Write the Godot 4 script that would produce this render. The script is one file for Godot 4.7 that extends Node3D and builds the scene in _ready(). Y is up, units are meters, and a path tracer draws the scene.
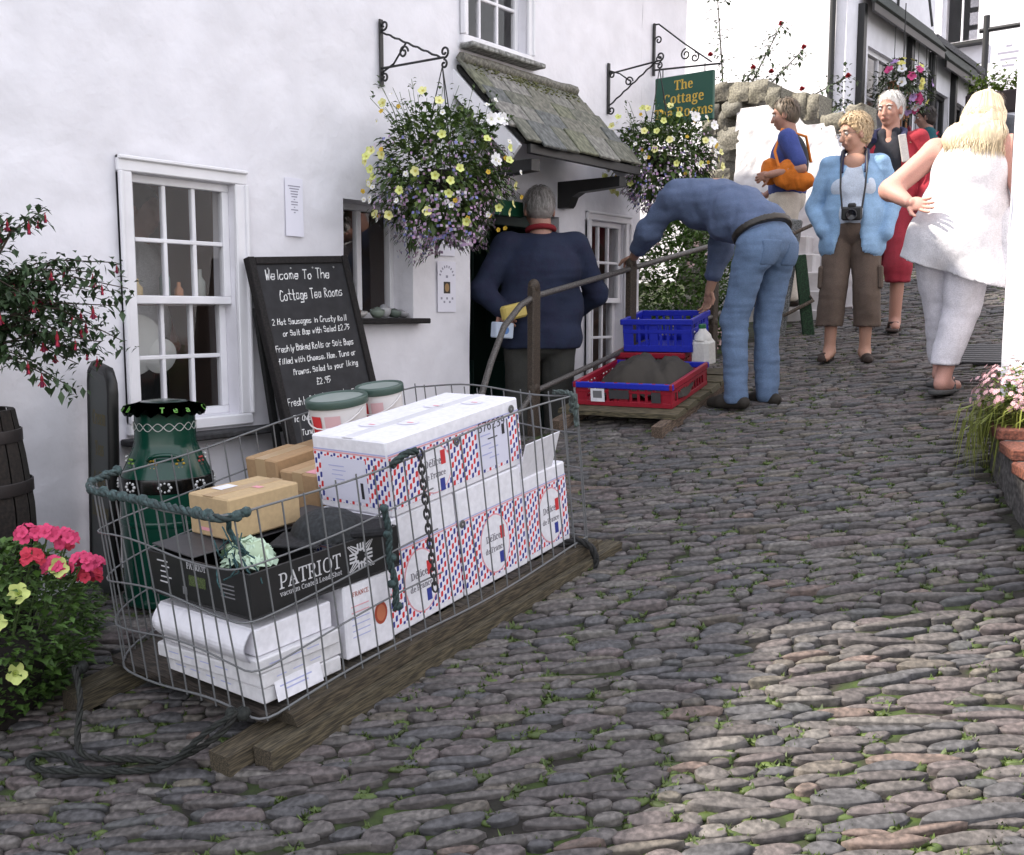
extends Node3D
# A steep cobbled village street with a white cottage, a laden sledge and visitors.
# Metres, y up. The street climbs towards -z; the cottage front stands at x = -3.8.

const WX := -3.8
var M := {}
var T := {}
var rng := RandomNumberGenerator.new()

func gy(z: float) -> float:
	return -0.165 * z if z > -8.0 else 1.32 - 0.185 * (z + 8.0)

# ---------- mesh collector ----------
class MB:
	var V := PackedVector3Array()
	var N := PackedVector3Array()
	var C := PackedColorArray()
	var U := PackedVector2Array()
	var I := PackedInt32Array()
	func vert(p: Vector3, n: Vector3, c: Color, u := Vector2.ZERO) -> int:
		V.append(p); N.append(n); C.append(c); U.append(u)
		return V.size() - 1
	func tri(a: Vector3, b: Vector3, c: Vector3, col := Color.WHITE) -> void:
		var n := (b - a).cross(c - a).normalized()
		var i := V.size()
		vert(a, n, col); vert(b, n, col); vert(c, n, col)
		I.append_array(PackedInt32Array([i, i + 2, i + 1]))
	func quad(a: Vector3, b: Vector3, c: Vector3, d: Vector3, col := Color.WHITE, u0 := Vector2.ZERO, u1 := Vector2.ONE) -> void:
		# counter-clockwise seen from outside
		var n := (c - a).cross(d - b).normalized()
		var i := V.size()
		vert(a, n, col, Vector2(u0.x, u1.y)); vert(b, n, col, u1); vert(c, n, col, Vector2(u1.x, u0.y)); vert(d, n, col, u0)
		I.append_array(PackedInt32Array([i, i + 2, i + 1, i, i + 3, i + 2]))
	func box(c: Vector3, size: Vector3, col := Color.WHITE, bas := Basis.IDENTITY, r := 0.003) -> void:
		# chamfered box
		var h := size * 0.5
		r = minf(r, minf(h.x, minf(h.y, h.z)) * 0.6)
		var P := {}
		for sx in [-1, 1]:
			for sy in [-1, 1]:
				for sz in [-1, 1]:
					P[[sx, sy, sz, 0]] = c + bas * Vector3(sx * h.x, sy * (h.y - r), sz * (h.z - r))
					P[[sx, sy, sz, 1]] = c + bas * Vector3(sx * (h.x - r), sy * h.y, sz * (h.z - r))
					P[[sx, sy, sz, 2]] = c + bas * Vector3(sx * (h.x - r), sy * (h.y - r), sz * h.z)
		for s in [-1, 1]:
			_q(P[[s, -1, -1, 0]], P[[s, 1, -1, 0]], P[[s, 1, 1, 0]], P[[s, -1, 1, 0]], bas.x * s, col)
			_q(P[[-1, s, -1, 1]], P[[-1, s, 1, 1]], P[[1, s, 1, 1]], P[[1, s, -1, 1]], bas.y * s, col)
			_q(P[[-1, -1, s, 2]], P[[1, -1, s, 2]], P[[1, 1, s, 2]], P[[-1, 1, s, 2]], bas.z * s, col)
			for t in [-1, 1]:
				_q(P[[s, t, -1, 0]], P[[s, t, 1, 0]], P[[s, t, 1, 1]], P[[s, t, -1, 1]], (bas.x * s + bas.y * t), col)
				_q(P[[s, -1, t, 0]], P[[s, 1, t, 0]], P[[s, 1, t, 2]], P[[s, -1, t, 2]], (bas.x * s + bas.z * t), col)
				_q(P[[-1, s, t, 1]], P[[1, s, t, 1]], P[[1, s, t, 2]], P[[-1, s, t, 2]], (bas.y * s + bas.z * t), col)
				for w in [-1, 1]:
					_t(P[[s, t, w, 0]], P[[s, t, w, 1]], P[[s, t, w, 2]], bas.x * s + bas.y * t + bas.z * w, col)
	func _q(a: Vector3, b: Vector3, c: Vector3, d: Vector3, out: Vector3, col: Color) -> void:
		if (c - a).cross(d - b).dot(out) < 0.0: quad(a, d, c, b, col)
		else: quad(a, b, c, d, col)
	func _t(a: Vector3, b: Vector3, c: Vector3, out: Vector3, col: Color) -> void:
		if (b - a).cross(c - a).dot(out) < 0.0: tri(a, c, b, col)
		else: tri(a, b, c, col)
	func tube(path: Array, radii, sides := 8, col := Color.WHITE, caps := true) -> void:
		var n := path.size()
		var up := Vector3.UP
		var d0: Vector3 = (path[1] - path[0]).normalized()
		if absf(d0.dot(up)) > 0.9: up = Vector3.RIGHT
		var side := d0.cross(up).normalized()
		var base := V.size()
		for i in n:
			var d: Vector3 = (path[mini(i + 1, n - 1)] - path[maxi(i - 1, 0)]).normalized()
			side = (side - d * side.dot(d)).normalized()
			var b := d.cross(side)
			var r: float = radii[i] if radii is Array else radii
			for k in sides:
				var a := TAU * k / sides
				var nn := side * cos(a) + b * sin(a)
				vert(path[i] + nn * r, nn, col, Vector2(float(k) / sides, float(i)))
		for i in n - 1:
			for k in sides:
				var a := base + i * sides + k
				var b := base + i * sides + (k + 1) % sides
				I.append_array(PackedInt32Array([a, b + sides, b, a, a + sides, b + sides]))
		if caps:
			for e in [0, n - 1]:
				var d: Vector3 = (path[e] - path[1 if e == 0 else n - 2]).normalized()
				var ci := vert(path[e], d, col)
				var f := V.size()
				for k in sides: vert(V[base + e * sides + k], d, col)
				for k in sides:
					if e == 0: I.append_array(PackedInt32Array([ci, f + k, f + (k + 1) % sides]))
					else: I.append_array(PackedInt32Array([ci, f + (k + 1) % sides, f + k]))
	func lathe(prof: Array, seg := 24, at := Vector3.ZERO, bas := Basis.IDENTITY, col := Color.WHITE, arc := TAU) -> void:
		# prof: Vector2(radius, height), bottom to top (outside)
		var m := prof.size()
		var base := V.size()
		for i in m:
			var t: Vector2 = (prof[mini(i + 1, m - 1)] - prof[maxi(i - 1, 0)]).normalized()
			var pn := Vector2(t.y, -t.x)
			for k in seg + 1:
				var a := arc * k / seg
				var o := Vector3(cos(a), 0, sin(a))
				vert(at + bas * (o * prof[i].x + Vector3.UP * prof[i].y), (bas * (o * pn.x + Vector3.UP * pn.y)).normalized(), col, Vector2(float(k) / seg, 1.0 - float(i) / (m - 1)))
		for i in m - 1:
			for k in seg:
				var a := base + i * (seg + 1) + k
				var b := a + seg + 1
				I.append_array(PackedInt32Array([a, a + 1, b + 1, a, b + 1, b]))
	func ball(c: Vector3, r: Vector3, col := Color.WHITE, seg := 10, bas := Basis.IDENTITY) -> void:
		var base := V.size()
		var rows := maxi(4, seg / 2 + 1)
		for i in rows + 1:
			var p := PI * i / rows
			for k in seg + 1:
				var a := TAU * k / seg
				var o := Vector3(sin(p) * cos(a), cos(p), sin(p) * sin(a))
				vert(c + bas * (o * r), (bas * (o / r)).normalized(), col)
		for i in rows:
			for k in seg:
				var a := base + i * (seg + 1) + k
				var b := a + seg + 1
				I.append_array(PackedInt32Array([a, b + 1, a + 1, a, b, b + 1]))
	func add(o: MB, x: Transform3D, tint := Color.WHITE) -> void:
		var b := V.size()
		var nb := x.basis.inverse().transposed()
		for i in o.V.size():
			V.append(x * o.V[i]); N.append((nb * o.N[i]).normalized()); C.append(o.C[i] * tint); U.append(o.U[i])
		for i in o.I: I.append(b + i)
	func mesh() -> ArrayMesh:
		var a := []
		a.resize(Mesh.ARRAY_MAX)
		a[Mesh.ARRAY_VERTEX] = V; a[Mesh.ARRAY_NORMAL] = N; a[Mesh.ARRAY_COLOR] = C; a[Mesh.ARRAY_TEX_UV] = U; a[Mesh.ARRAY_INDEX] = I
		var m := ArrayMesh.new()
		m.add_surface_from_arrays(Mesh.PRIMITIVE_TRIANGLES, a)
		return m

# ---------- nodes ----------
func mk(called: String, m, mat: Material, parent: Node = self, x := Transform3D.IDENTITY) -> MeshInstance3D:
	var o := MeshInstance3D.new()
	o.name = called
	o.mesh = m.mesh() if m is MB else m
	o.material_override = mat
	o.transform = x
	parent.add_child(o, true)
	return o

func thing(called: String, label: String, category: String, x := Transform3D.IDENTITY, group := "") -> Node3D:
	var o := Node3D.new()
	o.name = called
	o.transform = x
	add_child(o, true)
	tag(o, label, category, group)
	return o

func tag(o: Node, label: String, category := "", group := "", kind := "") -> Node:
	if label: o.set_meta("label", label)
	if category: o.set_meta("category", category)
	if group: o.set_meta("group", group)
	if kind: o.set_meta("kind", kind)
	return o

func at(x: float, y: float, z: float, turn := 0.0) -> Transform3D:
	return Transform3D(Basis(Vector3.UP, turn), Vector3(x, y, z))

func jit(a: float) -> float:
	return rng.randf_range(-a, a)

func lin(r: float, g: float, b: float) -> Color:
	return Color(r, g, b)

# ---------- materials ----------
func noise_tex(key: String, freq: float, lo: float, hi: float, seed_: int, stretch_type := 0, bump := 0.0, size := 512) -> Texture2D:
	if T.has(key): return T[key]
	var n := FastNoiseLite.new()
	n.seed = seed_
	n.frequency = freq
	n.noise_type = [FastNoiseLite.TYPE_SIMPLEX_SMOOTH, FastNoiseLite.TYPE_CELLULAR, FastNoiseLite.TYPE_PERLIN][stretch_type]
	n.fractal_octaves = 5
	var t := NoiseTexture2D.new()
	t.width = size; t.height = size
	t.seamless = true
	t.noise = n
	if bump > 0.0:
		t.as_normal_map = true
		t.bump_strength = bump
	else:
		var g := Gradient.new()
		g.offsets = PackedFloat32Array([0.15, 0.85])
		g.colors = PackedColorArray([Color(lo, lo, lo), Color(hi, hi, hi)])
		t.color_ramp = g
	T[key] = t
	return t

func mat(c: Color, rough := 0.8, tex := "", scale := 1.0, nrm := "", nscale := 0.5, vcol := false) -> StandardMaterial3D:
	# c: linear base colour
	var m := StandardMaterial3D.new()
	m.albedo_color = Color(c.r, c.g, c.b, c.a).linear_to_srgb()
	m.roughness = rough
	m.vertex_color_use_as_albedo = vcol
	if tex:
		m.albedo_texture = T[tex]
		m.uv1_triplanar = true
		m.uv1_scale = Vector3.ONE * scale
	if nrm:
		m.normal_enabled = true
		m.normal_texture = T[nrm]
		m.normal_scale = nscale
		m.uv1_triplanar = true
		m.uv1_scale = Vector3.ONE * scale
	return m

func _ready() -> void:
	rng.seed = 11
	# camera
	var cam := Camera3D.new()
	cam.name = "camera"
	cam.position = Vector3(0, 1.42, 0)
	cam.rotation_degrees = Vector3(-6.588, 38.405, 0)
	cam.fov = 46.29
	cam.near = 0.05
	cam.far = 500.0
	add_child(cam)
	# sky and sun
	var sm := ProceduralSkyMaterial.new()
	sm.sky_top_color = Color(0.80, 0.815, 0.865)
	sm.sky_horizon_color = Color(0.95, 0.945, 0.94)
	sm.sky_curve = 0.22
	sm.ground_bottom_color = Color(0.30, 0.29, 0.28)
	sm.ground_horizon_color = Color(0.55, 0.56, 0.58)
	sm.sun_angle_max = 1.0
	var sky := Sky.new()
	sky.sky_material = sm
	var env := Environment.new()
	env.background_mode = Environment.BG_SKY
	env.sky = sky
	env.background_energy_multiplier = 1.0
	env.tonemap_mode = Environment.TONE_MAPPER_LINEAR
	env.tonemap_exposure = 2.75
	env.sdfgi_enabled = true
	env.ssao_enabled = true
	env.ssil_enabled = true
	var we := WorldEnvironment.new()
	we.name = "environment"
	we.environment = env
	add_child(we)
	var sun := DirectionalLight3D.new()
	sun.name = "sun"
	sun.light_energy = 1.05
	sun.light_color = Color(1.0, 0.96, 0.9)
	sun.light_angular_distance = 1.2
	sun.shadow_enabled = true
	add_child(sun)
	sun.look_at_from_position(Vector3(-0.80, 1.0, 0.60), Vector3.ZERO)
	make_textures()
	street()
	cottage()
	sledge()
	cargo()
	frontage()
	background()
	plants()
	people()

func make_textures() -> void:
	noise_tex("fine", 0.02, 0.94, 1.0, 1)
	noise_tex("coarse", 0.008, 0.78, 1.0, 2)
	noise_tex("rough", 0.02, 0.45, 1.0, 3)
	noise_tex("grain", 0.016, 0.55, 1.0, 8)
	noise_tex("skin", 0.02, 0.84, 1.0, 15)
	noise_tex("weave", 0.06, 0.86, 1.0, 12)
	noise_tex("plaster", 0.008, 0.955, 1.0, 4)
	noise_tex("nfine", 0.05, 0, 1, 5, 0, 3.0)
	noise_tex("ncoarse", 0.012, 0, 1, 6, 0, 6.0)
	noise_tex("wrinkle", 0.010, 0, 1, 16, 2, 9.0)
	noise_tex("cell", 0.03, 0.6, 1.0, 7, 1)
	M.plaster = mat(lin(0.80, 0.785, 0.83), 0.85, "plaster", 0.8, "ncoarse", 0.35)
	M.white = mat(lin(0.80, 0.79, 0.82), 0.45, "plaster", 1.0)
	M.black = mat(lin(0.012, 0.012, 0.013), 0.5, "fine", 4.0)
	M.iron = mat(lin(0.018, 0.018, 0.019), 0.45, "rough", 8.0)
	M.dark = mat(lin(0.03, 0.026, 0.024), 0.9)
	M.glass = mat(Color(0.02, 0.025, 0.025, 0.10), 0.02)
	M.glass.transparency = BaseMaterial3D.TRANSPARENCY_ALPHA
	M.v = mat(Color.WHITE, 0.8, "", 1.0, "", 0.5, true)
	M.vs = mat(Color.WHITE, 0.45, "", 1.0, "", 0.5, true)
	M.vtex = mat(Color.WHITE, 0.85, "rough", 6.0, "nfine", 0.4, true)
	M.stone = mat(Color.WHITE, 0.66, "grain", 5.0, "nfine", 0.5, true)
	M.slate = mat(Color.WHITE, 0.8, "grain", 3.0, "ncoarse", 0.5, true)
	M.wood = mat(lin(0.16, 0.115, 0.07), 0.85, "rough", 5.0, "nfine", 0.7)
	M.card = mat(lin(0.40, 0.255, 0.135), 0.85, "fine", 4.0)
	M.paper = mat(lin(0.80, 0.79, 0.84), 0.6, "fine", 3.0)
	M.leaf = mat(Color.WHITE, 0.6, "", 1.0, "", 0.5, true)
	M.leaf.backlight_enabled = true
	M.leaf.backlight = Color(0.25, 0.35, 0.1)
	M.petal = mat(Color.WHITE, 0.7, "", 1.0, "", 0.5, true)
	M.petal.backlight_enabled = true
	M.petal.backlight = Color(0.3, 0.3, 0.3)
	M.paper2 = mat(lin(0.70, 0.69, 0.71), 0.6, "fine", 3.0)
	M.tape = mat(lin(0.74, 0.73, 0.76), 0.25)
	M.lidring = mat(lin(0.66, 0.63, 0.74), 0.5)
	M.seal = mat(lin(0.36, 0.06, 0.03), 0.6)
	M.seal2 = mat(lin(0.50, 0.16, 0.08), 0.6)
	M.blackcard2 = mat(lin(0.05, 0.048, 0.052), 0.5, "fine", 3.0)
	M.greenish = mat(lin(0.12, 0.17, 0.05), 0.7, "rough", 20.0)
	M.greyprint = mat(lin(0.16, 0.16, 0.17), 0.6)
	M.tan = mat(lin(0.50, 0.36, 0.20), 0.85, "fine", 4.0)
	M.card2 = mat(lin(0.42, 0.27, 0.145), 0.85, "fine", 4.0)
	M.tantape = mat(lin(0.46, 0.32, 0.18), 0.3)
	M.tub = mat(lin(0.70, 0.68, 0.68), 0.4)
	M.tublid = mat(lin(0.05, 0.085, 0.07), 0.35)
	M.pinklabel = mat(lin(0.62, 0.40, 0.42), 0.6)
	M.gloss = mat(Color.WHITE, 0.16, "", 1.0, "", 0.5, true)
	M.noticepaper = mat(lin(0.78, 0.77, 0.86), 0.6)
	M.greyprint2 = mat(lin(0.30, 0.29, 0.36), 0.7)
	M.brownpic = mat(lin(0.04, 0.03, 0.025), 0.7)
	M.tanpic = mat(lin(0.36, 0.22, 0.10), 0.7)
	M.goldleaf = mat(lin(0.55, 0.36, 0.05), 0.5)
	M.barwood = mat(lin(0.17, 0.13, 0.10), 0.8, "rough", 6.0)
	M.leafstem = mat(lin(0.08, 0.13, 0.03), 0.7)
	M.bluedot = mat(lin(0.10, 0.22, 0.5), 0.6)
	M.orange = mat(lin(0.60, 0.17, 0.012), 0.7)
	M.timber = mat(Color.WHITE, 0.85, "rough", 1.0, "ncoarse", 0.5, true)
	M.timber.uv1_scale = Vector3(14, 14, 1.3)
	M.timberx = mat(Color.WHITE, 0.85, "rough", 1.0, "ncoarse", 0.5, true)
	M.timberx.uv1_scale = Vector3(1.3, 14, 14)
	M.logoink = mat(lin(0.16, 0.15, 0.17), 0.7)
	M.lidtop = mat(lin(0.26, 0.30, 0.28), 0.35)

# ---------- the street ----------
func street() -> void:
	var g := Gradient.new()
	g.offsets = PackedFloat32Array([0.2, 0.42, 0.5, 0.62, 0.8])
	g.colors = PackedColorArray([Color(0.13, 0.115, 0.10), Color(0.18, 0.165, 0.14), Color(0.17, 0.19, 0.11), Color(0.20, 0.255, 0.10), Color(0.25, 0.32, 0.11)])
	var n := FastNoiseLite.new()
	n.seed = 21; n.frequency = 0.012; n.fractal_octaves = 6
	var tex := NoiseTexture2D.new()
	tex.width = 1024; tex.height = 1024; tex.seamless = true; tex.noise = n; tex.color_ramp = g
	T.moss = tex
	var bed := mat(lin(0.85, 0.85, 0.85), 0.95, "moss", 0.45, "nfine", 0.8)
	bed.uv1_world_triplanar = true
	var mb := MB.new()
	var bands := [[-3.38, 60.0, 40.0, -2.6], [-60.0, -3.38, 40.0, -2.6], [-3.38, 60.0, -2.6, -70.0], [-60.0, -3.38, -6.3, -70.0]]
	for b in bands:
		var zs := [b[2]]
		var z: float = b[2]
		while z > b[3] + 0.01:
			z = maxf(z - (1.0 if z > -12.0 else 4.0), b[3])
			zs.append(z)
		if b[2] > -8.0 and b[3] < -8.0: zs.append(-8.0)
		zs.sort()
		for i in zs.size() - 1:
			var z0: float = zs[i + 1]
			var z1: float = zs[i]
			if z0 - z1 < 0.001: continue
			mb.quad(Vector3(b[0], gy(z0), z0), Vector3(b[1], gy(z0), z0), Vector3(b[1], gy(z1), z1), Vector3(b[0], gy(z1), z1))
	var st := mk("street", mb, bed)
	tag(st, "steep street paved with rounded grey cobbles and mossy joints", "street", "", "structure")

	# unit stones
	rng.seed = 5
	var shapes: Array = []
	for k in 14:
		var m := MB.new()
		var seg := 10
		var ph := rng.randf() * TAU
		var a1 := rng.randf_range(0.02, 0.13)
		var a2 := rng.randf_range(0.0, 0.08)
		var pw := rng.randf_range(1.5, 2.35)
		var sk := jit(0.16)
		var rr := [[1.0, -0.5], [0.96, 0.72], [0.76, 0.97]]
		for q in rr:
			for s in seg:
				var a := TAU * s / seg
				var r: float = pow(pow(absf(cos(a)), pw) + pow(absf(sin(a)), pw), -1.0 / pw) * (1.0 + a1 * sin(2.0 * a + ph) + a2 * sin(3.0 * a + ph * 2.0) + jit(0.06))
				var x: float = cos(a) * r * 0.5 * q[0]
				var zz: float = sin(a) * r * 0.5 * q[0]
				m.vert(Vector3(x + sk * zz, q[1] + jit(0.05) * float(q[1] > 0.0), zz), Vector3.ZERO, Color.WHITE)
		m.vert(Vector3(jit(0.08), 1.02, jit(0.08)), Vector3.UP, Color.WHITE)
		for q in 2:
			for s in seg:
				var a := q * seg + s
				var b := q * seg + (s + 1) % seg
				m.I.append_array(PackedInt32Array([a, b, b + seg, a, b + seg, a + seg]))
		for s in seg:
			m.I.append_array(PackedInt32Array([2 * seg + s, 2 * seg + (s + 1) % seg, 3 * seg]))
		smooth(m, 0.16)
		shapes.append(m)
	var tones := [lin(0.146, 0.130, 0.124), lin(0.160, 0.131, 0.127), lin(0.108, 0.105, 0.108), lin(0.166, 0.144, 0.119), lin(0.200, 0.182, 0.168), lin(0.118, 0.104, 0.099), lin(0.20, 0.148, 0.125)]
	var meshes := {}
	var wob := FastNoiseLite.new()
	wob.seed = 9; wob.frequency = 0.35
	var mossn := FastNoiseLite.new()
	mossn.seed = 4; mossn.frequency = 0.9
	var uu := Vector2(0.80, -0.60)
	var vv := Vector2(-0.60, -0.80)
	var stones: Array = []
	var tufts: Array = []
	var v := -3.0
	while v < 13.5:
		var w := rng.randf_range(0.026, 0.054) * (1.0 + 0.012 * maxf(v, 0.0))
		var u := -5.5
		while u < 10.5:
			var l := clampf(rng.randfn(0.110, 0.050), maxf(0.055, w * 1.5), 0.27)
			if rng.randf() < 0.03: l *= 1.5
			var cu := u + l * 0.5
			u += l - rng.randf_range(0.0, 0.008)
			var cv := v + w * 0.5
			var p := uu * cu + vv * (cv + 0.22 * wob.get_noise_2d(cu, cv * 0.6) + 0.05 * wob.get_noise_2d(cu * 4.0, cv * 4.0 + 50.0))
			if p.y > 0.5 or p.y < -13.0 or p.x > 1.1 or p.x < -3.70: continue
			if p.y < -2.55 and p.x < -3.30: continue
			if p.x > planter_x(p.y) - 0.05: continue
			var hh := rng.randf_range(0.011, 0.020)
			var big := rng.randf_range(0.78, 1.04)
			if rng.randf() < 0.06: big *= 1.35
			var ang := jit(0.13) - 0.10 * wob.get_noise_2d(cu * 1.5, cv * 1.5 + 9.0) + atan2(0.60, 0.80)
			var bas := Basis(Vector3.RIGHT, atan(0.165)) * Basis(Vector3(jit(1), 0, jit(1)).normalized(), jit(0.11)) * Basis(Vector3.UP, ang)
			bas = bas * Basis.from_scale(Vector3(l * rng.randf_range(0.97, 1.12), hh + 0.004, w * big))
			var tone: int = [0, 0, 1, 2, 2, 3, 4, 5, 5, 1, 0, 6 if rng.randf() < 0.25 else 2][rng.randi() % 12]
			var tr := Transform3D(bas, Vector3(p.x, gy(p.y) + jit(0.006) - 0.002, p.y))
			var dd := Vector2(p.x, p.y).length()
			var seen := l * w * big / (dd * dd * dd)
			if p.y > -1.4 or not in_frame(Vector3(p.x, gy(p.y), p.y)): seen = 0.0
			stones.append([seen, rng.randi() % shapes.size(), tone, tr, dd])
			var mo := mossn.get_noise_2d(p.x, p.y)
			if mo > -0.4 and rng.randf() < 0.85 + mo:
				var e := p + vv * (w * 0.52) + uu * jit(l * 0.5)
				if rng.randf() < 0.4: e = p + uu * (l * 0.5) + vv * jit(w * 0.3)
				tufts.append(Vector3(e.x, gy(e.y), e.y))
		v += w - rng.randf_range(0.0, 0.004)
	stones.sort_custom(func(a, b): return a[0] > b[0])
	var rest := MB.new()
	for i in stones.size():
		var s: Array = stones[i]
		if i < 300:
			var key := [s[1], s[2]]
			if not meshes.has(key):
				var c := MB.new()
				c.add(shapes[s[1]], Transform3D.IDENTITY, tones[s[2]])
				meshes[key] = c.mesh()
			mk("cobble", meshes[key], M.stone, st, s[3])
		else:
			var f := 0.85 + 0.3 * rng.randf()
			rest.add(shapes[s[1]], s[3], tones[s[2]] * Color(f, f, f))
	M.stone.uv1_world_triplanar = true
	var ro := mk("cobbles", rest, M.stone, st)
	tag(ro, "", "", "", "stuff")
	# moss and grass growing in the joints
	var mg := MB.new()
	var cushion := MB.new()
	cushion.ball(Vector3.ZERO, Vector3.ONE, Color.WHITE, 7)
	for p in tufts:
		for k in rng.randi_range(2, 4):
			var f := rng.randf_range(0.6, 1.3)
			var r := rng.randf_range(0.007, 0.019)
			mg.add(cushion, Transform3D(Basis(Vector3.UP, jit(0.8) + 0.64) * Basis.from_scale(Vector3(r * 1.6, rng.randf_range(0.006, 0.011), r * 0.8)), p + Vector3(jit(0.018), 0.001, jit(0.014))), Color(0.058 * f, 0.085 * f, 0.018 * f))
		for k in rng.randi_range(6, 12):
			var a := rng.randf() * TAU
			var o: Vector3 = p + Vector3(jit(0.02), 0.004, jit(0.02))
			var d := Vector3(cos(a), 0, sin(a))
			var h := rng.randf_range(0.008, 0.019)
			var wd := rng.randf_range(0.004, 0.008)
			var sd := Vector3(-d.z, 0, d.x) * wd
			var f := rng.randf_range(0.6, 1.3)
			mg.tri(o - sd, o + sd, o + d * h * rng.randf_range(0.3, 0.9) + Vector3.UP * h, Color(0.060 * f, 0.092 * f, 0.018 * f))
	var go := mk("moss", mg, M.leaf)
	tag(go, "short green moss and grass growing in the cobble joints", "moss", "", "stuff")

	# sunken flagged strip along the cottage, with a rubble kerb face on the street side
	var pv := MB.new()
	pv.box(Vector3(-3.65, 0.30, -4.4), Vector3(0.62, 0.24, 3.9), Color(0.09, 0.087, 0.088))
	var po := mk("path", pv, M.stone)
	tag(po, "sunken path along the cottage foot behind the handrail", "path", "", "structure")
	rng.seed = 77
	var zc := -2.62
	while zc > -6.25:
		var l := rng.randf_range(0.28, 0.5)
		var e := maxf(zc - l, -6.3)
		var f := MB.new()
		var q := rng.randf_range(0.1, 0.16)
		f.box(Vector3(-3.60, 0.432, (zc + e) * 0.5), Vector3(0.40, 0.03, zc - e - 0.012), Color(q, q * 0.98, q * 1.02), Basis.IDENTITY, 0.006)
		mk("flagstone", f, M.stone, po)
		# kerb face
		var ytop := gy((zc + e) * 0.5) + 0.005
		var y := 0.41
		while y < ytop - 0.02:
			var hgt := minf(rng.randf_range(0.1, 0.16), ytop - y)
			var kf := MB.new()
			q = rng.randf_range(0.1, 0.17)
			kf.box(Vector3(-3.37 + jit(0.008), y + hgt * 0.5, (zc + e) * 0.5), Vector3(0.09, hgt - 0.008, zc - e - 0.01), Color(q, q * 0.96, q * 0.95), Basis.IDENTITY, 0.012)
			mk("kerb_stone", kf, M.stone, po)
			y += hgt
		zc = e

func planter_x(z: float) -> float:
	# left edge of what stands on the other side of the street
	if z > -4.0: return -0.75 + (-4.0 - z) * -0.30 if z < -2.6 else 1.2
	if z > -4.6: return -0.78 + (-4.1 - z) * -0.42
	if z > -5.0: return -1.0
	if z > -7.6: return -1.12
	return 1.2

func in_frame(p: Vector3) -> bool:
	var c := Basis.from_euler(Vector3(deg_to_rad(-6.588), deg_to_rad(38.405), 0)).inverse() * (p - Vector3(0, 1.42, 0))
	if c.z > -0.1: return false
	var x := 512.0 - 1000.0 * c.x / c.z
	var y := 427.5 + 1000.0 * c.y / c.z
	if x < 0.0 or x > 1010.0 or y > 855.0: return false
	return not (x < 600.0 and y < 770.0 - x * 0.36)

func smooth(m: MB, flat := 1.0) -> void:
	# averaged normals over shared vertices; heights weighted so that flat unit shapes get sane normals
	var acc := PackedVector3Array()
	acc.resize(m.V.size())
	var sc := Vector3(1, flat, 1)
	for i in range(0, m.I.size(), 3):
		var a := m.I[i]
		var b := m.I[i + 1]
		var c := m.I[i + 2]
		var n := ((m.V[c] - m.V[a]) * sc).cross((m.V[b] - m.V[a]) * sc)
		acc[a] += n; acc[b] += n; acc[c] += n
	for i in acc.size():
		var nn := acc[i].normalized() * sc
		m.N[i] = nn.normalized() if nn.length() > 0.0001 else Vector3.UP

# ---------- walls, windows ----------
var pn := FastNoiseLite.new()

func panel(mb: MB, o: Vector3, U: Vector3, w: float, h: float, holes: Array, step := 0.16, amp := 0.012, col := Color.WHITE) -> void:
	# an uneven plastered face; o bottom corner, U along; outward normal = U x up
	var nrm := U.cross(Vector3.UP)
	var us := [0.0, w]
	var vs := [0.0, h]
	for q in holes:
		us.append_array([q[0], q[2]]); vs.append_array([q[1], q[3]])
	us = lines(us, step); vs = lines(vs, step)
	var base := mb.V.size()
	for v in vs:
		for u in us:
			var p: Vector3 = disp(o, U, amp, u, v)
			var pu: Vector3 = disp(o, U, amp, u + 0.02, v)
			var pv: Vector3 = disp(o, U, amp, u, v + 0.02)
			mb.vert(p, (pu - p).cross(pv - p).normalized(), col)
	var nu := us.size()
	for j in vs.size() - 1:
		for i in nu - 1:
			var cu: float = (us[i] + us[i + 1]) * 0.5
			var cv: float = (vs[j] + vs[j + 1]) * 0.5
			var inside := false
			for q in holes:
				if cu > q[0] and cu < q[2] and cv > q[1] and cv < q[3]: inside = true
			if inside: continue
			var a := base + j * nu + i
			mb.I.append_array(PackedInt32Array([a, a + nu + 1, a + 1, a, a + nu, a + nu + 1]))
	for q in holes:
		var dep: float = q[4]
		for side in 4:
			var c0 := [Vector2(q[0], q[1]), Vector2(q[2], q[1]), Vector2(q[2], q[3]), Vector2(q[0], q[3])]
			var a: Vector2 = c0[side]
			var b: Vector2 = c0[(side + 1) % 4]
			var k := maxi(1, int((b - a).length() / step))
			for i in k:
				var s0: Vector2 = a.lerp(b, float(i) / k)
				var s1: Vector2 = a.lerp(b, float(i + 1) / k)
				var p0: Vector3 = disp(o, U, amp, s0.x, s0.y)
				var p1: Vector3 = disp(o, U, amp, s1.x, s1.y)
				mb.quad(p0, p1, p1 - nrm * dep, p0 - nrm * dep, col)

func disp(o: Vector3, U: Vector3, amp: float, u: float, v: float) -> Vector3:
	var p := o + U * u + Vector3.UP * v
	var d := pn.get_noise_3dv(p * 1.3) * amp + pn.get_noise_3dv(p * 5.0 + Vector3(9, 3, 1)) * amp * 0.35
	return p + U.cross(Vector3.UP) * d

func front_hole(z0: float, y0: float, z1: float, y1: float, d: float) -> Array:
	return [-0.85 - z0, y0 + 0.4, -0.85 - z1, y1 + 0.4, d]

func lines(a: Array, step: float) -> Array:
	a.sort()
	var r := [a[0]]
	for i in range(1, a.size()):
		var d: float = a[i] - a[i - 1]
		if d < 0.0005: continue
		var k := maxi(1, int(ceil(d / step)))
		for j in k: r.append(a[i - 1] + d * (j + 1) / k)
	return r

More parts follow.
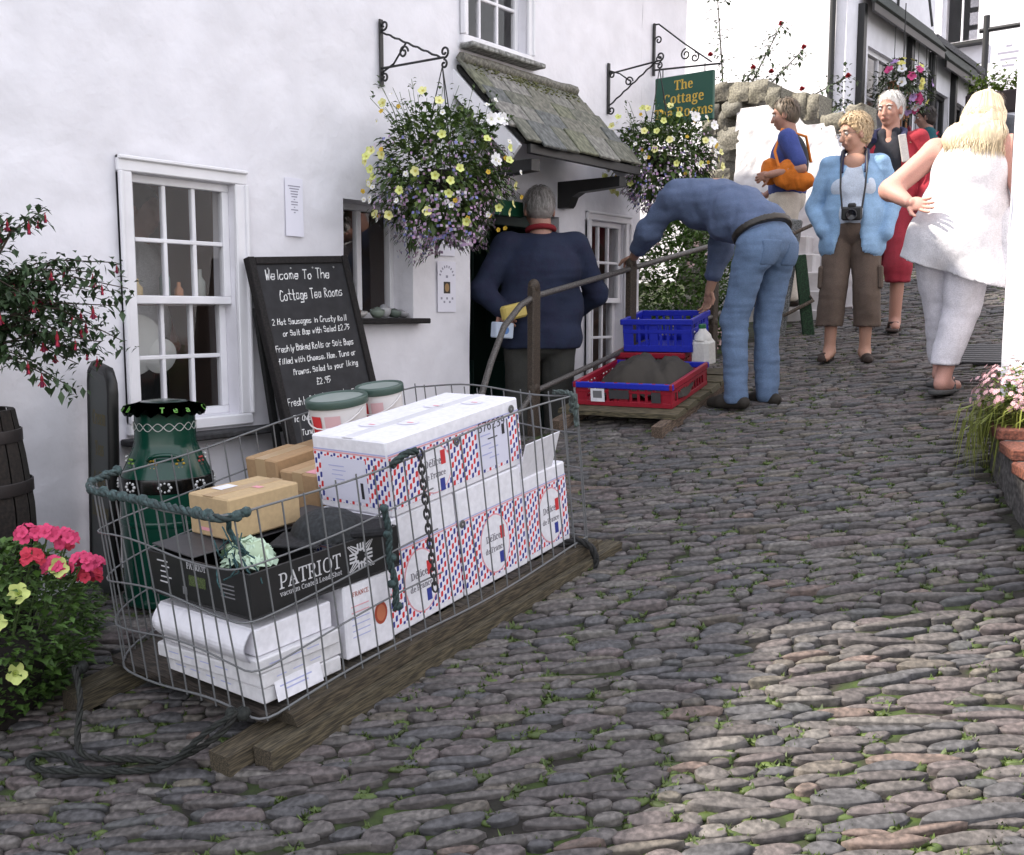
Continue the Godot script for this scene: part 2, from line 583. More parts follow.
func frame_bars(mb: MB, x: Transform3D, w: float, h: float, t: float, d: float, cols: int, rows: int, bar := 0.018) -> void:
	# a sash in local x (along), y (up), z (out); origin bottom corner
	var b := x.basis
	mb.box(x * Vector3(w * 0.5, t * 0.5, 0), Vector3(w, t, d), Color.WHITE, b)
	mb.box(x * Vector3(w * 0.5, h - t * 0.5, 0), Vector3(w, t, d), Color.WHITE, b)
	for s in [t * 0.5, w - t * 0.5]:
		mb.box(x * Vector3(s, h * 0.5, 0), Vector3(t, h - 2.0 * t - 0.001, d - 0.003), Color.WHITE, b)
	for i in range(1, cols):
		mb.box(x * Vector3(t + (w - 2.0 * t) * i / cols, h * 0.5, 0), Vector3(bar, h - 2.0 * t, d * 0.7), Color.WHITE, b)
	for j in range(1, rows):
		mb.box(x * Vector3(w * 0.5, t + (h - 2.0 * t) * j / rows, 0), Vector3(w - 2.0 * t, bar, d * 0.74), Color.WHITE, b)

func sash_window(parent: Node3D, o: Vector3, U: Vector3, w: float, h: float, rec: float, cols := 3, rows := 2) -> Node3D:
	var nrm := U.cross(Vector3.UP)
	var win := Node3D.new()
	win.name = "window"
	win.transform = Transform3D(Basis(U, Vector3.UP, nrm), o)
	parent.add_child(win, true)
	var hs := h * 0.5
	for k in 2:
		var mb := MB.new()
		var z := -rec - (0.045 if k == 0 else 0.0)
		var y0 := 0.0 if k == 0 else hs - 0.018
		var hh := hs + 0.018
		frame_bars(mb, Transform3D(Basis.IDENTITY, Vector3(0.0, y0, z)), w, hh, 0.034, 0.038, cols, rows)
		mk("sash", mb, M.white, win)
		var t := 0.034
		for i in cols:
			for j in rows:
				var pm := MB.new()
				var cw := (w - 2.0 * t) / cols
				var ch := (hh - 2.0 * t) / rows
				var c := Vector3(t + cw * i, y0 + t + ch * j, z)
				pm.quad(c, c + Vector3(cw, 0, 0), c + Vector3(cw, ch, jit(0.0012)), c + Vector3(0, ch, 0))
				mk("pane", pm, M.glass, win)
	return win

func architrave(win: Node3D, w: float, h: float, t := 0.05) -> void:
	# moulded timber surround, proud of the plaster
	var mb := MB.new()
	for k in 2:
		var tt := t if k == 0 else 0.016
		var off := 0.0 if k == 0 else t - 0.016
		var pr := 0.022 if k == 0 else 0.036
		mb.box(Vector3(-off - tt * 0.5, h * 0.5, pr * 0.5), Vector3(tt, h, pr), Color.WHITE, Basis.IDENTITY, 0.004)
		mb.box(Vector3(w + off + tt * 0.5, h * 0.5, pr * 0.5), Vector3(tt, h, pr), Color.WHITE, Basis.IDENTITY, 0.004)
		mb.box(Vector3(w * 0.5, h + off + tt * 0.5, pr * 0.5 + 0.0015), Vector3(w + 2.0 * (off + tt), tt, pr), Color.WHITE, Basis.IDENTITY, 0.004)
	mb.box(Vector3(w * 0.5, -0.025, 0.0), Vector3(w + 2.0 * t, 0.05, 0.05), Color.WHITE, Basis.IDENTITY, 0.006)
	mk("frame", mb, M.white, win)

func cottage() -> void:
	rng.seed = 31
	pn.seed = 3; pn.frequency = 1.0; pn.fractal_octaves = 2
	var c := thing("cottage", "white plastered cottage with sash windows and a slate porch", "house")
	# front face runs from z = -1.2 (u = 0) to the far end; u = -1.2 - z
	var U := Vector3(0, 0, -1)
	var nrm := Vector3(1, 0, 0)
	var wall := MB.new()
	var o := Vector3(WX, -0.4, -0.85)
	# outward normal must be +x: U x up = (0,0,-1)x(0,1,0) = (1,0,0)
	var holes := [front_hole(-2.29, 0.96, -2.79, 1.985, 0.16), front_hole(-3.44, 1.385, -3.94, 1.98, 0.22), front_hole(-4.40, 0.43, -5.28, 2.02, 0.25), front_hole(-5.625, 0.97, -6.055, 2.03, 0.14), front_hole(-4.38, 2.95, -4.93, 3.95, 0.10)]
	panel(wall, o, U, 5.41, 4.62, holes)
	# the upper storey runs on past the lower corner
	panel(wall, Vector3(WX, 2.75, -6.26), U, 0.62, 1.3, [])
	wall.quad(Vector3(WX, 2.75, -6.26), Vector3(WX, 2.75, -6.88), Vector3(WX - 0.9, 2.75, -6.88), Vector3(WX - 0.9, 2.75, -6.26))
	panel(wall, Vector3(WX, -0.4, -6.26), Vector3(-1, 0, 0), 5.2, 3.15, [])
	panel(wall, Vector3(WX, 2.75, -6.88), Vector3(-1, 0, 0), 5.2, 1.4, [])
	panel(wall, Vector3(WX - 5.2, -0.4, -0.85), Vector3(1, 0, 0), 5.2, 4.75, [])
	panel(wall, Vector3(WX - 5.2, -0.4, -6.88), Vector3(0, 0, 1), 6.03, 4.75, [])
	mk("wall", wall, M.plaster, c)
	# inside: floors, ceiling and partitions
	var ins := MB.new()
	var brown := Color(0.24, 0.15, 0.12)
	ins.box(Vector3(-5.0, 0.36, -4.05), Vector3(2.3, 0.1, 5.5), Color(0.16, 0.11, 0.08))
	ins.box(Vector3(-5.0, 2.55, -4.05), Vector3(2.3, 0.1, 5.5), Color(0.5, 0.47, 0.43))
	ins.box(Vector3(-6.1, 1.5, -4.05), Vector3(0.1, 2.4, 5.5), brown)
	ins.box(Vector3(-5.0, 1.45, -1.36), Vector3(2.2, 2.1, 0.08), brown)
	ins.box(Vector3(-5.0, 1.45, -6.2), Vector3(2.2, 2.1, 0.08), brown)
	ins.box(Vector3(-5.0, 1.45, -3.2), Vector3(2.2, 2.1, 0.08), brown)
	ins.box(Vector3(-5.0, 1.45, -4.25), Vector3(2.2, 2.1, 0.08), brown)
	ins.box(Vector3(-5.0, 1.45, -5.42), Vector3(2.2, 2.1, 0.08), brown)
	mk("interior", ins, M.v, c)
	# roof
	var rf := MB.new()
	# downhill eave higher than uphill; unseen heights shaped to steer sunlight and shade
	for q in [[4.28, 5.9, -0.88, -4.2], [3.90, 5.5, -4.2, -7.0]]:
		var zc: float = (q[2] + q[3]) * 0.5
		var zl: float = q[2] - q[3]
		for side in [-1.0, 1.0]:
			var er := Vector3(-6.4 - 2.8 * side, q[0], zc)
			if side < 0.0: er.x = -3.60
			var rg := Vector3(-6.4, q[1], zc)
			var dir := (rg - er).normalized()
			var up2 := Vector3(-dir.y, dir.x, 0)
			rf.box((er + rg) * 0.5, Vector3(er.distance_to(rg), 0.09, zl), Color(0.12, 0.12, 0.13), Basis(dir, up2, dir.cross(up2)))
		# gable ends
		for zz in [q[2] - 0.06, q[3] + 0.06]:
			rf._t(Vector3(-3.7, q[0] - 0.05, zz), Vector3(-9.1, q[0] - 0.05, zz), Vector3(-6.4, q[1] - 0.05, zz), Vector3(0, 0, 1.0 if zz > zc else -1.0), Color(0.5, 0.49, 0.5))
	mk("roof", rf, M.slate, c)
	# windows
	var w1 := sash_window(c, Vector3(WX, 0.96, -2.29), U, 0.50, 1.025, 0.05)
	architrave(w1, 0.50, 1.025, 0.062)
	var w2 := sash_window(c, Vector3(WX, 0.97, -5.625), U, 0.43, 1.06, 0.04)
	architrave(w2, 0.43, 1.06, 0.055)
	var w3 := sash_window(c, Vector3(WX, 2.95, -4.38), U, 0.55, 1.0, 0.03)
	architrave(w3, 0.55, 1.0, 0.05)
	# slate sills
	for s in [[0.885, -2.20, -2.98, w1], [0.865, -5.50, -6.24, w2], [2.885, -4.32, -5.00, w3]]:
		var m := MB.new()
		m.box(Vector3(WX + 0.05, s[0], (s[1] + s[2]) * 0.5), Vector3(0.16 if s[0] < 2.0 else 0.10, 0.028, s[1] - s[2]), Color(0.045, 0.046, 0.05) if s[0] < 2.0 else Color(0.42, 0.42, 0.40), Basis(Vector3(0, 0, 1), 0.02), 0.006)
		mk("sill", m, M.slate, c)
	# small deep casement with a dark sill board
	var sw := Node3D.new()
	sw.name = "window"
	sw.transform = Transform3D(Basis(U, Vector3.UP, nrm), Vector3(WX, 1.385, -3.44))
	c.add_child(sw, true)
	var cb := MB.new()
	frame_bars(cb, Transform3D(Basis.IDENTITY, Vector3(0, 0, -0.17)), 0.50, 0.595, 0.032, 0.05, 2, 1, 0.034)
	mk("frame", cb, M.white, sw)
	for i in 2:
		var pm := MB.new()
		var c0 := Vector3(0.04 + 0.218 * i, 0.036, -0.17)
		pm.quad(c0, c0 + Vector3(0.2, 0, 0), c0 + Vector3(0.2, 0.52, 0), c0 + Vector3(0, 0.52, 0))
		mk("pane", pm, M.glass, sw)
	var sb := MB.new()
	sb.box(Vector3(0.26, -0.012, -0.03), Vector3(0.56, 0.028, 0.24), Color(0.02, 0.018, 0.017), Basis.IDENTITY, 0.005)
	mk("sill", sb, M.vtex, sw)
	# door: dark green, standing open inwards
	var dr := Node3D.new()
	dr.name = "door"
	c.add_child(dr, true)
	var g := Color(0.008, 0.03, 0.022)
	var fm := MB.new()
	for s in [-4.43, -5.25]:
		fm.box(Vector3(WX - 0.13, 1.22, s), Vector3(0.08, 1.58, 0.06), g)
	fm.box(Vector3(WX - 0.13, 1.98, -4.84), Vector3(0.08, 0.07, 0.76), g)
	mk("frame", fm, M.vs, dr)
	var lf := MB.new()
	var lb := Basis(Vector3.UP, deg_to_rad(-80))
	var hinge := Vector3(WX - 0.17, 1.2, -5.22)
	lf.box(hinge + lb * Vector3(0, 0, 0.38), Vector3(0.04, 1.5, 0.76), g, lb)
	for pp in [[0.35, 0.2], [0.35, 0.56], [-0.38, 0.2], [-0.38, 0.56]]:
		lf.box(hinge + lb * Vector3(0.022, pp[0], pp[1]), Vector3(0.012, 0.55, 0.26), g * 1.3, lb)
	mk("leaf", lf, M.vs, dr)
	# a green board over the doorway
	var gb := MB.new()
	gb.box(Vector3(WX + 0.03, 2.03, -4.62), Vector3(0.03, 0.09, 0.46), Color(0.01, 0.075, 0.04))
	mk("lintel_board", gb, M.vs, c)
	porch(c)
	# the lower neighbour down the hill, mostly behind the camera: its eave is lower
	var nb := thing("neighbour_house", "white plastered house downhill with a lower eave joining the cottage", "house")
	var nw := MB.new()
	nw.box(Vector3(-6.4, 0.9, 3.68), Vector3(5.16, 5.0, 9.0), Color.WHITE)
	mk("wall", nw, M.plaster, nb)
	var nr := MB.new()
	var e1 := Vector3(-3.60, 3.42, 3.68)
	var g1 := Vector3(-6.4, 5.2, 3.68)
	var d1 := (g1 - e1).normalized()
	nr.box((e1 + g1) * 0.5, Vector3(e1.distance_to(g1), 0.09, 9.02), Color(0.12, 0.12, 0.13), Basis(d1, Vector3(-d1.y, d1.x, 0) * -1.0, Vector3(0, 0, -1)))
	e1 = Vector3(-9.2, 3.42, 3.68)
	d1 = (e1 - g1).normalized()
	nr.box((e1 + g1) * 0.5, Vector3(e1.distance_to(g1), 0.09, 9.02), Color(0.12, 0.12, 0.13), Basis(d1, Vector3(-d1.y, d1.x, 0) * -1.0, Vector3(0, 0, -1)))
	mk("roof", nr, M.slate, nb)

func porch(c: Node3D) -> void:
	rng.seed = 40
	var p := Node3D.new()
	p.name = "porch"
	c.add_child(p, true)
	# roof slope from the wall (x -3.8, y 2.82) to the eave (x -3.27, y 2.25); z -4.30 .. -5.40
	var A := Vector3(WX, 2.80, -4.29)
	var E := Vector3(-3.31, 2.325, -4.34)
	var Lw := 1.10
	var down := Vector3(E.x - A.x, E.y - A.y, 0).normalized()
	var nn := Vector3(-down.y, down.x, 0)
	var al := Vector3(0, 0, -1)
	var len := Vector3(E.x - A.x, E.y - A.y, 0).length()
	var bs := Basis(down, nn, down.cross(nn))
	var dk := MB.new()
	dk.box(A + down * (len * 0.5) - nn * 0.022 + al * (Lw * 0.5), Vector3(len - 0.02, 0.022, Lw - 0.03), Color(0.03, 0.028, 0.026), bs)
	mk("roof_deck", dk, M.vtex, p)
	var rows := 5
	var tones := [Color(0.24, 0.232, 0.185), Color(0.29, 0.28, 0.245), Color(0.20, 0.203, 0.16), Color(0.33, 0.315, 0.285), Color(0.22, 0.225, 0.15), Color(0.18, 0.185, 0.178)]
	for r in rows:
		var s0 := len * r / rows - 0.02
		var s1 := len * (r + 1) / rows + 0.035
		if r == 0: s0 = 0.0
		var z := -0.02 - (0.05 if r % 2 else 0.0)
		while z < Lw - 0.03:
			var w := rng.randf_range(0.12, 0.27)
			var e := minf(z + w, Lw + 0.02 + 0.03 * r / rows)
			if Lw - e < 0.07: e = Lw + 0.02 + 0.03 * r / rows
			var zz := maxf(z, -0.02 - 0.012 * r)
			var m := MB.new()
			var tilt := Basis(bs.z, -0.075 + jit(0.015)) * Basis(down, jit(0.02))
			var ends := s1 + jit(0.012)
			m.box(A + down * ((s0 + ends) * 0.5) + nn * (0.016 + 0.002 * (rng.randi() % 3)) + al * ((zz + e) * 0.5), Vector3(ends - s0, 0.017, e - zz - 0.009), tones[rng.randi() % tones.size()], tilt * bs, 0.004)
			mk("slate", m, M.slate, p)
			z = e
	# mossy mortar fillet along the wall and a lead flashing
	var fl := MB.new()
	var pts := []
	for i in 14:
		pts.append(A + al * (Lw * i / 13.0) + down * 0.02 + nn * (0.035 + jit(0.006)))
	fl.tube(pts, 0.032, 7, Color(0.24, 0.23, 0.19))
	mk("mortar_fillet", fl, M.stone, p)
	var ms := MB.new()
	for i in 260:
		var q := Vector2(rng.randf(), pow(rng.randf(), 2.0))
		var cc := 0.5 + 0.18 * rng.randfn() if rng.randf() < 0.6 else q.x
		var b := A + al * (Lw * clampf(cc, 0, 1)) + down * (0.03 + 0.12 * q.y) + nn * 0.032
		ms.ball(b, Vector3(1, 0.45, 1) * rng.randf_range(0.005, 0.012), Color(0.12, 0.125, 0.045) * rng.randf_range(0.6, 1.3), 5)
	tag(mk("moss", ms, M.leaf, p), "", "", "", "stuff")
	# white barge boards and black eave board
	for zz in [-0.005, Lw + 0.005]:
		var bb := MB.new()
		bb.box(A + down * (len * 0.5) - nn * 0.085 + al * zz, Vector3(len, 0.10, 0.022), Color.WHITE, bs, 0.003)
		mk("barge_board", bb, M.white, p)
	var eb := MB.new()
	eb.box(E + Vector3(-0.01, -0.04, -Lw * 0.5), Vector3(0.03, 0.05, Lw + 0.02), Color(0.014, 0.013, 0.013))
	mk("eave_board", eb, M.vs, p)
	# black bracket beams with a rounded nose
	for zz in [-4.42, -5.30]:
		var br := MB.new()
		var prof := [Vector2(-0.03, 0.0), Vector2(0.46, 0.0), Vector2(0.46, -0.06), Vector2(0.16, -0.075), Vector2(0.11, -0.10), Vector2(0.085, -0.15), Vector2(0.07, -0.165), Vector2(-0.03, -0.165)]
		prism(br, prof, Vector3(WX, 2.24, zz), Vector3(1, 0, 0), Vector3.UP, 0.075, Color(0.013, 0.012, 0.012))
		mk("bracket", br, M.vs, p)

func prism(mb: MB, prof: Array, o: Vector3, X: Vector3, Y: Vector3, th: float, col: Color) -> void:
	# extruded polygon, centred on o along X x Y
	var Z := X.cross(Y)
	var pts := PackedVector2Array(prof)
	var idx := Geometry2D.triangulate_polygon(pts)
	var ctr := Vector2.ZERO
	for q in pts: ctr += q / pts.size()
	for s in [-1.0, 1.0]:
		for i in range(0, idx.size(), 3):
			mb._t(o + X * pts[idx[i]].x + Y * pts[idx[i]].y + Z * th * 0.5 * s, o + X * pts[idx[i + 1]].x + Y * pts[idx[i + 1]].y + Z * th * 0.5 * s, o + X * pts[idx[i + 2]].x + Y * pts[idx[i + 2]].y + Z * th * 0.5 * s, Z * s, col)
	var cw := Geometry2D.is_polygon_clockwise(pts)
	for i in pts.size():
		var a := pts[i]
		var b := pts[(i + 1) % pts.size()]
		var e := b - a
		var no := Vector2(e.y, -e.x) * (-1.0 if cw else 1.0)
		mb._q(o + X * a.x + Y * a.y - Z * th * 0.5, o + X * b.x + Y * b.y - Z * th * 0.5, o + X * b.x + Y * b.y + Z * th * 0.5, o + X * a.x + Y * a.y + Z * th * 0.5, X * no.x + Y * no.y, col)

# ---------- the laden sledge ----------
var SF: Transform3D

func rope_path(mb: MB, pts: Array, r: float, col: Color, twist := 60.0) -> void:
	# a laid rope: three strands wound round the path
	var dense := []
	for i in pts.size() - 1:
		var a: Vector3 = pts[i]
		var b: Vector3 = pts[i + 1]
		var p0: Vector3 = pts[maxi(i - 1, 0)]
		var p3: Vector3 = pts[mini(i + 2, pts.size() - 1)]
		var k := maxi(2, int(a.distance_to(b) / 0.008))
		for j in k: dense.append(a.cubic_interpolate(b, p0, p3, float(j) / k))
	dense.append(pts[-1])
	var side := Vector3.UP
	var strands := [[], [], []]
	var len := 0.0
	for i in dense.size():
		var d: Vector3 = (dense[mini(i + 1, dense.size() - 1)] - dense[maxi(i - 1, 0)]).normalized()
		side = side - d * side.dot(d)
		if side.length() < 0.01: side = d.cross(Vector3.RIGHT)
		side = side.normalized()
		var b := d.cross(side)
		if i > 0: len += dense[i].distance_to(dense[i - 1])
		for s in 3:
			var a := len * twist + TAU * s / 3.0
			strands[s].append(dense[i] + (side * cos(a) + b * sin(a)) * r * 0.55)
	for s in 3: mb.tube(strands[s], r * 0.58, 5, col * (0.85 + 0.15 * s))

func S(lx: float, ly: float, d: float, yaw := 0.0) -> Transform3D:
	return SF * Transform3D(Basis(Vector3.UP, yaw), Vector3(lx, ly, -d))

func SL(lx: float, ly: float, d: float, yaw := 0.0) -> Transform3D:
	# goods packed more nearly level than the sledge
	return S(lx, ly, d) * Transform3D(Basis(Vector3.RIGHT, -0.075) * Basis(Vector3.UP, yaw), Vector3.ZERO)

func sledge() -> void:
	rng.seed = 51
	SF = Transform3D(Basis(Vector3.RIGHT, atan(0.145)), Vector3(-2.42, 0.362, -1.45))
	var s := thing("cage_sledge", "wooden sledge with a grey wire cage full of boxes", "sledge", SF)
	# runners: doubled weathered timbers on each side
	for q in [[0.335, -0.075, -0.03, 1.70, 0.075, 0.055], [0.415, -0.082, 0.05, 1.72, 0.07, 0.062], [0.375, -0.026, 0.16, 1.60, 0.085, 0.042], [-0.36, -0.075, -0.05, 1.70, 0.09, 0.06], [-0.33, -0.024, 0.2, 1.58, 0.08, 0.038]]:
		var m := MB.new()
		plank(m, Vector3(q[0], q[1], -(q[2] + q[3]) * 0.5), Vector3(q[4], q[5], q[3] - q[2]), Color(0.125, 0.10, 0.062) * rng.randf_range(0.75, 1.15))
		mk("runner", m, M.timber, s)
	for i in 6:
		var m := MB.new()
		var d := 0.10 + 0.26 * i
		plank(m, Vector3(0.0, -0.012, -d - 0.09), Vector3(0.74, 0.022, 0.17), Color(0.075, 0.06, 0.045) * rng.randf_range(0.8, 1.2), true)
		mk("floor_board", m, M.timberx, s)
	# wire cage: ring wires and uprights
	var col := Color(0.13, 0.135, 0.14)
	var ring := cage_ring()
	for k in 5:
		var y: float = [0.006, 0.15, 0.285, 0.42, 0.55][k]
		var pts := []
		for p in ring: pts.append(Vector3(p.x, y + 0.012 * sin(p.x * 9.0 + p.y * 5.0 + k), p.y))
		if k in [1, 2, 3]:
			# the middle wires stop where the side panel is lashed
			pts = pts.slice(0, int(pts.size() * 0.845))
		var m := MB.new()
		m.tube(pts, 0.0034 if k in [0, 4] else 0.0027, 6, col)
		mk("ring_wire", m, M.vs, s)
	var total := 0.0
	for i in ring.size() - 1: total += ring[i].distance_to(ring[i + 1])
	var run := 0.0
	var next := 0.0
	for i in ring.size() - 1:
		var l: float = ring[i].distance_to(ring[i + 1])
		while next <= run + l:
			var p: Vector2 = ring[i].lerp(ring[i + 1], (next - run) / l)
			var m := MB.new()
			var lean := Vector2(jit(0.008), jit(0.008))
			m.tube([Vector3(p.x, 0.0, p.y), Vector3(p.x + lean.x, 0.28, p.y + lean.y), Vector3(p.x + lean.x * 1.5, 0.553, p.y + lean.y * 1.5)], 0.0026, 5, col)
			mk("upright_wire", m, M.vs, s)
			next += 0.066
		run += l
	# blue-green rope whipped round the front rim
	var rp := MB.new()
	var pts := []
	for p in ring:
		if p.y > -0.26 and p.x < 0.47: pts.append(Vector3(p.x, 0.553 + jit(0.004), p.y))
	var seq := []
	for i in range(0, pts.size(), 3): seq.append(pts[i])
	rope_path(rp, seq, 0.011, Color(0.075, 0.115, 0.115), 70.0)
	for i in 26:
		var p: Vector3 = pts[int(rng.randf() * (pts.size() - 1))]
		rp.ball(p + Vector3(0, jit(0.004), 0), Vector3(0.014, 0.014, 0.014) * rng.randf_range(0.8, 1.2), Color(0.08, 0.13, 0.13), 6)
	mk("rim_rope", rp, M.vtex, s)
	# frayed knots, the plaited lashings and the chain on the street side
	var kn := MB.new()
	rope_path(kn, [Vector3(0.36, 0.55, -0.10), Vector3(0.34, 0.50, -0.11), Vector3(0.37, 0.45, -0.12), Vector3(0.30, 0.42, -0.16), Vector3(0.24, 0.40, -0.20)], 0.007, Color(0.05, 0.12, 0.13))
	for i in 14:
		var a := Vector3(0.30 + jit(0.08), 0.45 + jit(0.06), -0.13 + jit(0.03))
		kn.tube([a, a + Vector3(jit(0.03), -0.03, jit(0.02)), a + Vector3(jit(0.05), -0.06, jit(0.03))], 0.0022, 4, Color(0.06, 0.16, 0.17))
	mk("loose_rope", kn, M.vtex, s)
	var lx := 0.408
	var la := MB.new()
	rope_path(la, [Vector3(lx, 0.44, -0.57), Vector3(lx + 0.006, 0.36, -0.575), Vector3(lx, 0.28, -0.57), Vector3(lx + 0.005, 0.20, -0.575), Vector3(lx, 0.12, -0.57)], 0.010, Color(0.05, 0.085, 0.085), 80.0)
	for i in 5: la.ball(Vector3(lx + 0.004, 0.13 + 0.075 * i, -0.57 + jit(0.01)), Vector3(0.014, 0.013, 0.014), Color(0.055, 0.1, 0.1), 7)
	mk("lashing", la, M.vtex, s)
	var lb := MB.new()
	rope_path(lb, [Vector3(lx, 0.54, -0.62), Vector3(lx + 0.008, 0.562, -0.67), Vector3(lx + 0.008, 0.56, -0.72)], 0.011, Color(0.04, 0.065, 0.06), 80.0)
	mk("lashing", lb, M.vtex, s)
	var ch := MB.new()
	for i in 19:
		var y := 0.548 - 0.023 * i
		var lk := []
		for j in 13:
			var a := TAU * j / 12.0
			var e := Vector3(cos(a) * 0.008, sin(a) * 0.017, 0)
			lk.append(Vector3(lx + 0.010, y, -0.73) + Basis(Vector3.UP, 0.8 + 1.5 * (i % 2)) * e)
		ch.tube(lk, 0.0035, 5, Color(0.035, 0.035, 0.035), false)
	mk("chain", ch, M.vs, s)
	# knot at the far corner and strap round the runner end
	var fk := MB.new()
	rope_path(fk, [Vector3(0.30, 0.553, -1.56), Vector3(0.36, 0.556, -1.555), Vector3(0.405, 0.55, -1.53), Vector3(0.40, 0.50, -1.545), Vector3(0.41, 0.44, -1.535)], 0.009, Color(0.12, 0.16, 0.15))
	for i in 5: fk.ball(Vector3(0.395 + jit(0.01), 0.545 - 0.012 * i, -1.54 + jit(0.012)), Vector3.ONE * 0.013, Color(0.13, 0.17, 0.16), 6)
	mk("corner_knot", fk, M.vtex, s)
	var sp := MB.new()
	var lp := []
	for j in 17:
		var a := TAU * j / 16.0
		lp.append(Vector3(0.39 + cos(a) * 0.062, -0.05 + sin(a) * 0.068, -1.50 - 0.03 * cos(a)))
	rope_path(sp, lp, 0.013, Color(0.03, 0.03, 0.028))
	mk("runner_strap", sp, M.vtex, s)
	# dark tow rope trailing over the cobbles
	var tr := MB.new()
	var w := [[-2.74, 0.115, -1.42], [-2.72, 0.17, -1.40], [-2.62, 0.12, -1.36], [-2.55, 0.045, -1.31], [-2.46, 0.035, -1.29], [-2.34, 0.035, -1.34], [-2.22, 0.04, -1.40], [-2.12, 0.10, -1.46], [-2.09, 0.15, -1.50]]
	rope_path(tr, gpts(w), 0.0085, Color(0.028, 0.031, 0.026))
	rope_path(tr, gpts([[-2.09, 0.15, -1.52], [-2.13, 0.12, -1.44], [-2.22, 0.04, -1.36], [-2.36, 0.035, -1.27], [-2.46, 0.026, -1.26], [-2.56, 0.026, -1.26], [-2.62, 0.026, -1.22], [-2.56, 0.026, -1.19], [-2.44, 0.026, -1.24], [-2.34, 0.026, -1.31]]), 0.0085, Color(0.026, 0.029, 0.025))
	for i in 4: tr.ball(gpt([-2.10 + jit(0.02), 0.14, -1.50 + jit(0.02)]), Vector3.ONE * 0.018, Color(0.03, 0.033, 0.028), 7)
	for i in 4: tr.ball(gpt([-2.73 + jit(0.02), 0.15, -1.42 + jit(0.02)]), Vector3.ONE * 0.018, Color(0.03, 0.033, 0.028), 7)
	var tro := mk("tow_rope", tr, M.vtex)
	tag(tro, "dark tow rope trailing on the cobbles before the cage sledge", "rope")

func gpt(a: Array) -> Vector3:
	return Vector3(a[0], gy(a[2]) + a[1], a[2])

func gpts(a: Array) -> Array:
	var r := []
	for q in a: r.append(gpt(q))
	return r

func plank(mb: MB, c: Vector3, size: Vector3, col: Color, across := false) -> void:
	# a slightly crooked board, split lengthways into short runs
	var n := 6
	var base := c - size * 0.5
	var prev := Vector2(jit(0.003), jit(0.003))
	var ax := 0 if across else 2
	var rings := []
	for i in n + 1:
		var t := float(i) / n
		var o := Vector2(jit(0.0022), jit(0.0018))
		var p := c
		p[ax] = base[ax] + size[ax] * t
		var h := size * 0.5
		var ring := []
		var a2 := 2 if across else 0
		for q in [[-1, -1], [1, -1], [1, 1], [-1, 1]]:
			var v := p
			v[a2] += q[0] * h[a2] + o.x
			v.y += q[1] * h.y + o.y
			if i == 0 or i == n: v[ax] += jit(0.008)
			ring.append(v)
		rings.append(ring)
	for i in n:
		for k in 4:
			var a: Vector3 = rings[i][k]
			var b: Vector3 = rings[i][(k + 1) % 4]
			var mid: Vector3 = (a + b) * 0.5 - (rings[i][0] + rings[i][2]) * 0.5
			mb._q(a, b, rings[i + 1][(k + 1) % 4], rings[i + 1][k], mid, col)
	for e in [0, n]:
		var d := Vector3.ZERO
		d[ax] = -1.0 if (e == 0) else 1.0
		mb._q(rings[e][0], rings[e][1], rings[e][2], rings[e][3], d, col * 0.9)

func cage_ring() -> Array:
	# closed outline of the cage in sledge coordinates (x, z), round front corners
	var r := []
	var x0 := -0.385
	var x1 := 0.400
	var z0 := -0.075
	var z1 := -1.56
	var cr := 0.16
	var segs := [[Vector2(x1, z1), Vector2(x1, z0 - 0.05)], null]
	# start at the far street-side corner on the back, go round the back, house side, front, street side
	for i in 13: r.append(Vector2(x1, z1).lerp(Vector2(x0, z1), i / 13.0))
	for i in 24: r.append(Vector2(x0, z1).lerp(Vector2(x0, z0 - cr * 1.6), i / 24.0))
	for i in 9:
		var a := PI * 0.5 * i / 8.0
		r.append(Vector2(x0 + cr - cr * cos(a), z0 - cr * 1.6 + cr * 1.6 * sin(a)))
	for i in range(1, 12): r.append(Vector2(x0 + cr, z0).lerp(Vector2(x1 - 0.04, z0), i / 12.0))
	for i in 4:
		var a := PI * 0.5 * i / 3.0
		r.append(Vector2(x1 - 0.04 + 0.04 * sin(a), z0 - 0.05 + 0.05 * cos(a)))
	for i in range(1, 27): r.append(Vector2(x1, z0 - 0.05).lerp(Vector2(x1, z1), i / 26.0))
	return r

# ---------- boxes ----------
func text(parent: Node, called: String, words: String, x: Transform3D, h: float, m: Material, font := "Droid Sans", bold := false, squeeze := 1.0, align := HORIZONTAL_ALIGNMENT_CENTER) -> MeshInstance3D:
	var t := TextMesh.new()
	var f := SystemFont.new()
	f.font_names = PackedStringArray([font])
	if bold: f.font_weight = 700
	t.font = f
	t.text = words
	t.font_size = 32
	t.pixel_size = h / 23.0
	t.depth = 0.0006
	t.horizontal_alignment = align
	t.vertical_alignment = VERTICAL_ALIGNMENT_CENTER
	t.curve_step = 2.0
	return mk(called, t, m, parent, x * Transform3D(Basis.from_scale(Vector3(squeeze, 1, 1)), Vector3.ZERO))

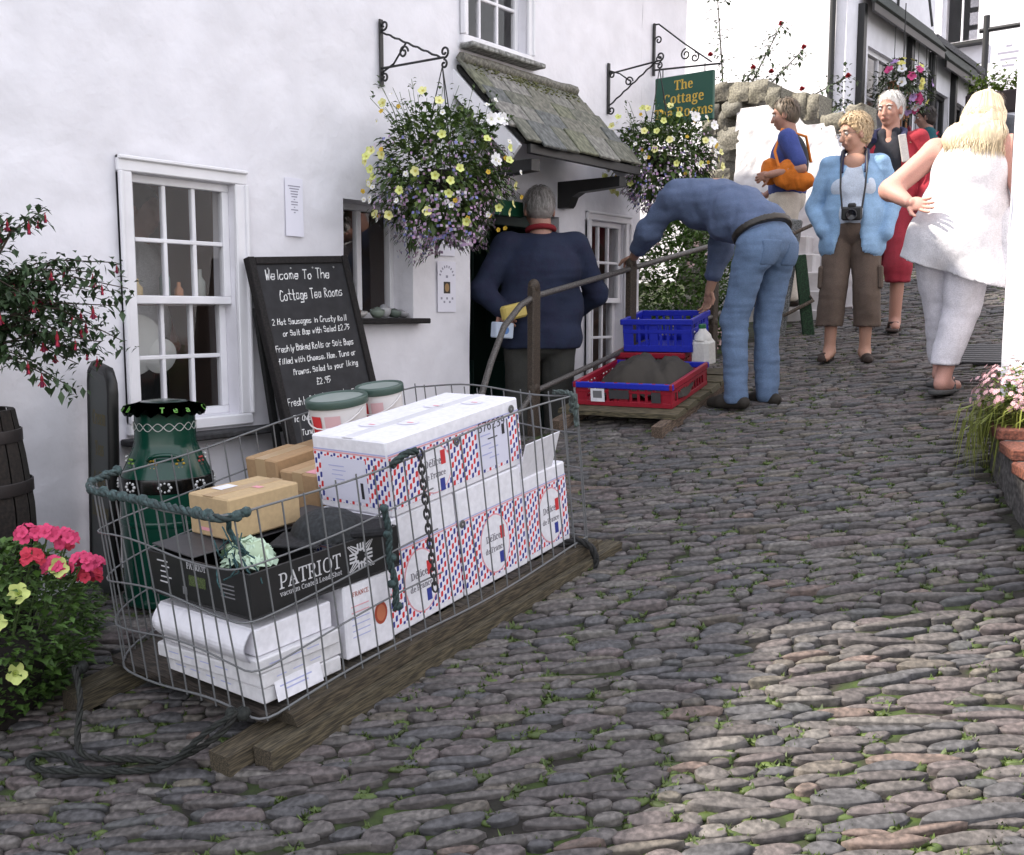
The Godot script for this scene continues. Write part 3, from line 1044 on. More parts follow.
# faces of a box with base centre at the origin: a transform whose z points out of the face
func face(size: Vector3, which: String, u := 0.0, v := 0.0, lift := 0.001) -> Transform3D:
	match which:
		"front": return Transform3D(Basis.IDENTITY, Vector3(u, v, size.z * 0.5 + lift))
		"right": return Transform3D(Basis(Vector3(0, 0, -1), Vector3.UP, Vector3(1, 0, 0)), Vector3(size.x * 0.5 + lift, v, -u))
		"left": return Transform3D(Basis(Vector3(0, 0, 1), Vector3.UP, Vector3(-1, 0, 0)), Vector3(-size.x * 0.5 - lift, v, u))
		"back": return Transform3D(Basis(Vector3(-1, 0, 0), Vector3.UP, Vector3(0, 0, -1)), Vector3(-u, v, -size.z * 0.5 - lift))
		_: return Transform3D(Basis(Vector3.RIGHT, Vector3(0, 0, -1), Vector3.UP), Vector3(u, size.y + lift, -v))

func sticker(parent: Node, called: String, x: Transform3D, w: float, h: float, m: Material, rep := Vector2.ONE) -> MeshInstance3D:
	var mb := MB.new()
	mb.quad(Vector3(-w * 0.5, -h * 0.5, 0), Vector3(w * 0.5, -h * 0.5, 0), Vector3(w * 0.5, h * 0.5, 0), Vector3(-w * 0.5, h * 0.5, 0), Color.WHITE, Vector2.ZERO, rep)
	return mk(called, mb, m, parent, x)

func disc(parent: Node, called: String, x: Transform3D, rx: float, ry: float, m: Material) -> MeshInstance3D:
	var mb := MB.new()
	for i in 28:
		var a := TAU * i / 28.0
		var b := TAU * (i + 1) / 28.0
		mb.tri(Vector3.ZERO, Vector3(cos(a) * rx, sin(a) * ry, 0), Vector3(cos(b) * rx, sin(b) * ry, 0))
	return mk(called, mb, m, parent, x)

func pattern_material() -> StandardMaterial3D:
	var im := Image.create(128, 128, false, Image.FORMAT_RGB8)
	im.fill(Color(0.90, 0.89, 0.93))
	# two columns and two rows of slanting dashes, red and blue in turn
	var cols := [Color(0.80, 0.16, 0.17), Color(0.14, 0.19, 0.52)]
	for k in 4:
		var cx := 32 * k + 16
		for j in 2:
			var cy := 64 * j + (0 if k % 2 == 0 else 32)
			var c: Color = cols[(j + (k / 2)) % 2] if k % 2 == 0 else cols[(j + 1 + (k / 2)) % 2]
			for y in range(-21, 22):
				for x in range(-11, 12):
					var xx := x - int(y * 0.18)
					if absf(x) <= 10.0 and absf(y) + absf(x) * 0.4 < 21.0:
						im.set_pixel(posmod(cx + xx, 128), posmod(cy + y, 128), c)
	var m := StandardMaterial3D.new()
	m.albedo_texture = ImageTexture.create_from_image(im)
	m.roughness = 0.5
	return m

func carton(called: String, label: String, x: Transform3D, size: Vector3, m: Material, group := "", bev := 0.005) -> Node3D:
	var t := thing(called, label, "box", x, group)
	var b := MB.new()
	b.box(Vector3(0, size.y * 0.5, 0), size, Color.WHITE, Basis.IDENTITY, bev)
	mk("body", b, m, t)
	return t

func oval_logo(t: Node, f: Transform3D, rx: float, ry: float) -> void:
	disc(t, "logo_ring", f, rx * 1.06, ry * 1.05, M.pink)
	disc(t, "logo_panel", f * Transform3D(Basis.IDENTITY, Vector3(0, 0, 0.0008)), rx, ry, M.paper)
	var g := f * Transform3D(Basis.IDENTITY, Vector3(0, 0, 0.0012))
	text(t, "lettering", "Délice", g * at(-0.008, 0.022, 0), 0.022, M.logoink, "Droid Serif", true, 0.8)
	text(t, "lettering", "de France", g * at(-0.004, -0.018, 0), 0.018, M.logoink, "Droid Serif", true, 0.8)
	sticker(t, "red_flash", g * at(rx * 0.55, 0.030, 0), 0.022, 0.045, M.red)
	sticker(t, "blue_flash", g * at(rx * 0.38, -0.055, 0), 0.022, 0.04, M.blue)

func airmail_box(label: String, x: Transform3D, size: Vector3, lid: float, logo_u: Array, group := "") -> Node3D:
	var t := carton("patterned_box", label, x, size, M.paper, group)
	var tile := 0.060
	var ph := size.y - lid - 0.03
	for fc in ["right", "front", "back"]:
		var w := size.z if fc == "right" else size.x
		sticker(t, "printed_pattern", face(size, fc, 0, 0.022 + ph * 0.5), w - 0.006, ph, M.pattern, Vector2(w / tile, ph / tile))
		sticker(t, "red_line", face(size, fc, 0, 0.022 + ph + 0.004, 0.0013), w - 0.006, 0.004, M.pink)
		sticker(t, "blue_line", face(size, fc, 0, 0.022 + ph + 0.010, 0.0013), w - 0.006, 0.004, M.palebl)
	for u in logo_u: oval_logo(t, face(size, "right", u, 0.022 + ph * 0.48, 0.0018), 0.072, minf(0.098, ph * 0.46))
	return t

func cargo() -> void:
	rng.seed = 61
	M.pattern = pattern_material()
	M.ink = mat(lin(0.02, 0.02, 0.025), 0.7)
	M.red = mat(lin(0.55, 0.03, 0.035), 0.6)
	M.blue = mat(lin(0.03, 0.045, 0.26), 0.6)
	M.pink = mat(lin(0.72, 0.32, 0.36), 0.6)
	M.palebl = mat(lin(0.40, 0.42, 0.66), 0.6)
	M.label = mat(lin(0.66, 0.66, 0.78), 0.5)
	M.blackcard = mat(lin(0.014, 0.014, 0.015), 0.42, "fine", 3.0)
	M.silver = mat(lin(0.55, 0.55, 0.57), 0.5)
	var bx := 0.335
	# lower row of three patterned boxes
	var w := 0.31
	var g := "patterned boxes on the cage sledge"
	airmail_box("patterned box in the lower row beside the black printed box", S(bx - w * 0.5, 0.002, 0.775, 0.012), Vector3(w, 0.355, 0.335), 0.10, [-0.02], g)
	var mid := airmail_box("patterned box in the middle of the lower row", S(bx - w * 0.5 + 0.004, 0.002, 1.115, -0.008), Vector3(w, 0.355, 0.33), 0.10, [0.0], g)
	grommet(mid, Vector3(w, 0.355, 0.33), -0.15, 0.245)
	var far := airmail_box("patterned box with raised white lid flaps at the uphill end", S(bx - w * 0.5, 0.002, 1.415, 0.01), Vector3(w, 0.30, 0.26), 0.05, [0.02], g)
	for q in [[0.148, 0.30, 0.04, 0.20, 0.14, -0.35, 0.0], [-0.02, 0.30, 0.13, 0.30, 0.16, 0.0, 0.35]]:
		var fm := MB.new()
		var fb := Basis(Vector3(0, 0, 1), q[5]) * Basis(Vector3.RIGHT, q[6])
		fm.box(Vector3(q[0], q[1], q[2]) + fb * Vector3(0, q[4] * 0.5, 0), Vector3(0.004, q[4], q[3]) if q[6] == 0.0 else Vector3(q[3], q[4], 0.004), Color.WHITE, fb, 0.001)
		mk("lid_flap", fm, M.paper, far)
	# the long box on top
	var ts := Vector3(0.325, 0.232, 0.63)
	var top := airmail_box("long white lidded box with number 576239 lying on the lower boxes", S(bx - 0.158, 0.360, 0.985, 0.0), ts, 0.045, [-0.12], g)
	sticker(top, "address_label", face(ts, "front", -0.03, 0.10, 0.0022), 0.20, 0.135, M.label)
	sticker(top, "barcode", face(ts, "front", 0.045, 0.07, 0.003), 0.012, 0.05, M.ink)
	for i in 5: sticker(top, "print_line", face(ts, "front", -0.06 + 0.01 * (i % 2), 0.14 - 0.014 * i, 0.003), 0.07 - 0.01 * i, 0.003, M.palebl)
	sticker(top, "address_label", face(ts, "right", 0.165, 0.108, 0.0022), 0.155, 0.15, M.label)
	text(top, "lettering", "576239", face(ts, "right", 0.165, 0.172, 0.0034), 0.030, M.ink, "Droid Sans Mono", false, 0.95)
	for i in 6: sticker(top, "print_line", face(ts, "right", 0.13 + 0.035 * (i % 2), 0.145 - 0.016 * i, 0.0032), 0.05, 0.004, M.palebl if i != 1 else M.ink)
	sticker(top, "barcode", face(ts, "right", 0.222, 0.145, 0.0032), 0.014, 0.035, M.ink)
	grommet(top, ts, -0.01, 0.158)
	grommet(top, ts, 0.275, 0.20)
	for q in [[-0.06, -0.16], [0.05, -0.10], [-0.04, 0.12], [0.06, 0.2]]:
		disc(top, "lid_print", face(ts, "top", q[0], q[1], 0.001), 0.042, 0.030, M.lidring)
		disc(top, "lid_print", face(ts, "top", q[0], q[1], 0.0016), 0.038, 0.026, M.paper)
		sticker(top, "lid_print", face(ts, "top", q[0] + 0.01, q[1], 0.0022), 0.026, 0.010, M.pink)
	var seam := MB.new()
	seam.box(Vector3(0.0, ts.y + 0.0008, 0), Vector3(0.045, 0.0016, ts.z + 0.001), Color.WHITE)
	mk("tape", seam, M.tape, top)
	# stack of white cartons at the downhill end
	var wg := "white cartons stacked at the downhill end"
	var y := 0.012
	for q in [[0.044, 0.44, 0.27, 0.0, "bottom flat white carton with printed note in the white stack"], [0.042, 0.455, 0.285, 0.04, "second flat white carton from the sledge floor"], [0.040, 0.46, 0.28, -0.03, "third flat white carton, just below the tall white carton"]]:
		var sz := Vector3(q[1], q[0], q[2])
		var c := carton("white_carton", q[4], SL(0.135 + jit(0.006), y, 0.25 + jit(0.006), q[3]), sz, M.paper2, wg, 0.004)
		for i in 4: sticker(c, "print_line", face(sz, "front", -0.15 + 0.07 * i, sz.y * 0.6, 0.001), rng.randf_range(0.03, 0.055), 0.003, M.palebl)
		for i in 3: sticker(c, "print_line", face(sz, "right", -0.08 + 0.06 * i, sz.y * 0.5, 0.001), rng.randf_range(0.03, 0.05), 0.003, M.palebl)
		y += q[0] + 0.002
	var tall := carton("white_carton", "tall white carton with a drooping lid flap under the black box", SL(0.135, y, 0.25, 0.01), Vector3(0.43, 0.075, 0.26), M.paper, wg, 0.004)
	var fl := MB.new()
	var prof := []
	for i in 9:
		var a := float(i) / 8.0
		prof.append(Vector2(0.02 + 0.028 * sin(a * PI * 0.9), 0.072 - 0.085 * a))
	for i in 8:
		for sd in 2:
			var th := 0.0035 * sd
			var p0 := Vector3(-0.205, prof[i].y, 0.112 + prof[i].x + th)
			var p1 := Vector3(0.205, prof[i].y, 0.112 + prof[i].x + th)
			var p2 := Vector3(0.205, prof[i + 1].y, 0.112 + prof[i + 1].x + th)
			var p3 := Vector3(-0.205, prof[i + 1].y, 0.112 + prof[i + 1].x + th)
			if sd: fl.quad(p3, p2, p1, p0)
			else: fl.quad(p0, p1, p2, p3)
	mk("lid_flap", fl, M.paper, tall)
	var nt := MB.new()
	nt.box(Vector3(0, 0.03, 0), Vector3(0.0015, 0.055, 0.16), Color.WHITE)
	var note := mk("delivery_note", nt, M.paper, self, SL(0.372, 0.012, 0.23, 0.03) * Transform3D(Basis(Vector3.BACK, 0.22), Vector3.ZERO))
	tag(note, "white delivery note leaning on the lowest flat carton", "paper")
	for i in 2: sticker(note, "print_line", Transform3D(Basis(Vector3(0, 0, -1), Vector3.UP, Vector3(1, 0, 0)), Vector3(0.0016, 0.04 - 0.012 * i, 0.01)), 0.11 - 0.03 * i, 0.004, M.palebl)
	# white carton with a red seal
	var rs := Vector3(0.26, 0.215, 0.19)
	var seal := carton("white_carton", "white carton with a round red seal printed on its side", SL(0.225, 0.010, 0.505, 0.02), rs, M.paper, wg)
	disc(seal, "seal", face(rs, "right", 0.045, 0.10, 0.001), 0.026, 0.034, M.seal)
	disc(seal, "seal", face(rs, "right", 0.045, 0.10, 0.0018), 0.018, 0.025, M.seal2)
	for i in 6: sticker(seal, "print_line", face(rs, "right", -0.035, 0.15 - 0.018 * i, 0.001), 0.07, 0.003, M.pink if i < 2 else M.palebl)
	text(seal, "lettering", "FRANCE", face(rs, "right", -0.03, 0.185, 0.001), 0.013, M.seal, "Droid Serif", false, 0.9)
	# black tray printed PATRIOT
	var ps := Vector3(0.45, 0.125, 0.54)
	var pt := thing("black_box", "open black box printed PATRIOT with a flag emblem", "box", SL(0.135, 0.238, 0.385, 0.015))
	var pb := MB.new()
	pb.box(Vector3(0, 0.004, 0), Vector3(ps.x, 0.008, ps.z))
	for k in [-1, 1]:
		pb.box(Vector3(k * (ps.x * 0.5 - 0.003), ps.y * 0.5 + 0.004, 0), Vector3(0.006, ps.y - 0.008, ps.z))
		pb.box(Vector3(0, ps.y * 0.5 + 0.004, k * (ps.z * 0.5 - 0.003)), Vector3(ps.x - 0.012, ps.y - 0.008, 0.006))
	mk("body", pb, M.blackcard, pt)
	var pf := MB.new()
	pf.box(Vector3(-0.12, ps.y + 0.010, 0.02), Vector3(0.19, 0.004, 0.48), Color.WHITE, Basis(Vector3(0, 0, 1), -0.07))
	pf.box(Vector3(0.02, ps.y + 0.012, -0.21), Vector3(0.36, 0.004, 0.11), Color.WHITE, Basis(Vector3(1, 0, 0), 0.06))
	mk("lid_flap", pf, M.blackcard2, pt)
	text(pt, "lettering", "PATRIOT", face(ps, "right", -0.07, 0.078), 0.040, M.silver, "Droid Serif", false, 0.92)
	text(pt, "lettering", "vacuum Coated Lead Shot", face(ps, "right", -0.07, 0.045), 0.013, M.silver, "Droid Serif", false, 0.98)
	flag_emblem(pt, face(ps, "right", 0.115, 0.072), 0.062)
	sticker(pt, "hand_hole", face(ps, "front", 0.0, 0.068), 0.075, 0.030, M.greenish)
	text(pt, "lettering", "PATRIOT", face(ps, "front", 0.0, 0.108), 0.016, M.silver, "Droid Serif", false, 0.9)
	for i in 5: sticker(pt, "print_line", face(ps, "front", -0.155 + 0.012 * (i % 2), 0.104 - 0.015 * i), 0.05 - 0.012 * (i % 3), 0.004, M.silver)
	for i in 4: sticker(pt, "print_line", face(ps, "front", 0.13, 0.082 - 0.011 * i), 0.06, 0.004, M.greyprint)
	sticker(pt, "print_line", face(ps, "front", -0.06, 0.035), 0.02, 0.022, M.greyprint)
	# what lies in it: a wrapped lettuce and a dark cap
	var lt := MB.new()
	for i in 90:
		var a := rng.randf() * TAU
		var r := sqrt(rng.randf())
		var p := Vector3(cos(a) * r * 0.085, 0.045 * (1.0 - r * r) + 0.012, sin(a) * r * 0.06)
		var nn := Vector3(p.x, 0.06, p.z).normalized()
		var t1 := nn.cross(Vector3(jit(1), jit(1), jit(1))).normalized() * rng.randf_range(0.015, 0.032)
		var t2 := nn.cross(t1).normalized() * rng.randf_range(0.012, 0.026)
		var f := rng.randf_range(0.75, 1.1)
		lt.quad(p - t1 - t2 - nn * 0.008, p + t1 - t2, p + t1 + t2 - nn * 0.008, p - t1 + t2, Color(0.48 * f, 0.62 * f, 0.46 * f))
	lt.ball(Vector3(0, 0.012, 0), Vector3(0.08, 0.045, 0.058), Color(0.35, 0.45, 0.3), 10)
	var lo := mk("wrapped_lettuce", lt, M.vs, self, SL(0.17, 0.345, 0.27))
	tag(lo, "pale green lettuce in clear wrap on the black box", "vegetable")
	var cp := MB.new()
	var pr := []
	for i in 9:
		var a := PI * 0.5 * i / 8.0
		pr.append(Vector2(0.105 * cos(a) + 0.004, 0.075 * sin(a)))
	cp.lathe(pr, 20, Vector3.ZERO, Basis.IDENTITY, Color(0.035, 0.036, 0.04))
	cp.box(Vector3(-0.04, 0.008, 0.10), Vector3(0.15, 0.008, 0.10), Color(0.022, 0.022, 0.025), Basis(Vector3.RIGHT, 0.12), 0.004)
	cp.box(Vector3(0.09, 0.012, -0.02), Vector3(0.16, 0.024, 0.13), Color(0.018, 0.018, 0.02), Basis(Vector3.UP, 0.4), 0.01)
	var co := mk("cap", cp, M.vtex, self, SL(0.24, 0.352, 0.50, 0.4))
	tag(co, "dark grey cloth cap lying on the black box", "cap")
	# brown cardboard
	var cs := Vector3(0.19, 0.12, 0.25)
	var tan := carton("cardboard_box", "small light tan cardboard box with torn labels, on the black box", SL(0.02, 0.380, 0.385, 0.0), cs, M.tan)
	var tn := MB.new()
	tn.box(Vector3(0, cs.y + 0.0006, 0), Vector3(0.045, 0.0012, cs.z + 0.002), Color.WHITE)
	mk("tape", tn, M.tantape, tan)
	sticker(tan, "label_scrap", face(cs, "top", -0.05, -0.03, 0.0014), 0.05, 0.06, M.paper)
	sticker(tan, "label_scrap", face(cs, "top", 0.04, 0.02, 0.0014), 0.035, 0.02, M.pink)
	sticker(tan, "label_scrap", face(cs, "front", -0.02, 0.022, 0.001), 0.06, 0.010, M.pink)
	var g2 := "brown cardboard boxes on the sledge"
	var b1s := Vector3(0.16, 0.47, 0.19)
	var b1 := carton("cardboard_box", "tall narrow brown cardboard box against the house side of the cage", S(-0.30, 0.004, 0.79, 0.02), b1s, M.card, g2)
	var b2s := Vector3(0.185, 0.44, 0.175)
	var b2 := carton("cardboard_box", "brown cardboard box pressed against the end of the long white box", S(-0.115, 0.004, 0.785, -0.02), b2s, M.card2, g2)
	sticker(b2, "label_scrap", face(b2s, "top", 0.05, -0.05, 0.001), 0.05, 0.045, M.pink)
	var b3s := Vector3(0.31, 0.46, 0.54)
	var b3 := carton("cardboard_box", "large brown cardboard box carrying the two white tubs", S(-0.225, 0.004, 1.17, 0.0), b3s, M.card, g2)
	for q in [[b1, b1s], [b2, b2s], [b3, b3s]]:
		var tp := MB.new()
		tp.box(Vector3(0.0, q[1].y + 0.0006, 0), Vector3(0.05, 0.0012, q[1].z + 0.002), Color.WHITE)
		tp.box(Vector3(0.0, q[1].y - 0.03, q[1].z * 0.5 + 0.0006), Vector3(0.05, 0.06, 0.0012), Color.WHITE)
		mk("tape", tp, M.tantape, q[0])
	# white catering tubs with green lids
	for q in [[-0.25, 1.02, 0.105, "white catering tub with green lid and red label, wider one"], [-0.245, 1.225, 0.085, "white catering tub with green lid, narrower one by the cage side"]]:
		var t := thing("catering_tub", q[3], "tub", S(q[0], 0.466, q[1], 0.3), "white catering tubs with green lids")
		var r: float = q[2]
		var bm := MB.new()
		bm.lathe([Vector2(0.001, 0), Vector2(r * 0.86, 0), Vector2(r * 0.88, 0.006), Vector2(r * 0.97, 0.13), Vector2(r * 0.97, 0.14)], 28)
		mk("body", bm, M.tub, t)
		var lm := MB.new()
		lm.lathe([Vector2(r * 0.98, 0.128), Vector2(r * 1.06, 0.130), Vector2(r * 1.06, 0.152), Vector2(r * 1.02, 0.158), Vector2(r * 0.93, 0.158), Vector2(r * 0.90, 0.153)], 28)
		mk("lid", lm, M.tublid, t)
		var lt2 := MB.new()
		lt2.lathe([Vector2(r * 0.905, 0.1525), Vector2(r * 0.5, 0.154), Vector2(0.001, 0.1545)], 28)
		mk("lid_top", lt2, M.lidtop, t)
		for lab in [[-0.55, 0.45, M.red], [0.05, 0.55, M.pinklabel]]:
			var ml := MB.new()
			for i in 8:
				var a: float = PI * 0.5 - lab[0] - lab[1] * i / 8.0
				var b: float = PI * 0.5 - lab[0] - lab[1] * (i + 1) / 8.0
				var r0 := r * 0.90 + 0.003
				var r1 := r * 0.955 + 0.003
				ml.quad(Vector3(cos(a) * r0, 0.03, sin(a) * r0), Vector3(cos(b) * r0, 0.03, sin(b) * r0), Vector3(cos(b) * r1, 0.105, sin(b) * r1), Vector3(cos(a) * r1, 0.105, sin(a) * r1))
			mk("label", ml, lab[2], t)
		var hd := MB.new()
		var hp := []
		for i in 13:
			var a := PI * i / 12.0
			hp.append(Vector3(cos(a) * r * 1.0, 0.118 - 0.055 * sin(a), sin(a) * r * 1.03 + 0.002))
		hd.tube(hp, 0.003, 6)
		mk("handle", hd, M.tub, t)

func grommet(t: Node, size: Vector3, u: float, v: float) -> void:
	var m := MB.new()
	var f := face(size, "right", u, v, 0.002)
	m.lathe([Vector2(0.004, 0.002), Vector2(0.012, 0.003), Vector2(0.014, 0.0)], 14, f.origin, Basis(f.basis.x, f.basis.z, -f.basis.y), Color(0.1, 0.1, 0.1))
	mk("grommet", m, M.vs, t)

func flag_emblem(t: Node, f: Transform3D, s: float) -> void:
	# hatched flag of crossing bars
	var m := MB.new()
	var bars := [[0.0, 0.30, false], [PI * 0.5, 0.30, false], [PI * 0.25, 0.55, true], [-PI * 0.25, 0.55, true]]
	for b in bars:
		var d := Vector2(cos(b[0]), sin(b[0]))
		var n := Vector2(-d.y, d.x)
		for k in [-1, 0, 1]:
			var w := 0.006
			var off: Vector2 = n * 0.011 * k
			var l: float = s * (0.72 if not b[2] else 1.05)
			for h in [-1.0, 1.0]:
				var a: Vector2 = d * h * s * 0.24 + off
				var e: Vector2 = d * h * l + off
				var q := [a - n * w * 0.5, e - n * w * 0.5, e + n * w * 0.5, a + n * w * 0.5]
				var P := []
				for p in q: P.append(Vector3(clampf(p.x, -s * 0.8, s * 0.8), clampf(p.y, -s * 0.62, s * 0.62), 0.0002 * (k + 2)))
				m._q(P[0], P[1], P[2], P[3], Vector3(0, 0, 1), Color.WHITE)
	mk("flag_emblem", m, M.silver, t, f)

# ---------- chalk lettering: strokes on a grid, base line 2, x-height 6, capitals 9 ----------
const GLYPH := {
	"A": "02294 13424", "B": "0209 0929384706 0646453212 12", "C": "482919 190603 031232 3243", "F": "0209 0949 0636", "H": "0209 4249 0646", "O": "2906033243 434639 29", "P": "0209 09293937 370606", "R": "0209 0929383706 0642", "S": "4829190806 0646 464332 3203", "T": "2229 0949", "W": "0912 1226 2632 3249",
	"a": "4636 36161403 031232 3244 4642", "b": "0209 0616363432 321202", "c": "46361604 04031232 3243", "d": "4249 46361604 0403123242", "e": "04444616 16040312 123243", "f": "2229 2938 38491 0636", "g": "4636161403 03123244 4640 403000 ", "h": "0209 05263645 4542", "i": "2226 2728", "k": "0209 0446 1442", "l": "2229", "m": "0206 05161522 1526364542", "n": "0206 0526364542", "o": "26050312 123244 443626", "p": "0006 0616363432 321202", "q": "4046 463616040312 3242", "r": "0206 052636 ", "s": "46160514 344332 3202", "t": "2922 2242 0646", "u": "0603123243 4642", "v": "0622 2246", "w": "0612 1225 2532 3246", "x": "0642 0246", "y": "0622 4610", "I": "2229", "Y": "0926 4926 2622",
	"2": "0819293847 4702 0242", "5": "49090616 36453412", "7": "0949 4912", "9": "4626170819 19394947 4942", "£": "48291917 1712 0212 1242 0535", ".": "2223", ",": "2312", "&": "4219 1929 2804 03124"
}

func chalk_line(parent: Node, words: String, x: Transform3D, h: float, m: Material, w := 0.0032) -> void:
	# each letter drawn as thin overlapping chalk strokes
	var mb := MB.new()
	var s := h / 7.0
	var cx := 0.0
	var lift := 0.0
	for ch in words:
		if ch == " ":
			cx += 3.2 * s
			continue
		var wd := 0.5
		var lean := 0.16 + jit(0.05)
		var dy := jit(0.35)
		var sc := rng.randf_range(0.9, 1.08)
		var maxx := 0.0
		if GLYPH.has(ch):
			for st in (GLYPH[ch] as String).split(" ", false):
				var pts := []
				for i in range(0, st.length() - 1, 2):
					var px := float(st[i])
					var py := float(st[i + 1])
					maxx = maxf(maxx, px)
					pts.append(Vector2(cx + (px * 0.82 * sc + (py - 2.0) * lean) * s, ((py - 2.0) * sc + dy) * s))
				for i in pts.size() - 1:
					var a: Vector2 = pts[i]
					var b: Vector2 = pts[i + 1]
					var d := (b - a).normalized() * w * 0.4
					var n := Vector2(-d.y, d.x).normalized() * w * 0.5 * rng.randf_range(0.75, 1.2)
					lift = fmod(lift + 0.00002, 0.0004)
					var f := rng.randf_range(0.55, 0.95)
					var col := Color(f, f, f)
					mb.quad(Vector3(a.x - d.x - n.x, a.y - d.y - n.y, lift) , Vector3(b.x + d.x - n.x, b.y + d.y - n.y, lift), Vector3(b.x + d.x + n.x, b.y + d.y + n.y, lift), Vector3(a.x - d.x + n.x, a.y - d.y + n.y, lift), col)
		cx += (maxx * 0.82 + 1.25) * s
	if mb.V.size(): mk("lettering", mb, m, parent, x)

func chalk_width(words: String) -> float:
	var c := 0.0
	for ch in words:
		if ch == " ":
			c += 3.2
			continue
		var mx := 0.0
		if GLYPH.has(ch):
			for st in (GLYPH[ch] as String).split(" ", false):
				for i in range(0, st.length() - 1, 2): mx = maxf(mx, float(st[i]))
		c += mx * 0.82 + 1.25
	return c

func frontage() -> void:
	rng.seed = 71
	M.chalk = mat(lin(0.9, 0.9, 0.9), 0.95, "", 1.0, "", 0.5, true)
	M.board = mat(lin(0.022, 0.022, 0.026), 0.75, "coarse", 3.0)
	# chalkboard leaning on the wall
	var top := Vector3(-3.735, 1.66, -2.80)
	var foot := Vector3(-3.44, 0.50, -2.86)
	var up := (top - foot).normalized()
	var al := Vector3(0.02, -0.005, -1).normalized()
	var nn := al.cross(up).normalized()
	al = up.cross(nn)
	var H := top.distance_to(foot)
	var Wd := 0.585
	var cbx := Transform3D(Basis(al, up, nn), foot)
	var cb := thing("chalkboard", "black chalkboard with handwritten tea room menu leaning on the wall", "chalkboard", cbx)
	var m := MB.new()
	m.box(Vector3(Wd * 0.5, H * 0.5, 0), Vector3(Wd - 0.02, H - 0.02, 0.018))
	mk("panel", m, M.board, cb)
	var fr := MB.new()
	for q in [[0.016, H * 0.5, 0.036, H], [Wd - 0.016, H * 0.5, 0.036, H]]: fr.box(Vector3(q[0], q[1], 0.002), Vector3(q[2], q[3], 0.042), Color(0.017, 0.015, 0.014))
	for y in [0.018, H - 0.018]: fr.box(Vector3(Wd * 0.5, y, 0.0), Vector3(Wd - 0.075, 0.034, 0.038), Color(0.017, 0.015, 0.014))
	mk("frame", fr, M.vtex, cb)
	# back legs of the folding board, pushed against the wall
	var lg := MB.new()
	for xx in [0.03, Wd - 0.03]: lg.box(Vector3(xx, H * 0.42, -0.10), Vector3(0.035, H * 0.8, 0.025), Color(0.015, 0.013, 0.012), Basis(Vector3.RIGHT, 0.12))
	mk("back_leg", lg, M.vtex, cb)
	var rows := [["Welcome To The", 0.075, 0.105, 0.045], ["Cottage Tea Rooms", 0.13, 0.205, 0.045], ["2 Hot Sausages in Crusty Roll", 0.055, 0.315, 0.026], ["or Salt Bap with Salad £2.75", 0.10, 0.37, 0.026], ["Freshly Baked Rolls or Salt Baps", 0.04, 0.44, 0.028], ["filled with Cheese, Ham, Tuna or", 0.04, 0.495, 0.026], ["Prawns, Salad to your liking", 0.11, 0.55, 0.026], ["£2.95", 0.23, 0.605, 0.028], ["Freshly Baked Baguette, Filled", 0.04, 0.69, 0.034], ["To Overflowing with Cheese", 0.05, 0.76, 0.028], ["Tuna or Prawns & Salad", 0.08, 0.825, 0.028], ["you can have Salad", 0.05, 0.885, 0.028], ["Hot or Cold Drinks", 0.06, 0.95, 0.028]]
	for r in rows:
		var ww: float = chalk_width(r[0]) * r[3] / 7.0
		var room: float = Wd - 0.05 - r[1]
		var sq := minf(1.0, room / (ww + 0.03))
		chalk_line(cb, r[0], Transform3D(Basis(Vector3(0, 0, 1), jit(0.02) + 0.01) * Basis.from_scale(Vector3(sq, 1, 1)), Vector3(r[1], H - r[2], 0.0105)), r[3], M.chalk, 0.0036 + 0.06 * maxf(r[3] - 0.026, 0.0))
	for i in 4:
		var sm := MB.new()
		sm.lathe([Vector2(0.001, 0.003), Vector2(0.004, 0.002), Vector2(0.005, 0.0)], 8, Vector3(0.10 + 0.13 * i, H - 0.055, 0.0098), Basis(Vector3.RIGHT, PI * 0.5), Color(0.3, 0.3, 0.3))
		mk("screw", sm, M.vs, cb)

	churn()
	# narrow notice board seen nearly edge on
	var nbx := Transform3D(Basis(Vector3(0.98, 0, 0.18) * 0.55, Vector3.UP, Vector3(-0.18, 0, 0.98)) * Basis(Vector3.RIGHT, -0.03), Vector3(-3.74, gy(-2.02) - 0.02, -2.03))
	var nb := thing("notice_board", "tall narrow dark notice board with faded gold letters by the churn", "board", nbx)
	var b := MB.new()
	var prof := [Vector2(0, 0), Vector2(0.40, 0), Vector2(0.40, 0.80), Vector2(0.385, 0.84), Vector2(0.33, 0.88), Vector2(0.07, 0.90), Vector2(0.015, 0.88), Vector2(0, 0.84)]
	prism(b, prof, Vector3.ZERO, Vector3.RIGHT, Vector3.UP, 0.03, Color(0.035, 0.04, 0.038))
	mk("panel", b, M.vs, nb)
	var fe := MB.new()
	var rim := []
	for p in prof: rim.append(Vector3(p.x, p.y, 0))
	rim.append(rim[0])
	fe.tube(rim, 0.022, 8, Color(0.008, 0.008, 0.009))
	mk("rim", fe, M.vs, nb)
	M.gold = mat(lin(0.42, 0.27, 0.035), 0.5)
	M.fadedgold = mat(lin(0.12, 0.10, 0.045), 0.7)
	var ws := ["Cream", "Teas", "Coffee", "Lunches"]
	for i in 4: text(nb, "lettering", ws[i], Transform3D(Basis.IDENTITY, Vector3(0.2, 0.70 - 0.12 * i, 0.0155)), 0.055, M.fadedgold, "Droid Serif", true)

	barrel()
	# paper notices on the wall
	var n1 := Transform3D(Basis(Vector3(0, 0, -1), Vector3.UP, Vector3(1, 0, 0)), Vector3(WX + 0.014, 1.91, -3.125))
	notice(n1, 0.105, 0.27, 0, "small typed paper notice on the wall above the chalkboard")
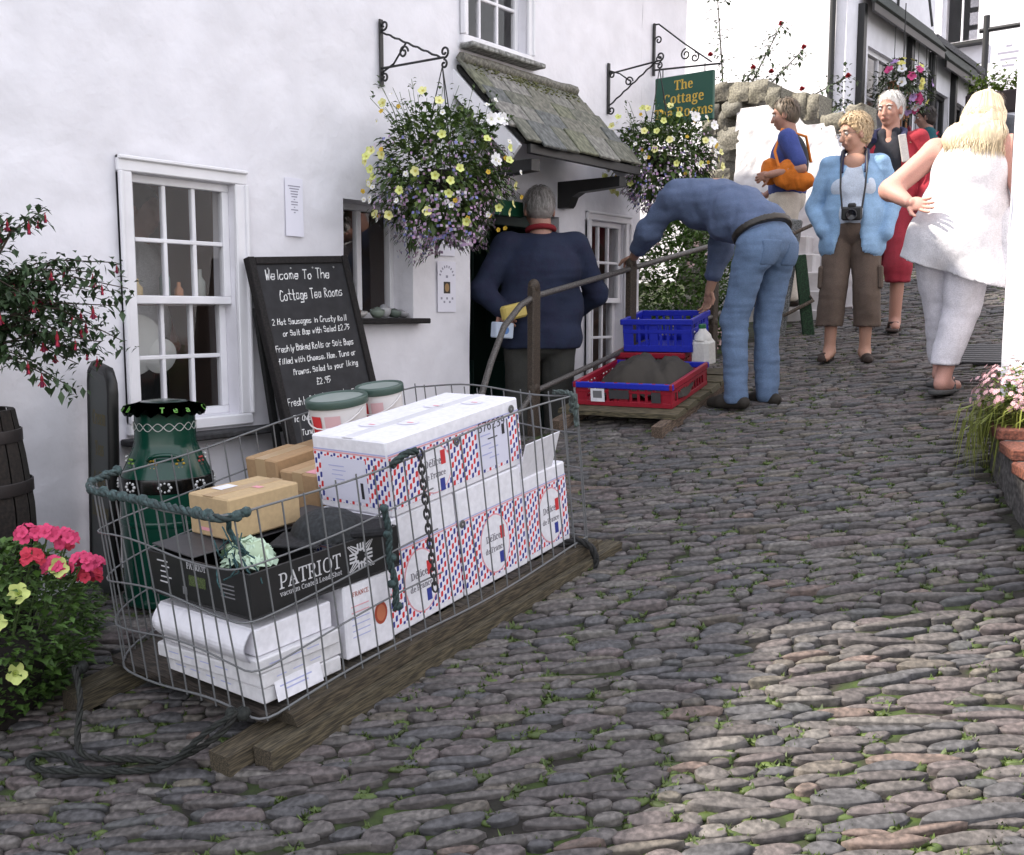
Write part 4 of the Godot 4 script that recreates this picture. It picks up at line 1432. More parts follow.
	notice(Transform3D(Basis(Vector3(0, 0, -1), Vector3.UP, Vector3(1, 0, 0)), Vector3(WX + 0.014, 1.56, -4.19)), 0.15, 0.28, 1, "paper poster with arched words and a brown picture beside the door")
	notice(Transform3D(Basis(Vector3(0, 0, -1), Vector3.UP, Vector3(1, 0, 0)), Vector3(WX + 0.014, 1.84, -4.19)), 0.14, 0.22, 2, "paper poster partly behind the hanging basket flowers")
	bracket("bracket", "black scrolled iron bracket holding the flower basket by the small window", Vector3(WX, 2.56, -3.71), 0.33, 0.44, -1)
	bracket("bracket", "black scrolled iron bracket uphill of the porch", Vector3(WX, 2.74, -5.82), 0.33, 0.40, 1)
	sign_()
	handrail()
	crate_sledge()
	sill_things()
	drain()

func churn() -> void:
	var t := thing("milk_churn", "dark green painted milk churn with flower motifs and a frilled rim", "churn", at(-3.30, gy(-2.09), -2.09, -0.62))
	var m := MB.new()
	var g := Color(0.007, 0.044, 0.031)
	m.lathe([Vector2(0.001, 0.0), Vector2(0.165, 0.0), Vector2(0.172, 0.01), Vector2(0.172, 0.03), Vector2(0.165, 0.036), Vector2(0.167, 0.25), Vector2(0.166, 0.45), Vector2(0.160, 0.485), Vector2(0.118, 0.575), Vector2(0.110, 0.60), Vector2(0.108, 0.70), Vector2(0.112, 0.715)], 40, Vector3.ZERO, Basis.IDENTITY, g)
	mk("body", m, M.gloss, t)
	var bd := MB.new()
	bd.lathe([Vector2(0.1675, 0.425), Vector2(0.1695, 0.43), Vector2(0.1695, 0.472), Vector2(0.166, 0.478)], 40, Vector3.ZERO, Basis.IDENTITY, Color(0.006, 0.006, 0.007))
	bd.lathe([Vector2(0.1675, 0.30), Vector2(0.170, 0.306), Vector2(0.170, 0.316), Vector2(0.1675, 0.322)], 40, Vector3.ZERO, Basis.IDENTITY, g)
	mk("band", bd, M.gloss, t)
	# frilled lid rim
	var rm := MB.new()
	var n := 64
	var base := 0
	var rings := [[0.085, 0.748, 0.0], [0.105, 0.742, 0.0], [0.140, 0.728, 0.006], [0.146, 0.708, 0.010], [0.138, 0.706, 0.009], [0.112, 0.716, 0.0]]
	for i in rings.size():
		for k in n + 1:
			var a := TAU * k / n
			var w: float = rings[i][2] * sin(a * 17.0)
			var r: float = rings[i][0] + w * 0.5
			rm.vert(Vector3(cos(a) * r, rings[i][1] + w, sin(a) * r), Vector3(cos(a) * 0.5, 0.7, sin(a) * 0.5).normalized(), Color(0.010, 0.035, 0.026))
	for i in rings.size() - 1:
		for k in n:
			var a := i * (n + 1) + k
			var b2 := a + n + 1
			rm.I.append_array(PackedInt32Array([a, b2 + 1, b2, a, a + 1, b2 + 1]))
	rm.ball(Vector3(0, 0.744, 0), Vector3(0.088, 0.012, 0.088), Color(0.01, 0.03, 0.024), 20)
	mk("lid", rm, M.gloss, t)
	# green words round the rim
	M.lime = mat(lin(0.09, 0.26, 0.03), 0.5)
	var word := "Tea Club  Tea Club  "
	for i in word.length():
		if word[i] == " ": continue
		var a := -TAU * i / word.length()
		var o := Vector3(cos(a), 0, sin(a))
		var bx := Basis(Vector3(sin(a), 0, -cos(a)), (Vector3.UP * 0.75 - o * 0.6).normalized(), (o * 0.75 + Vector3.UP * 0.6).normalized())
		text(t, "lettering", word[i], Transform3D(bx, o * 0.146 + Vector3.UP * 0.726), 0.024, M.lime, "Droid Sans", true)
	# silver chain of loops round the neck, daisies on the band
	var lp := MB.new()
	for ph in [0.0, PI]:
		var pts := []
		for k in 121:
			var a := TAU * k / 120.0
			pts.append(Vector3(cos(a) * 0.1105, 0.66 + 0.014 * sin(a * 9.0 + ph), sin(a) * 0.1105))
		lp.tube(pts, 0.0017, 4, Color(0.5, 0.5, 0.48), false)
	mk("neck_pattern", lp, M.vs, t)
	var ds := MB.new()
	for k in 8:
		var a := TAU * k / 8.0
		for q in 8:
			var b2 := TAU * q / 8.0
			var off := Vector2(cos(b2), sin(b2)) * 0.020
			var aa := a + off.x / 0.17
			ds.ball(Vector3(cos(aa) * 0.170, 0.450 + off.y * 0.8, sin(aa) * 0.170), Vector3(0.004, 0.004, 0.004) * (1.0 + 0.6 * absf(cos(b2))), Color(0.55, 0.55, 0.55), 5)
	for k in 9:
		var a := TAU * k / 9.0 + 0.3
		var c: Color = [Color(0.45, 0.28, 0.03), Color(0.16, 0.28, 0.04), Color(0.6, 0.6, 0.58), Color(0.35, 0.05, 0.04)][k % 4]
		for q in 6:
			var bb := TAU * q / 6.0
			ds.ball(Vector3(cos(a + cos(bb) * 0.09) * 0.140, 0.53 + sin(bb) * 0.016, sin(a + cos(bb) * 0.09) * 0.140), Vector3(0.006, 0.005, 0.006), c, 5)
	mk("painted_flowers", ds, M.vs, t)
	for s in [0.0, PI]:
		var h := MB.new()
		var pts := []
		for k in 11:
			var a := PI * k / 10.0
			pts.append(Basis(Vector3.UP, s) * Vector3(0.125 + 0.038 * sin(a), 0.545 + 0.022 * sin(a), -0.055 * cos(a)))
		h.tube(pts, 0.008, 8, g)
		mk("handle", h, M.gloss, t)

func barrel() -> void:
	# dark oak barrel that carries the fuchsia
	var x := at(-3.50, gy(-1.46) - 0.01, -1.46).scaled_local(Vector3(1.0, 1.08, 1.0))
	var t := thing("barrel", "tall dark oak barrel planter with the fuchsia growing from it", "barrel", x)
	var n := 18
	var prof := [[0.17, 0.0], [0.195, 0.15], [0.21, 0.32], [0.205, 0.50], [0.185, 0.66], [0.16, 0.80]]
	for k in n:
		var m := MB.new()
		var a0 := TAU * k / n + 0.012
		var a1 := TAU * (k + 1) / n - 0.012
		var f := rng.randf_range(0.75, 1.25)
		var c := Color(0.028 * f, 0.022 * f, 0.018 * f)
		var rj := jit(0.002)
		for i in prof.size() - 1:
			var p: Array = prof[i]
			var q: Array = prof[i + 1]
			var r0: float = p[0] + rj
			var r1: float = q[0] + rj
			var A := Vector3(cos(a0) * r0, p[1], sin(a0) * r0)
			var B := Vector3(cos(a1) * r0, p[1], sin(a1) * r0)
			var C := Vector3(cos(a1) * r1, q[1], sin(a1) * r1)
			var D := Vector3(cos(a0) * r1, q[1], sin(a0) * r1)
			m._q(A, B, C, D, Vector3(A.x + B.x, 0, A.z + B.z), c)
			var inn := 0.02
			if i == prof.size() - 2: m._q(D, C, C - Vector3(cos(a1), 0, sin(a1)) * inn, D - Vector3(cos(a0), 0, sin(a0)) * inn, Vector3.UP, c)
		mk("stave", m, M.vtex, t)
	var core := MB.new()
	core.lathe([Vector2(0.001, 0.01), Vector2(0.15, 0.01), Vector2(0.19, 0.32), Vector2(0.145, 0.78), Vector2(0.001, 0.77)], 18, Vector3.ZERO, Basis.IDENTITY, Color(0.012, 0.010, 0.008))
	mk("soil", core, M.v, t)
	for h in [[0.10, 0.189], [0.24, 0.208], [0.56, 0.204], [0.72, 0.178]]:
		var m := MB.new()
		m.lathe([Vector2(h[1], h[0] - 0.02), Vector2(h[1] + 0.004, h[0] - 0.018), Vector2(h[1] + 0.003, h[0] + 0.018), Vector2(h[1] - 0.002, h[0] + 0.02)], 36, Vector3.ZERO, Basis.IDENTITY, Color(0.02, 0.019, 0.019))
		mk("hoop", m, M.vs, t)

func notice(x: Transform3D, w: float, h: float, kind: int, label: String) -> void:
	var m := MB.new()
	m.box(Vector3.ZERO, Vector3(w, h, 0.002), Color.WHITE, Basis.IDENTITY, 0.0005)
	var o := mk("paper_notice", m, M.noticepaper, self, x)
	tag(o, label, "notice", "paper notices on the cottage wall")
	var z := 0.0016
	if kind == 0:
		for i in 12:
			var ww: float = w * [0.7, 0.55, 0.42, 0.42, 0.32, 0.08, 0.4, 0.36, 0.08, 0.4, 0.1, 0.0][i]
			if ww < 0.001: continue
			sticker(o, "print_line", Transform3D(Basis.IDENTITY, Vector3(0, h * 0.36 - i * h * 0.045, z)), ww, 0.005, M.greyprint2)
	elif kind == 1:
		sticker(o, "picture", Transform3D(Basis.IDENTITY, Vector3(0, -0.005, z)), w * 0.36, h * 0.23, M.brownpic)
		disc(o, "picture", Transform3D(Basis.IDENTITY, Vector3(0, -0.005, z + 0.0006)), w * 0.12, h * 0.085, M.tanpic)
		for i in 9:
			var a := PI * (0.08 + 0.84 * i / 8.0)
			sticker(o, "print_mark", Transform3D(Basis(Vector3(0, 0, 1), a - PI * 0.5), Vector3(cos(a) * w * 0.38, 0.05 + sin(a) * h * 0.22, z)), 0.009, 0.014, M.greyprint2)
		for i in 5: sticker(o, "print_mark", Transform3D(Basis.IDENTITY, Vector3((i - 2) * w * 0.15, -h * 0.23 - 0.02 * (i % 2), z)), 0.014, 0.012, M.greyprint2)
		sticker(o, "print_mark", Transform3D(Basis.IDENTITY, Vector3(0, h * 0.2, z)), 0.018, 0.014, M.greyprint2)
	else:
		for i in 5: sticker(o, "print_mark", Transform3D(Basis.IDENTITY, Vector3((i - 2) * w * 0.14, -h * 0.18 - 0.018 * (i % 2), z)), 0.016, 0.014, M.greyprint2)

func scroll(mb: MB, c: Vector3, X: Vector3, Y: Vector3, r: float, turns: float, a0: float, col: Color, th := 0.0055) -> void:
	var pts := []
	for i in 20:
		var f := i / 19.0
		var a := a0 + TAU * turns * f
		pts.append(c + (X * cos(a) + Y * sin(a)) * r * (1.0 - 0.75 * f))
	mb.tube(pts, th, 6, col)

func bracket(called: String, label: String, p: Vector3, h: float, reach: float, dir: int) -> void:
	# dir -1: the straight arm at the foot, the twisted stay above; 1: arm on top, stay below
	var t := thing(called, label, "bracket", Transform3D(Basis.IDENTITY, p), "iron basket brackets")
	var c := Color(0.014, 0.014, 0.015)
	var bar := MB.new()
	bar.box(Vector3(0.012, h * 0.5, 0), Vector3(0.012, h, 0.025), c, Basis.IDENTITY, 0.002)
	mk("back_bar", bar, M.vs, t)
	var X := Vector3.RIGHT
	var Y := Vector3.UP
	var arm := MB.new()
	var ya := 0.07 if dir < 0 else h - 0.05
	arm.tube([Vector3(0.01, ya - 0.02 * dir, 0), Vector3(reach, ya + 0.01, 0)], 0.006, 6, c)
	scroll(arm, Vector3(reach + 0.004, ya + 0.035, 0), X, Y, 0.028, 1.2, -PI * 0.5, c)
	scroll(arm, Vector3(reach, ya - 0.022, 0), X, Y, 0.022, -1.1, PI * 0.5, c)
	mk("arm", arm, M.vs, t)
	var st := MB.new()
	var y0 := h - 0.06 if dir < 0 else 0.05
	var pts := []
	for i in 30:
		var f := i / 29.0
		var q := Vector3(0.012, y0, 0).lerp(Vector3(reach - 0.02, ya + 0.012, 0), f)
		pts.append(q + Vector3(0, cos(f * 40.0), sin(f * 40.0)) * 0.0025)
	st.tube(pts, 0.0055, 6, c)
	mk("stay", st, M.vs, t)
	var sg := -1.0 if dir < 0 else 1.0
	for q in [[Vector3(0.035, y0 - 0.028 * sg, 0), 0.028, 1.2, PI], [Vector3(0.17, (ya + y0) * 0.5 + 0.025 * sg, 0), 0.032, 1.3, 0.0], [Vector3(0.035, ya - 0.03, 0), 0.026, -1.2, PI]]:
		var sc := MB.new()
		scroll(sc, q[0], X, Y, q[1], q[2], q[3], c)
		mk("scroll", sc, M.vs, t)
	rod(t, "brace", [Vector3(0.02, ya, 0), Vector3(0.10, ya + 0.03 * -sg, 0), Vector3(0.19, (ya + y0) * 0.5 + 0.02, 0)], 0.005, M.iron, Color.WHITE, 6)

func sign_() -> void:
	var z := -6.40
	var c := Color(0.014, 0.014, 0.015)
	var t := thing("hanging_sign", "green hanging sign with gold words on a scrolled iron bracket", "sign", at(WX, 0, z))
	var b := MB.new()
	b.box(Vector3(0.015, 3.27, 0), Vector3(0.016, 0.36, 0.02), c, Basis.IDENTITY, 0.002)
	b.tube([Vector3(0.01, 3.13, 0), Vector3(0.54, 3.10, 0)], 0.007, 6, c)
	b.tube([Vector3(0.015, 3.44, 0), Vector3(0.05, 3.44, 0), Vector3(0.25, 3.28, 0), Vector3(0.47, 3.12, 0)], 0.006, 6, c)
	scroll(b, Vector3(0.05, 3.20, 0), Vector3.RIGHT, Vector3.UP, 0.035, 1.2, PI, c)
	scroll(b, Vector3(0.05, 3.33, 0), Vector3.RIGHT, Vector3.UP, 0.03, -1.2, PI, c)
	scroll(b, Vector3(0.27, 3.20, 0), Vector3.RIGHT, Vector3.UP, 0.04, 1.3, PI * 0.5, c)
	scroll(b, Vector3(0.34, 3.17, 0), Vector3.RIGHT, Vector3.UP, 0.035, -1.3, PI * 0.5, c)
	mk("bracket", b, M.vs, t)
	for x in [0.09, 0.42]:
		var l := MB.new()
		l.tube([Vector3(x, 3.12, 0), Vector3(x, 3.06, 0)], 0.004, 5, c)
		mk("hanger", l, M.vs, t)
	var pm := MB.new()
	pm.box(Vector3(0.265, 2.90, 0), Vector3(0.46, 0.33, 0.03), Color(0.008, 0.07, 0.045), Basis.IDENTITY, 0.006)
	var bo := mk("panel", pm, M.vs, t)
	var lines_ := [["The", 2.995, 0.062], ["Cottage", 2.905, 0.066], ["Tea Rooms", 2.81, 0.066]]
	for q in lines_: text(bo, "lettering", q[0], at(0.265, q[1], 0.0165), q[2], M.goldleaf, "Droid Serif", true, 0.92)

func rod(parent: Node, called: String, pts: Array, r: float, m: Material, col := Color.WHITE, sides := 8) -> MeshInstance3D:
	var b := MB.new()
	b.tube(pts, r, sides, col)
	return mk(called, b, m, parent)

func handrail() -> void:
	var X := -3.35
	M.rust = mat(lin(0.085, 0.06, 0.04), 0.65, "rough", 9.0, "nfine", 0.5)
	M.pipe = mat(lin(0.16, 0.145, 0.135), 0.5, "rough", 9.0)
	var t := thing("handrail", "rusty iron pipe handrail with flat posts above the sunken path", "handrail")
	for z in [-4.42, -5.43, -6.55, -7.5]:
		var g := gy(z) - 0.12
		var top: float = gy(z) + 0.83
		var b := MB.new()
		b.box(Vector3(X, (g + top) * 0.5, z), Vector3(0.045, top - g, 0.07), Color.WHITE, Basis.IDENTITY, 0.006)
		b.ball(Vector3(X, top, z), Vector3(0.03, 0.042, 0.042), Color.WHITE, 12)
		b.ball(Vector3(X, gy(z) + 0.27, z), Vector3(0.03, 0.042, 0.042), Color.WHITE, 12)
		mk("post", b, M.rust, t)
	rod(t, "top_rail", [Vector3(X, gy(-7.5) + 0.90, -7.9), Vector3(X, gy(-7.5) + 0.83, -7.5), Vector3(X, gy(-6.55) + 0.815, -6.55), Vector3(X, gy(-5.43) + 0.795, -5.43), Vector3(X, gy(-4.42) + 0.775, -4.42), Vector3(X, gy(-4.3) + 0.745, -4.30), Vector3(X, gy(-4.15) + 0.66, -4.16), Vector3(X, gy(-4.0) + 0.50, -4.05), Vector3(X, gy(-3.9) + 0.26, -3.93), Vector3(X, gy(-3.85) + 0.02, -3.86)], 0.0175, M.pipe, Color.WHITE, 12)
	rod(t, "lower_rail", [Vector3(X, gy(-7.5) + 0.32, -7.5), Vector3(X, gy(-5.43) + 0.30, -5.43), Vector3(X, gy(-4.42) + 0.25, -4.42), Vector3(X, gy(-4.0) + 0.02, -4.05)], 0.016, M.pipe, Color.WHITE, 12)

func crate(called: String, label: String, x: Transform3D, size: Vector3, col: Color, rimcol: Color, group: String) -> Node3D:
	# an open slotted plastic crate: floor, corner posts, rails and upright bars
	var t := thing(called, label, "crate", x, group)
	var w := size.x
	var h := size.y
	var d := size.z
	var fl := MB.new()
	fl.box(Vector3(0, 0.006, 0), Vector3(w - 0.01, 0.012, d - 0.01), col)
	mk("floor", fl, M.plastic, t)
	for s in 4:
		var along := w if s % 2 == 0 else d
		var off := (d if s % 2 == 0 else w) * 0.5 - 0.005
		var bs := Basis(Vector3.UP, PI * 0.5 * s)
		var m := MB.new()
		m.box(bs * Vector3(0, h * 0.10, off), Vector3(along, h * 0.2, 0.009), col, bs, 0.002)
		m.box(bs * Vector3(0, h * 0.62, off), Vector3(along, h * 0.12, 0.008), col, bs, 0.002)
		var n := int(along / 0.045)
		for i in n + 1:
			var u := -along * 0.5 + 0.012 + (along - 0.024) * i / n
			var wide := 0.055 if (i == n / 2 or i == 0 or i == n) else 0.016
			m.box(bs * Vector3(clampf(u, -along * 0.5 + wide * 0.5, along * 0.5 - wide * 0.5), h * 0.5, off - 0.0015), Vector3(wide, h - 0.012, 0.006), col, bs, 0.0015)
		mk("side", m, M.plastic, t)
		var r := MB.new()
		r.box(bs * Vector3(0, h - 0.016, off + 0.004), Vector3(along + 0.024, 0.034, 0.022), rimcol if s == 0 or rimcol == col else (rimcol if s == 2 else col), bs, 0.004)
		mk("rim", r, M.plastic, t)
	return t

func crate_sledge() -> void:
	rng.seed = 83
	M.plastic = mat(Color.WHITE, 0.38, "fine", 4.0, "", 0.5, true)
	var tilt := Basis(Vector3.UP, 0.16) * Basis(Vector3.RIGHT, atan(0.165))
	var F := Transform3D(tilt, Vector3(-2.99, gy(-4.85) + 0.105, -4.85))
	var t := thing("crate_sledge", "small wooden sledge carrying plastic crates beside the handrail", "sledge", F)
	for x in [-0.30, 0.30]:
		var m := MB.new()
		plank(m, Vector3(x, -0.058, -0.36), Vector3(0.06, 0.065, 1.45), Color(0.22, 0.155, 0.11))
		mk("runner", m, M.timber, t)
	for i in 6:
		var m := MB.new()
		plank(m, Vector3(0, -0.010, 0.13 - 0.20 * i), Vector3(0.70, 0.026, 0.165), Color(0.17, 0.145, 0.085) * rng.randf_range(0.8, 1.15), true)
		mk("deck_board", m, M.timberx, t)
	var g := "plastic crates on the small sledge"
	var red := Color(0.30, 0.012, 0.028)
	var blue := Color(0.018, 0.028, 0.42)
	var rc := crate("plastic_crate", "red slotted crate with a blue rim, lying on the sledge deck", F * Transform3D(Basis.IDENTITY, Vector3(0.0, 0.005, -0.20)), Vector3(0.58, 0.135, 0.60), red, blue, g)
	var lb := sticker(rc, "label", Transform3D(Basis.IDENTITY, Vector3(-0.15, 0.062, 0.306)), 0.085, 0.075, M.paper)
	sticker(lb, "barcode", Transform3D(Basis.IDENTITY, Vector3(0, 0.005, 0.0008)), 0.055, 0.042, M.greyprint)
	sticker(rc, "dark_panel", Transform3D(Basis.IDENTITY, Vector3(-0.02, 0.07, 0.306)), 0.12, 0.05, M.blackcard2)
	sticker(rc, "dark_panel", Transform3D(Basis.IDENTITY, Vector3(0.20, 0.06, 0.306)), 0.055, 0.06, M.blackcard2)
	for i in 8: sticker(rc, "rim_mark", Transform3D(Basis.IDENTITY, Vector3(-0.26 + 0.075 * i, 0.136, 0.3065)), 0.022, 0.006, M.red)
	crate("plastic_crate", "red slotted crate standing behind the dark cloth", F * Transform3D(Basis(Vector3.UP, 0.05), Vector3(-0.10, 0.02, -0.72)), Vector3(0.44, 0.16, 0.36), red, red, g)
	crate("plastic_crate", "bright blue slotted crate on top of the rear red crate", F * Transform3D(Basis(Vector3.UP, 0.02), Vector3(-0.04, 0.185, -0.72)), Vector3(0.44, 0.20, 0.34), blue, blue, g)
	# dark cloth heap over the goods
	var cm := MB.new()
	var nx := 22
	var nz := 18
	var fn := FastNoiseLite.new()
	fn.seed = 12; fn.frequency = 1.3
	for j in nz + 1:
		for i in nx + 1:
			var u := float(i) / nx * 2.0 - 1.0
			var v := float(j) / nz * 2.0 - 1.0
			var r := clampf(1.0 - pow(absf(u), 2.6), 0, 1) * clampf(1.0 - pow(absf(v), 2.6), 0, 1)
			var y := 0.03 + 0.165 * pow(r, 0.6) + 0.05 * fn.get_noise_2d(u, v * 0.6 + u * 0.8) + 0.012 * fn.get_noise_2d(u * 5.0, v * 3.0) - 0.028 * exp(-pow((u - 0.25 - v * 0.35) / 0.09, 2.0))
			cm.vert(Vector3(u * 0.27, maxf(y, 0.015), v * 0.25), Vector3.ZERO, Color.WHITE)
	for j in nz:
		for i in nx:
			var a := j * (nx + 1) + i
			cm.I.append_array(PackedInt32Array([a, a + 1, a + nx + 2, a, a + nx + 2, a + nx + 1]))
	smooth(cm)
	M.cloth = mat(lin(0.048, 0.041, 0.034), 0.9, "weave", 12.0, "nfine", 0.5)
	var co := mk("dark_cloth", cm, M.cloth, self, F * Transform3D(Basis(Vector3.UP, 0.1), Vector3(0.02, 0.02, -0.24)))
	tag(co, "dark grey brown cloth heaped over goods in the red crate", "cloth")
	# plastic milk bottle with a green cap
	var bt := thing("milk_bottle", "white plastic milk bottle with handle behind the blue crate", "bottle", F * Transform3D(Basis(Vector3.UP, -0.3), Vector3(0.23, 0.09, -0.62)))
	var bm := MB.new()
	bm.box(Vector3(0, 0.085, 0), Vector3(0.13, 0.17, 0.11), Color(0.74, 0.72, 0.68), Basis.IDENTITY, 0.022)
	bm.lathe([Vector2(0.056, 0.165), Vector2(0.05, 0.19), Vector2(0.024, 0.22), Vector2(0.02, 0.235)], 16, Vector3.ZERO, Basis.IDENTITY, Color(0.74, 0.72, 0.68))
	mk("body", bm, M.plastic, bt)
	rod(bt, "handle", [Vector3(-0.045, 0.215, 0.02), Vector3(-0.078, 0.19, 0.03), Vector3(-0.082, 0.12, 0.03), Vector3(-0.064, 0.09, 0.02)], 0.010, M.plastic, Color(0.74, 0.72, 0.68))
	var cap := MB.new()
	cap.lathe([Vector2(0.022, 0.232), Vector2(0.023, 0.252), Vector2(0.02, 0.256), Vector2(0.001, 0.256)], 14, Vector3.ZERO, Basis.IDENTITY, Color(0.02, 0.16, 0.06))
	mk("cap", cap, M.plastic, bt)
	# thin green tow cord
	var cd := MB.new()
	cd.tube([F * Vector3(0.05, 0.135, 0.10), F * Vector3(0.10, 0.15, 0.16), F * Vector3(0.16, 0.09, 0.25), F * Vector3(0.22, 0.0, 0.30), F * Vector3(0.30, -0.05, 0.28)], 0.0055, 6, Color(0.13, 0.24, 0.21))
	cd.tube([F * Vector3(-0.30, -0.04, 0.2), F * Vector3(-0.36, -0.05, 0.27), F * Vector3(-0.46, 0.02, 0.25), F * Vector3(-0.40, 0.07, 0.20), F * Vector3(-0.29, 0.085, 0.12)], 0.0055, 6, Color(0.13, 0.24, 0.21))
	mk("tow_cord", cd, M.vs, t)

func sill_things() -> void:
	rng.seed = 91
	# crockery and shells on the small sill
	var items := [[-3.50, 0.045, 0.035, Color(0.20, 0.12, 0.10)], [-3.57, 0.05, 0.03, Color(0.5, 0.48, 0.47)], [-3.66, 0.04, 0.04, Color(0.20, 0.24, 0.2)], [-3.73, 0.04, 0.05, Color(0.42, 0.42, 0.44)], [-3.80, 0.04, 0.035, Color(0.12, 0.15, 0.13)], [-3.88, 0.045, 0.03, Color(0.3, 0.3, 0.32)]]
	for i in items.size():
		var q: Array = items[i]
		var m := MB.new()
		m.lathe([Vector2(0.001, 0), Vector2(q[1] * 0.6, 0), Vector2(q[1] * 0.95, q[2] * 0.5), Vector2(q[1], q[2]), Vector2(q[1] * 0.85, q[2] * 0.96), Vector2(q[1] * 0.5, q[2] * 0.4)], 14, Vector3.ZERO, Basis.IDENTITY, q[3])
		m.ball(Vector3(0, q[2] * 0.7, 0), Vector3(q[1] * 0.7, q[2] * 0.7, q[1] * 0.7), q[3] * 0.6, 8)
		var o := mk("sill_dish", m, M.vs, self, Transform3D(Basis(Vector3(jit(1), 0, jit(1)).normalized(), jit(0.25)), Vector3(WX - 0.02 + jit(0.03), 1.392, q[0])))
		tag(o, ["brown clay dish at the downhill end of the dark sill", "white china dish of shells on the dark sill", "grey green shell dish on the dark sill", "tall pale china dish on the dark sill", "dark green dish on the dark sill beside a pale one", "grey china dish at the uphill end of the dark sill"][i], "dish", "dishes on the dark window sill")
	# bottles and plates inside the sash window
	var shelf := MB.new()
	shelf.box(Vector3(-4.02, 1.455, -2.54), Vector3(0.16, 0.016, 0.62), Color(0.35, 0.3, 0.28))
	var so := mk("window_shelf", shelf, M.v)
	tag(so, "narrow shelf across the sash window carrying small bottles", "shelf")
	for q in [[-2.42, 0.028, 0.10, Color(0.55, 0.42, 0.22), "squat cream jar on the shelf inside the sash window"], [-2.56, 0.024, 0.17, Color(0.13, 0.2, 0.19), "tall dark green bottle on the shelf inside the sash window"], [-2.63, 0.02, 0.09, Color(0.45, 0.2, 0.1), "small amber bottle on the shelf inside the sash window"], [-2.74, 0.026, 0.15, Color(0.35, 0.37, 0.34), "clear grey bottle on the shelf inside the sash window"]]:
		var m := MB.new()
		var r: float = q[1]
		var h: float = q[2]
		m.lathe([Vector2(0.001, 0), Vector2(r, 0), Vector2(r, h * 0.62), Vector2(r * 0.45, h * 0.78), Vector2(r * 0.42, h), Vector2(0.001, h)], 14, Vector3.ZERO, Basis.IDENTITY, q[3])
		var o := mk("small_bottle", m, M.vs, self, Transform3D(Basis.IDENTITY, Vector3(-4.0, 1.464, q[0])))
		tag(o, q[4], "bottle", "bottles inside the sash window")
	for q in [[-2.42, 1.27, 0.14], [-2.55, 1.22, 0.08]]:
		var m := MB.new()
		m.lathe([Vector2(0.001, 0.0), Vector2(q[2] * 0.6, 0.004), Vector2(q[2], 0.018), Vector2(q[2] * 0.98, 0.022), Vector2(q[2] * 0.58, 0.009), Vector2(0.001, 0.006)], 28, Vector3.ZERO, Basis.IDENTITY, Color(0.6, 0.62, 0.6))
		var o := mk("plate", m, M.vs, self, Transform3D(Basis(Vector3(0, 0, -1), -PI * 0.5 + 0.2), Vector3(-4.02, q[1], q[0])))
		tag(o, "%s white plate propped up inside the lower sash" % ("large" if q[2] > 0.1 else "small"), "plate", "plates inside the sash window")

func drain() -> void:
	var m := MB.new()
	var b := Basis(Vector3.UP, 0.25) * Basis(Vector3.RIGHT, atan(0.165))
	for i in 9:
		m.box(Vector3(-1.50, gy(-6.85) + 0.024, -6.85) + b * Vector3(0, 0, -0.26 + 0.065 * i), Vector3(0.46, 0.022, 0.04), Color(0.035, 0.034, 0.036), b, 0.004)
	for s in [-1, 1]: m.box(Vector3(-1.50, gy(-6.85) + 0.022, -6.85) + b * Vector3(0.245 * s, 0, 0), Vector3(0.03, 0.026, 0.60), Color(0.04, 0.038, 0.04), b, 0.004)
	var o := mk("drain_cover", m, M.vs)
	tag(o, "dark slotted iron drain cover set in the cobbles", "drain cover")

# ---------- across and up the street ----------
func background() -> void:
	rng.seed = 101
	# white house on the far side of the street: its end wall faces down the hill
	var h := thing("white_house", "white plastered house end catching full sun beside the flower bed", "house")
	var m := MB.new()
	panel(m, Vector3(-1.095, 0.3, -5.0), Vector3(1, 0, 0), 5.0, 5.2, [])
	panel(m, Vector3(-1.095, 0.3, -7.6), Vector3(0, 0, 1), 2.6, 5.2, [])
	panel(m, Vector3(3.905, 0.3, -7.6), Vector3(-1, 0, 0), 5.0, 5.2, [])
	panel(m, Vector3(3.905, 0.3, -5.0), Vector3(0, 0, -1), 2.6, 5.2, [])
	mk("wall", m, M.plaster, h)
	var r := MB.new()
	r.box(Vector3(1.43, 5.6, -6.3), Vector3(5.3, 0.12, 2.9), Color(0.13, 0.13, 0.14))
	mk("roof", r, M.slate, h)
	planter()
	garden_wall()
	shop()
	far_house()
	leaning_sledge()

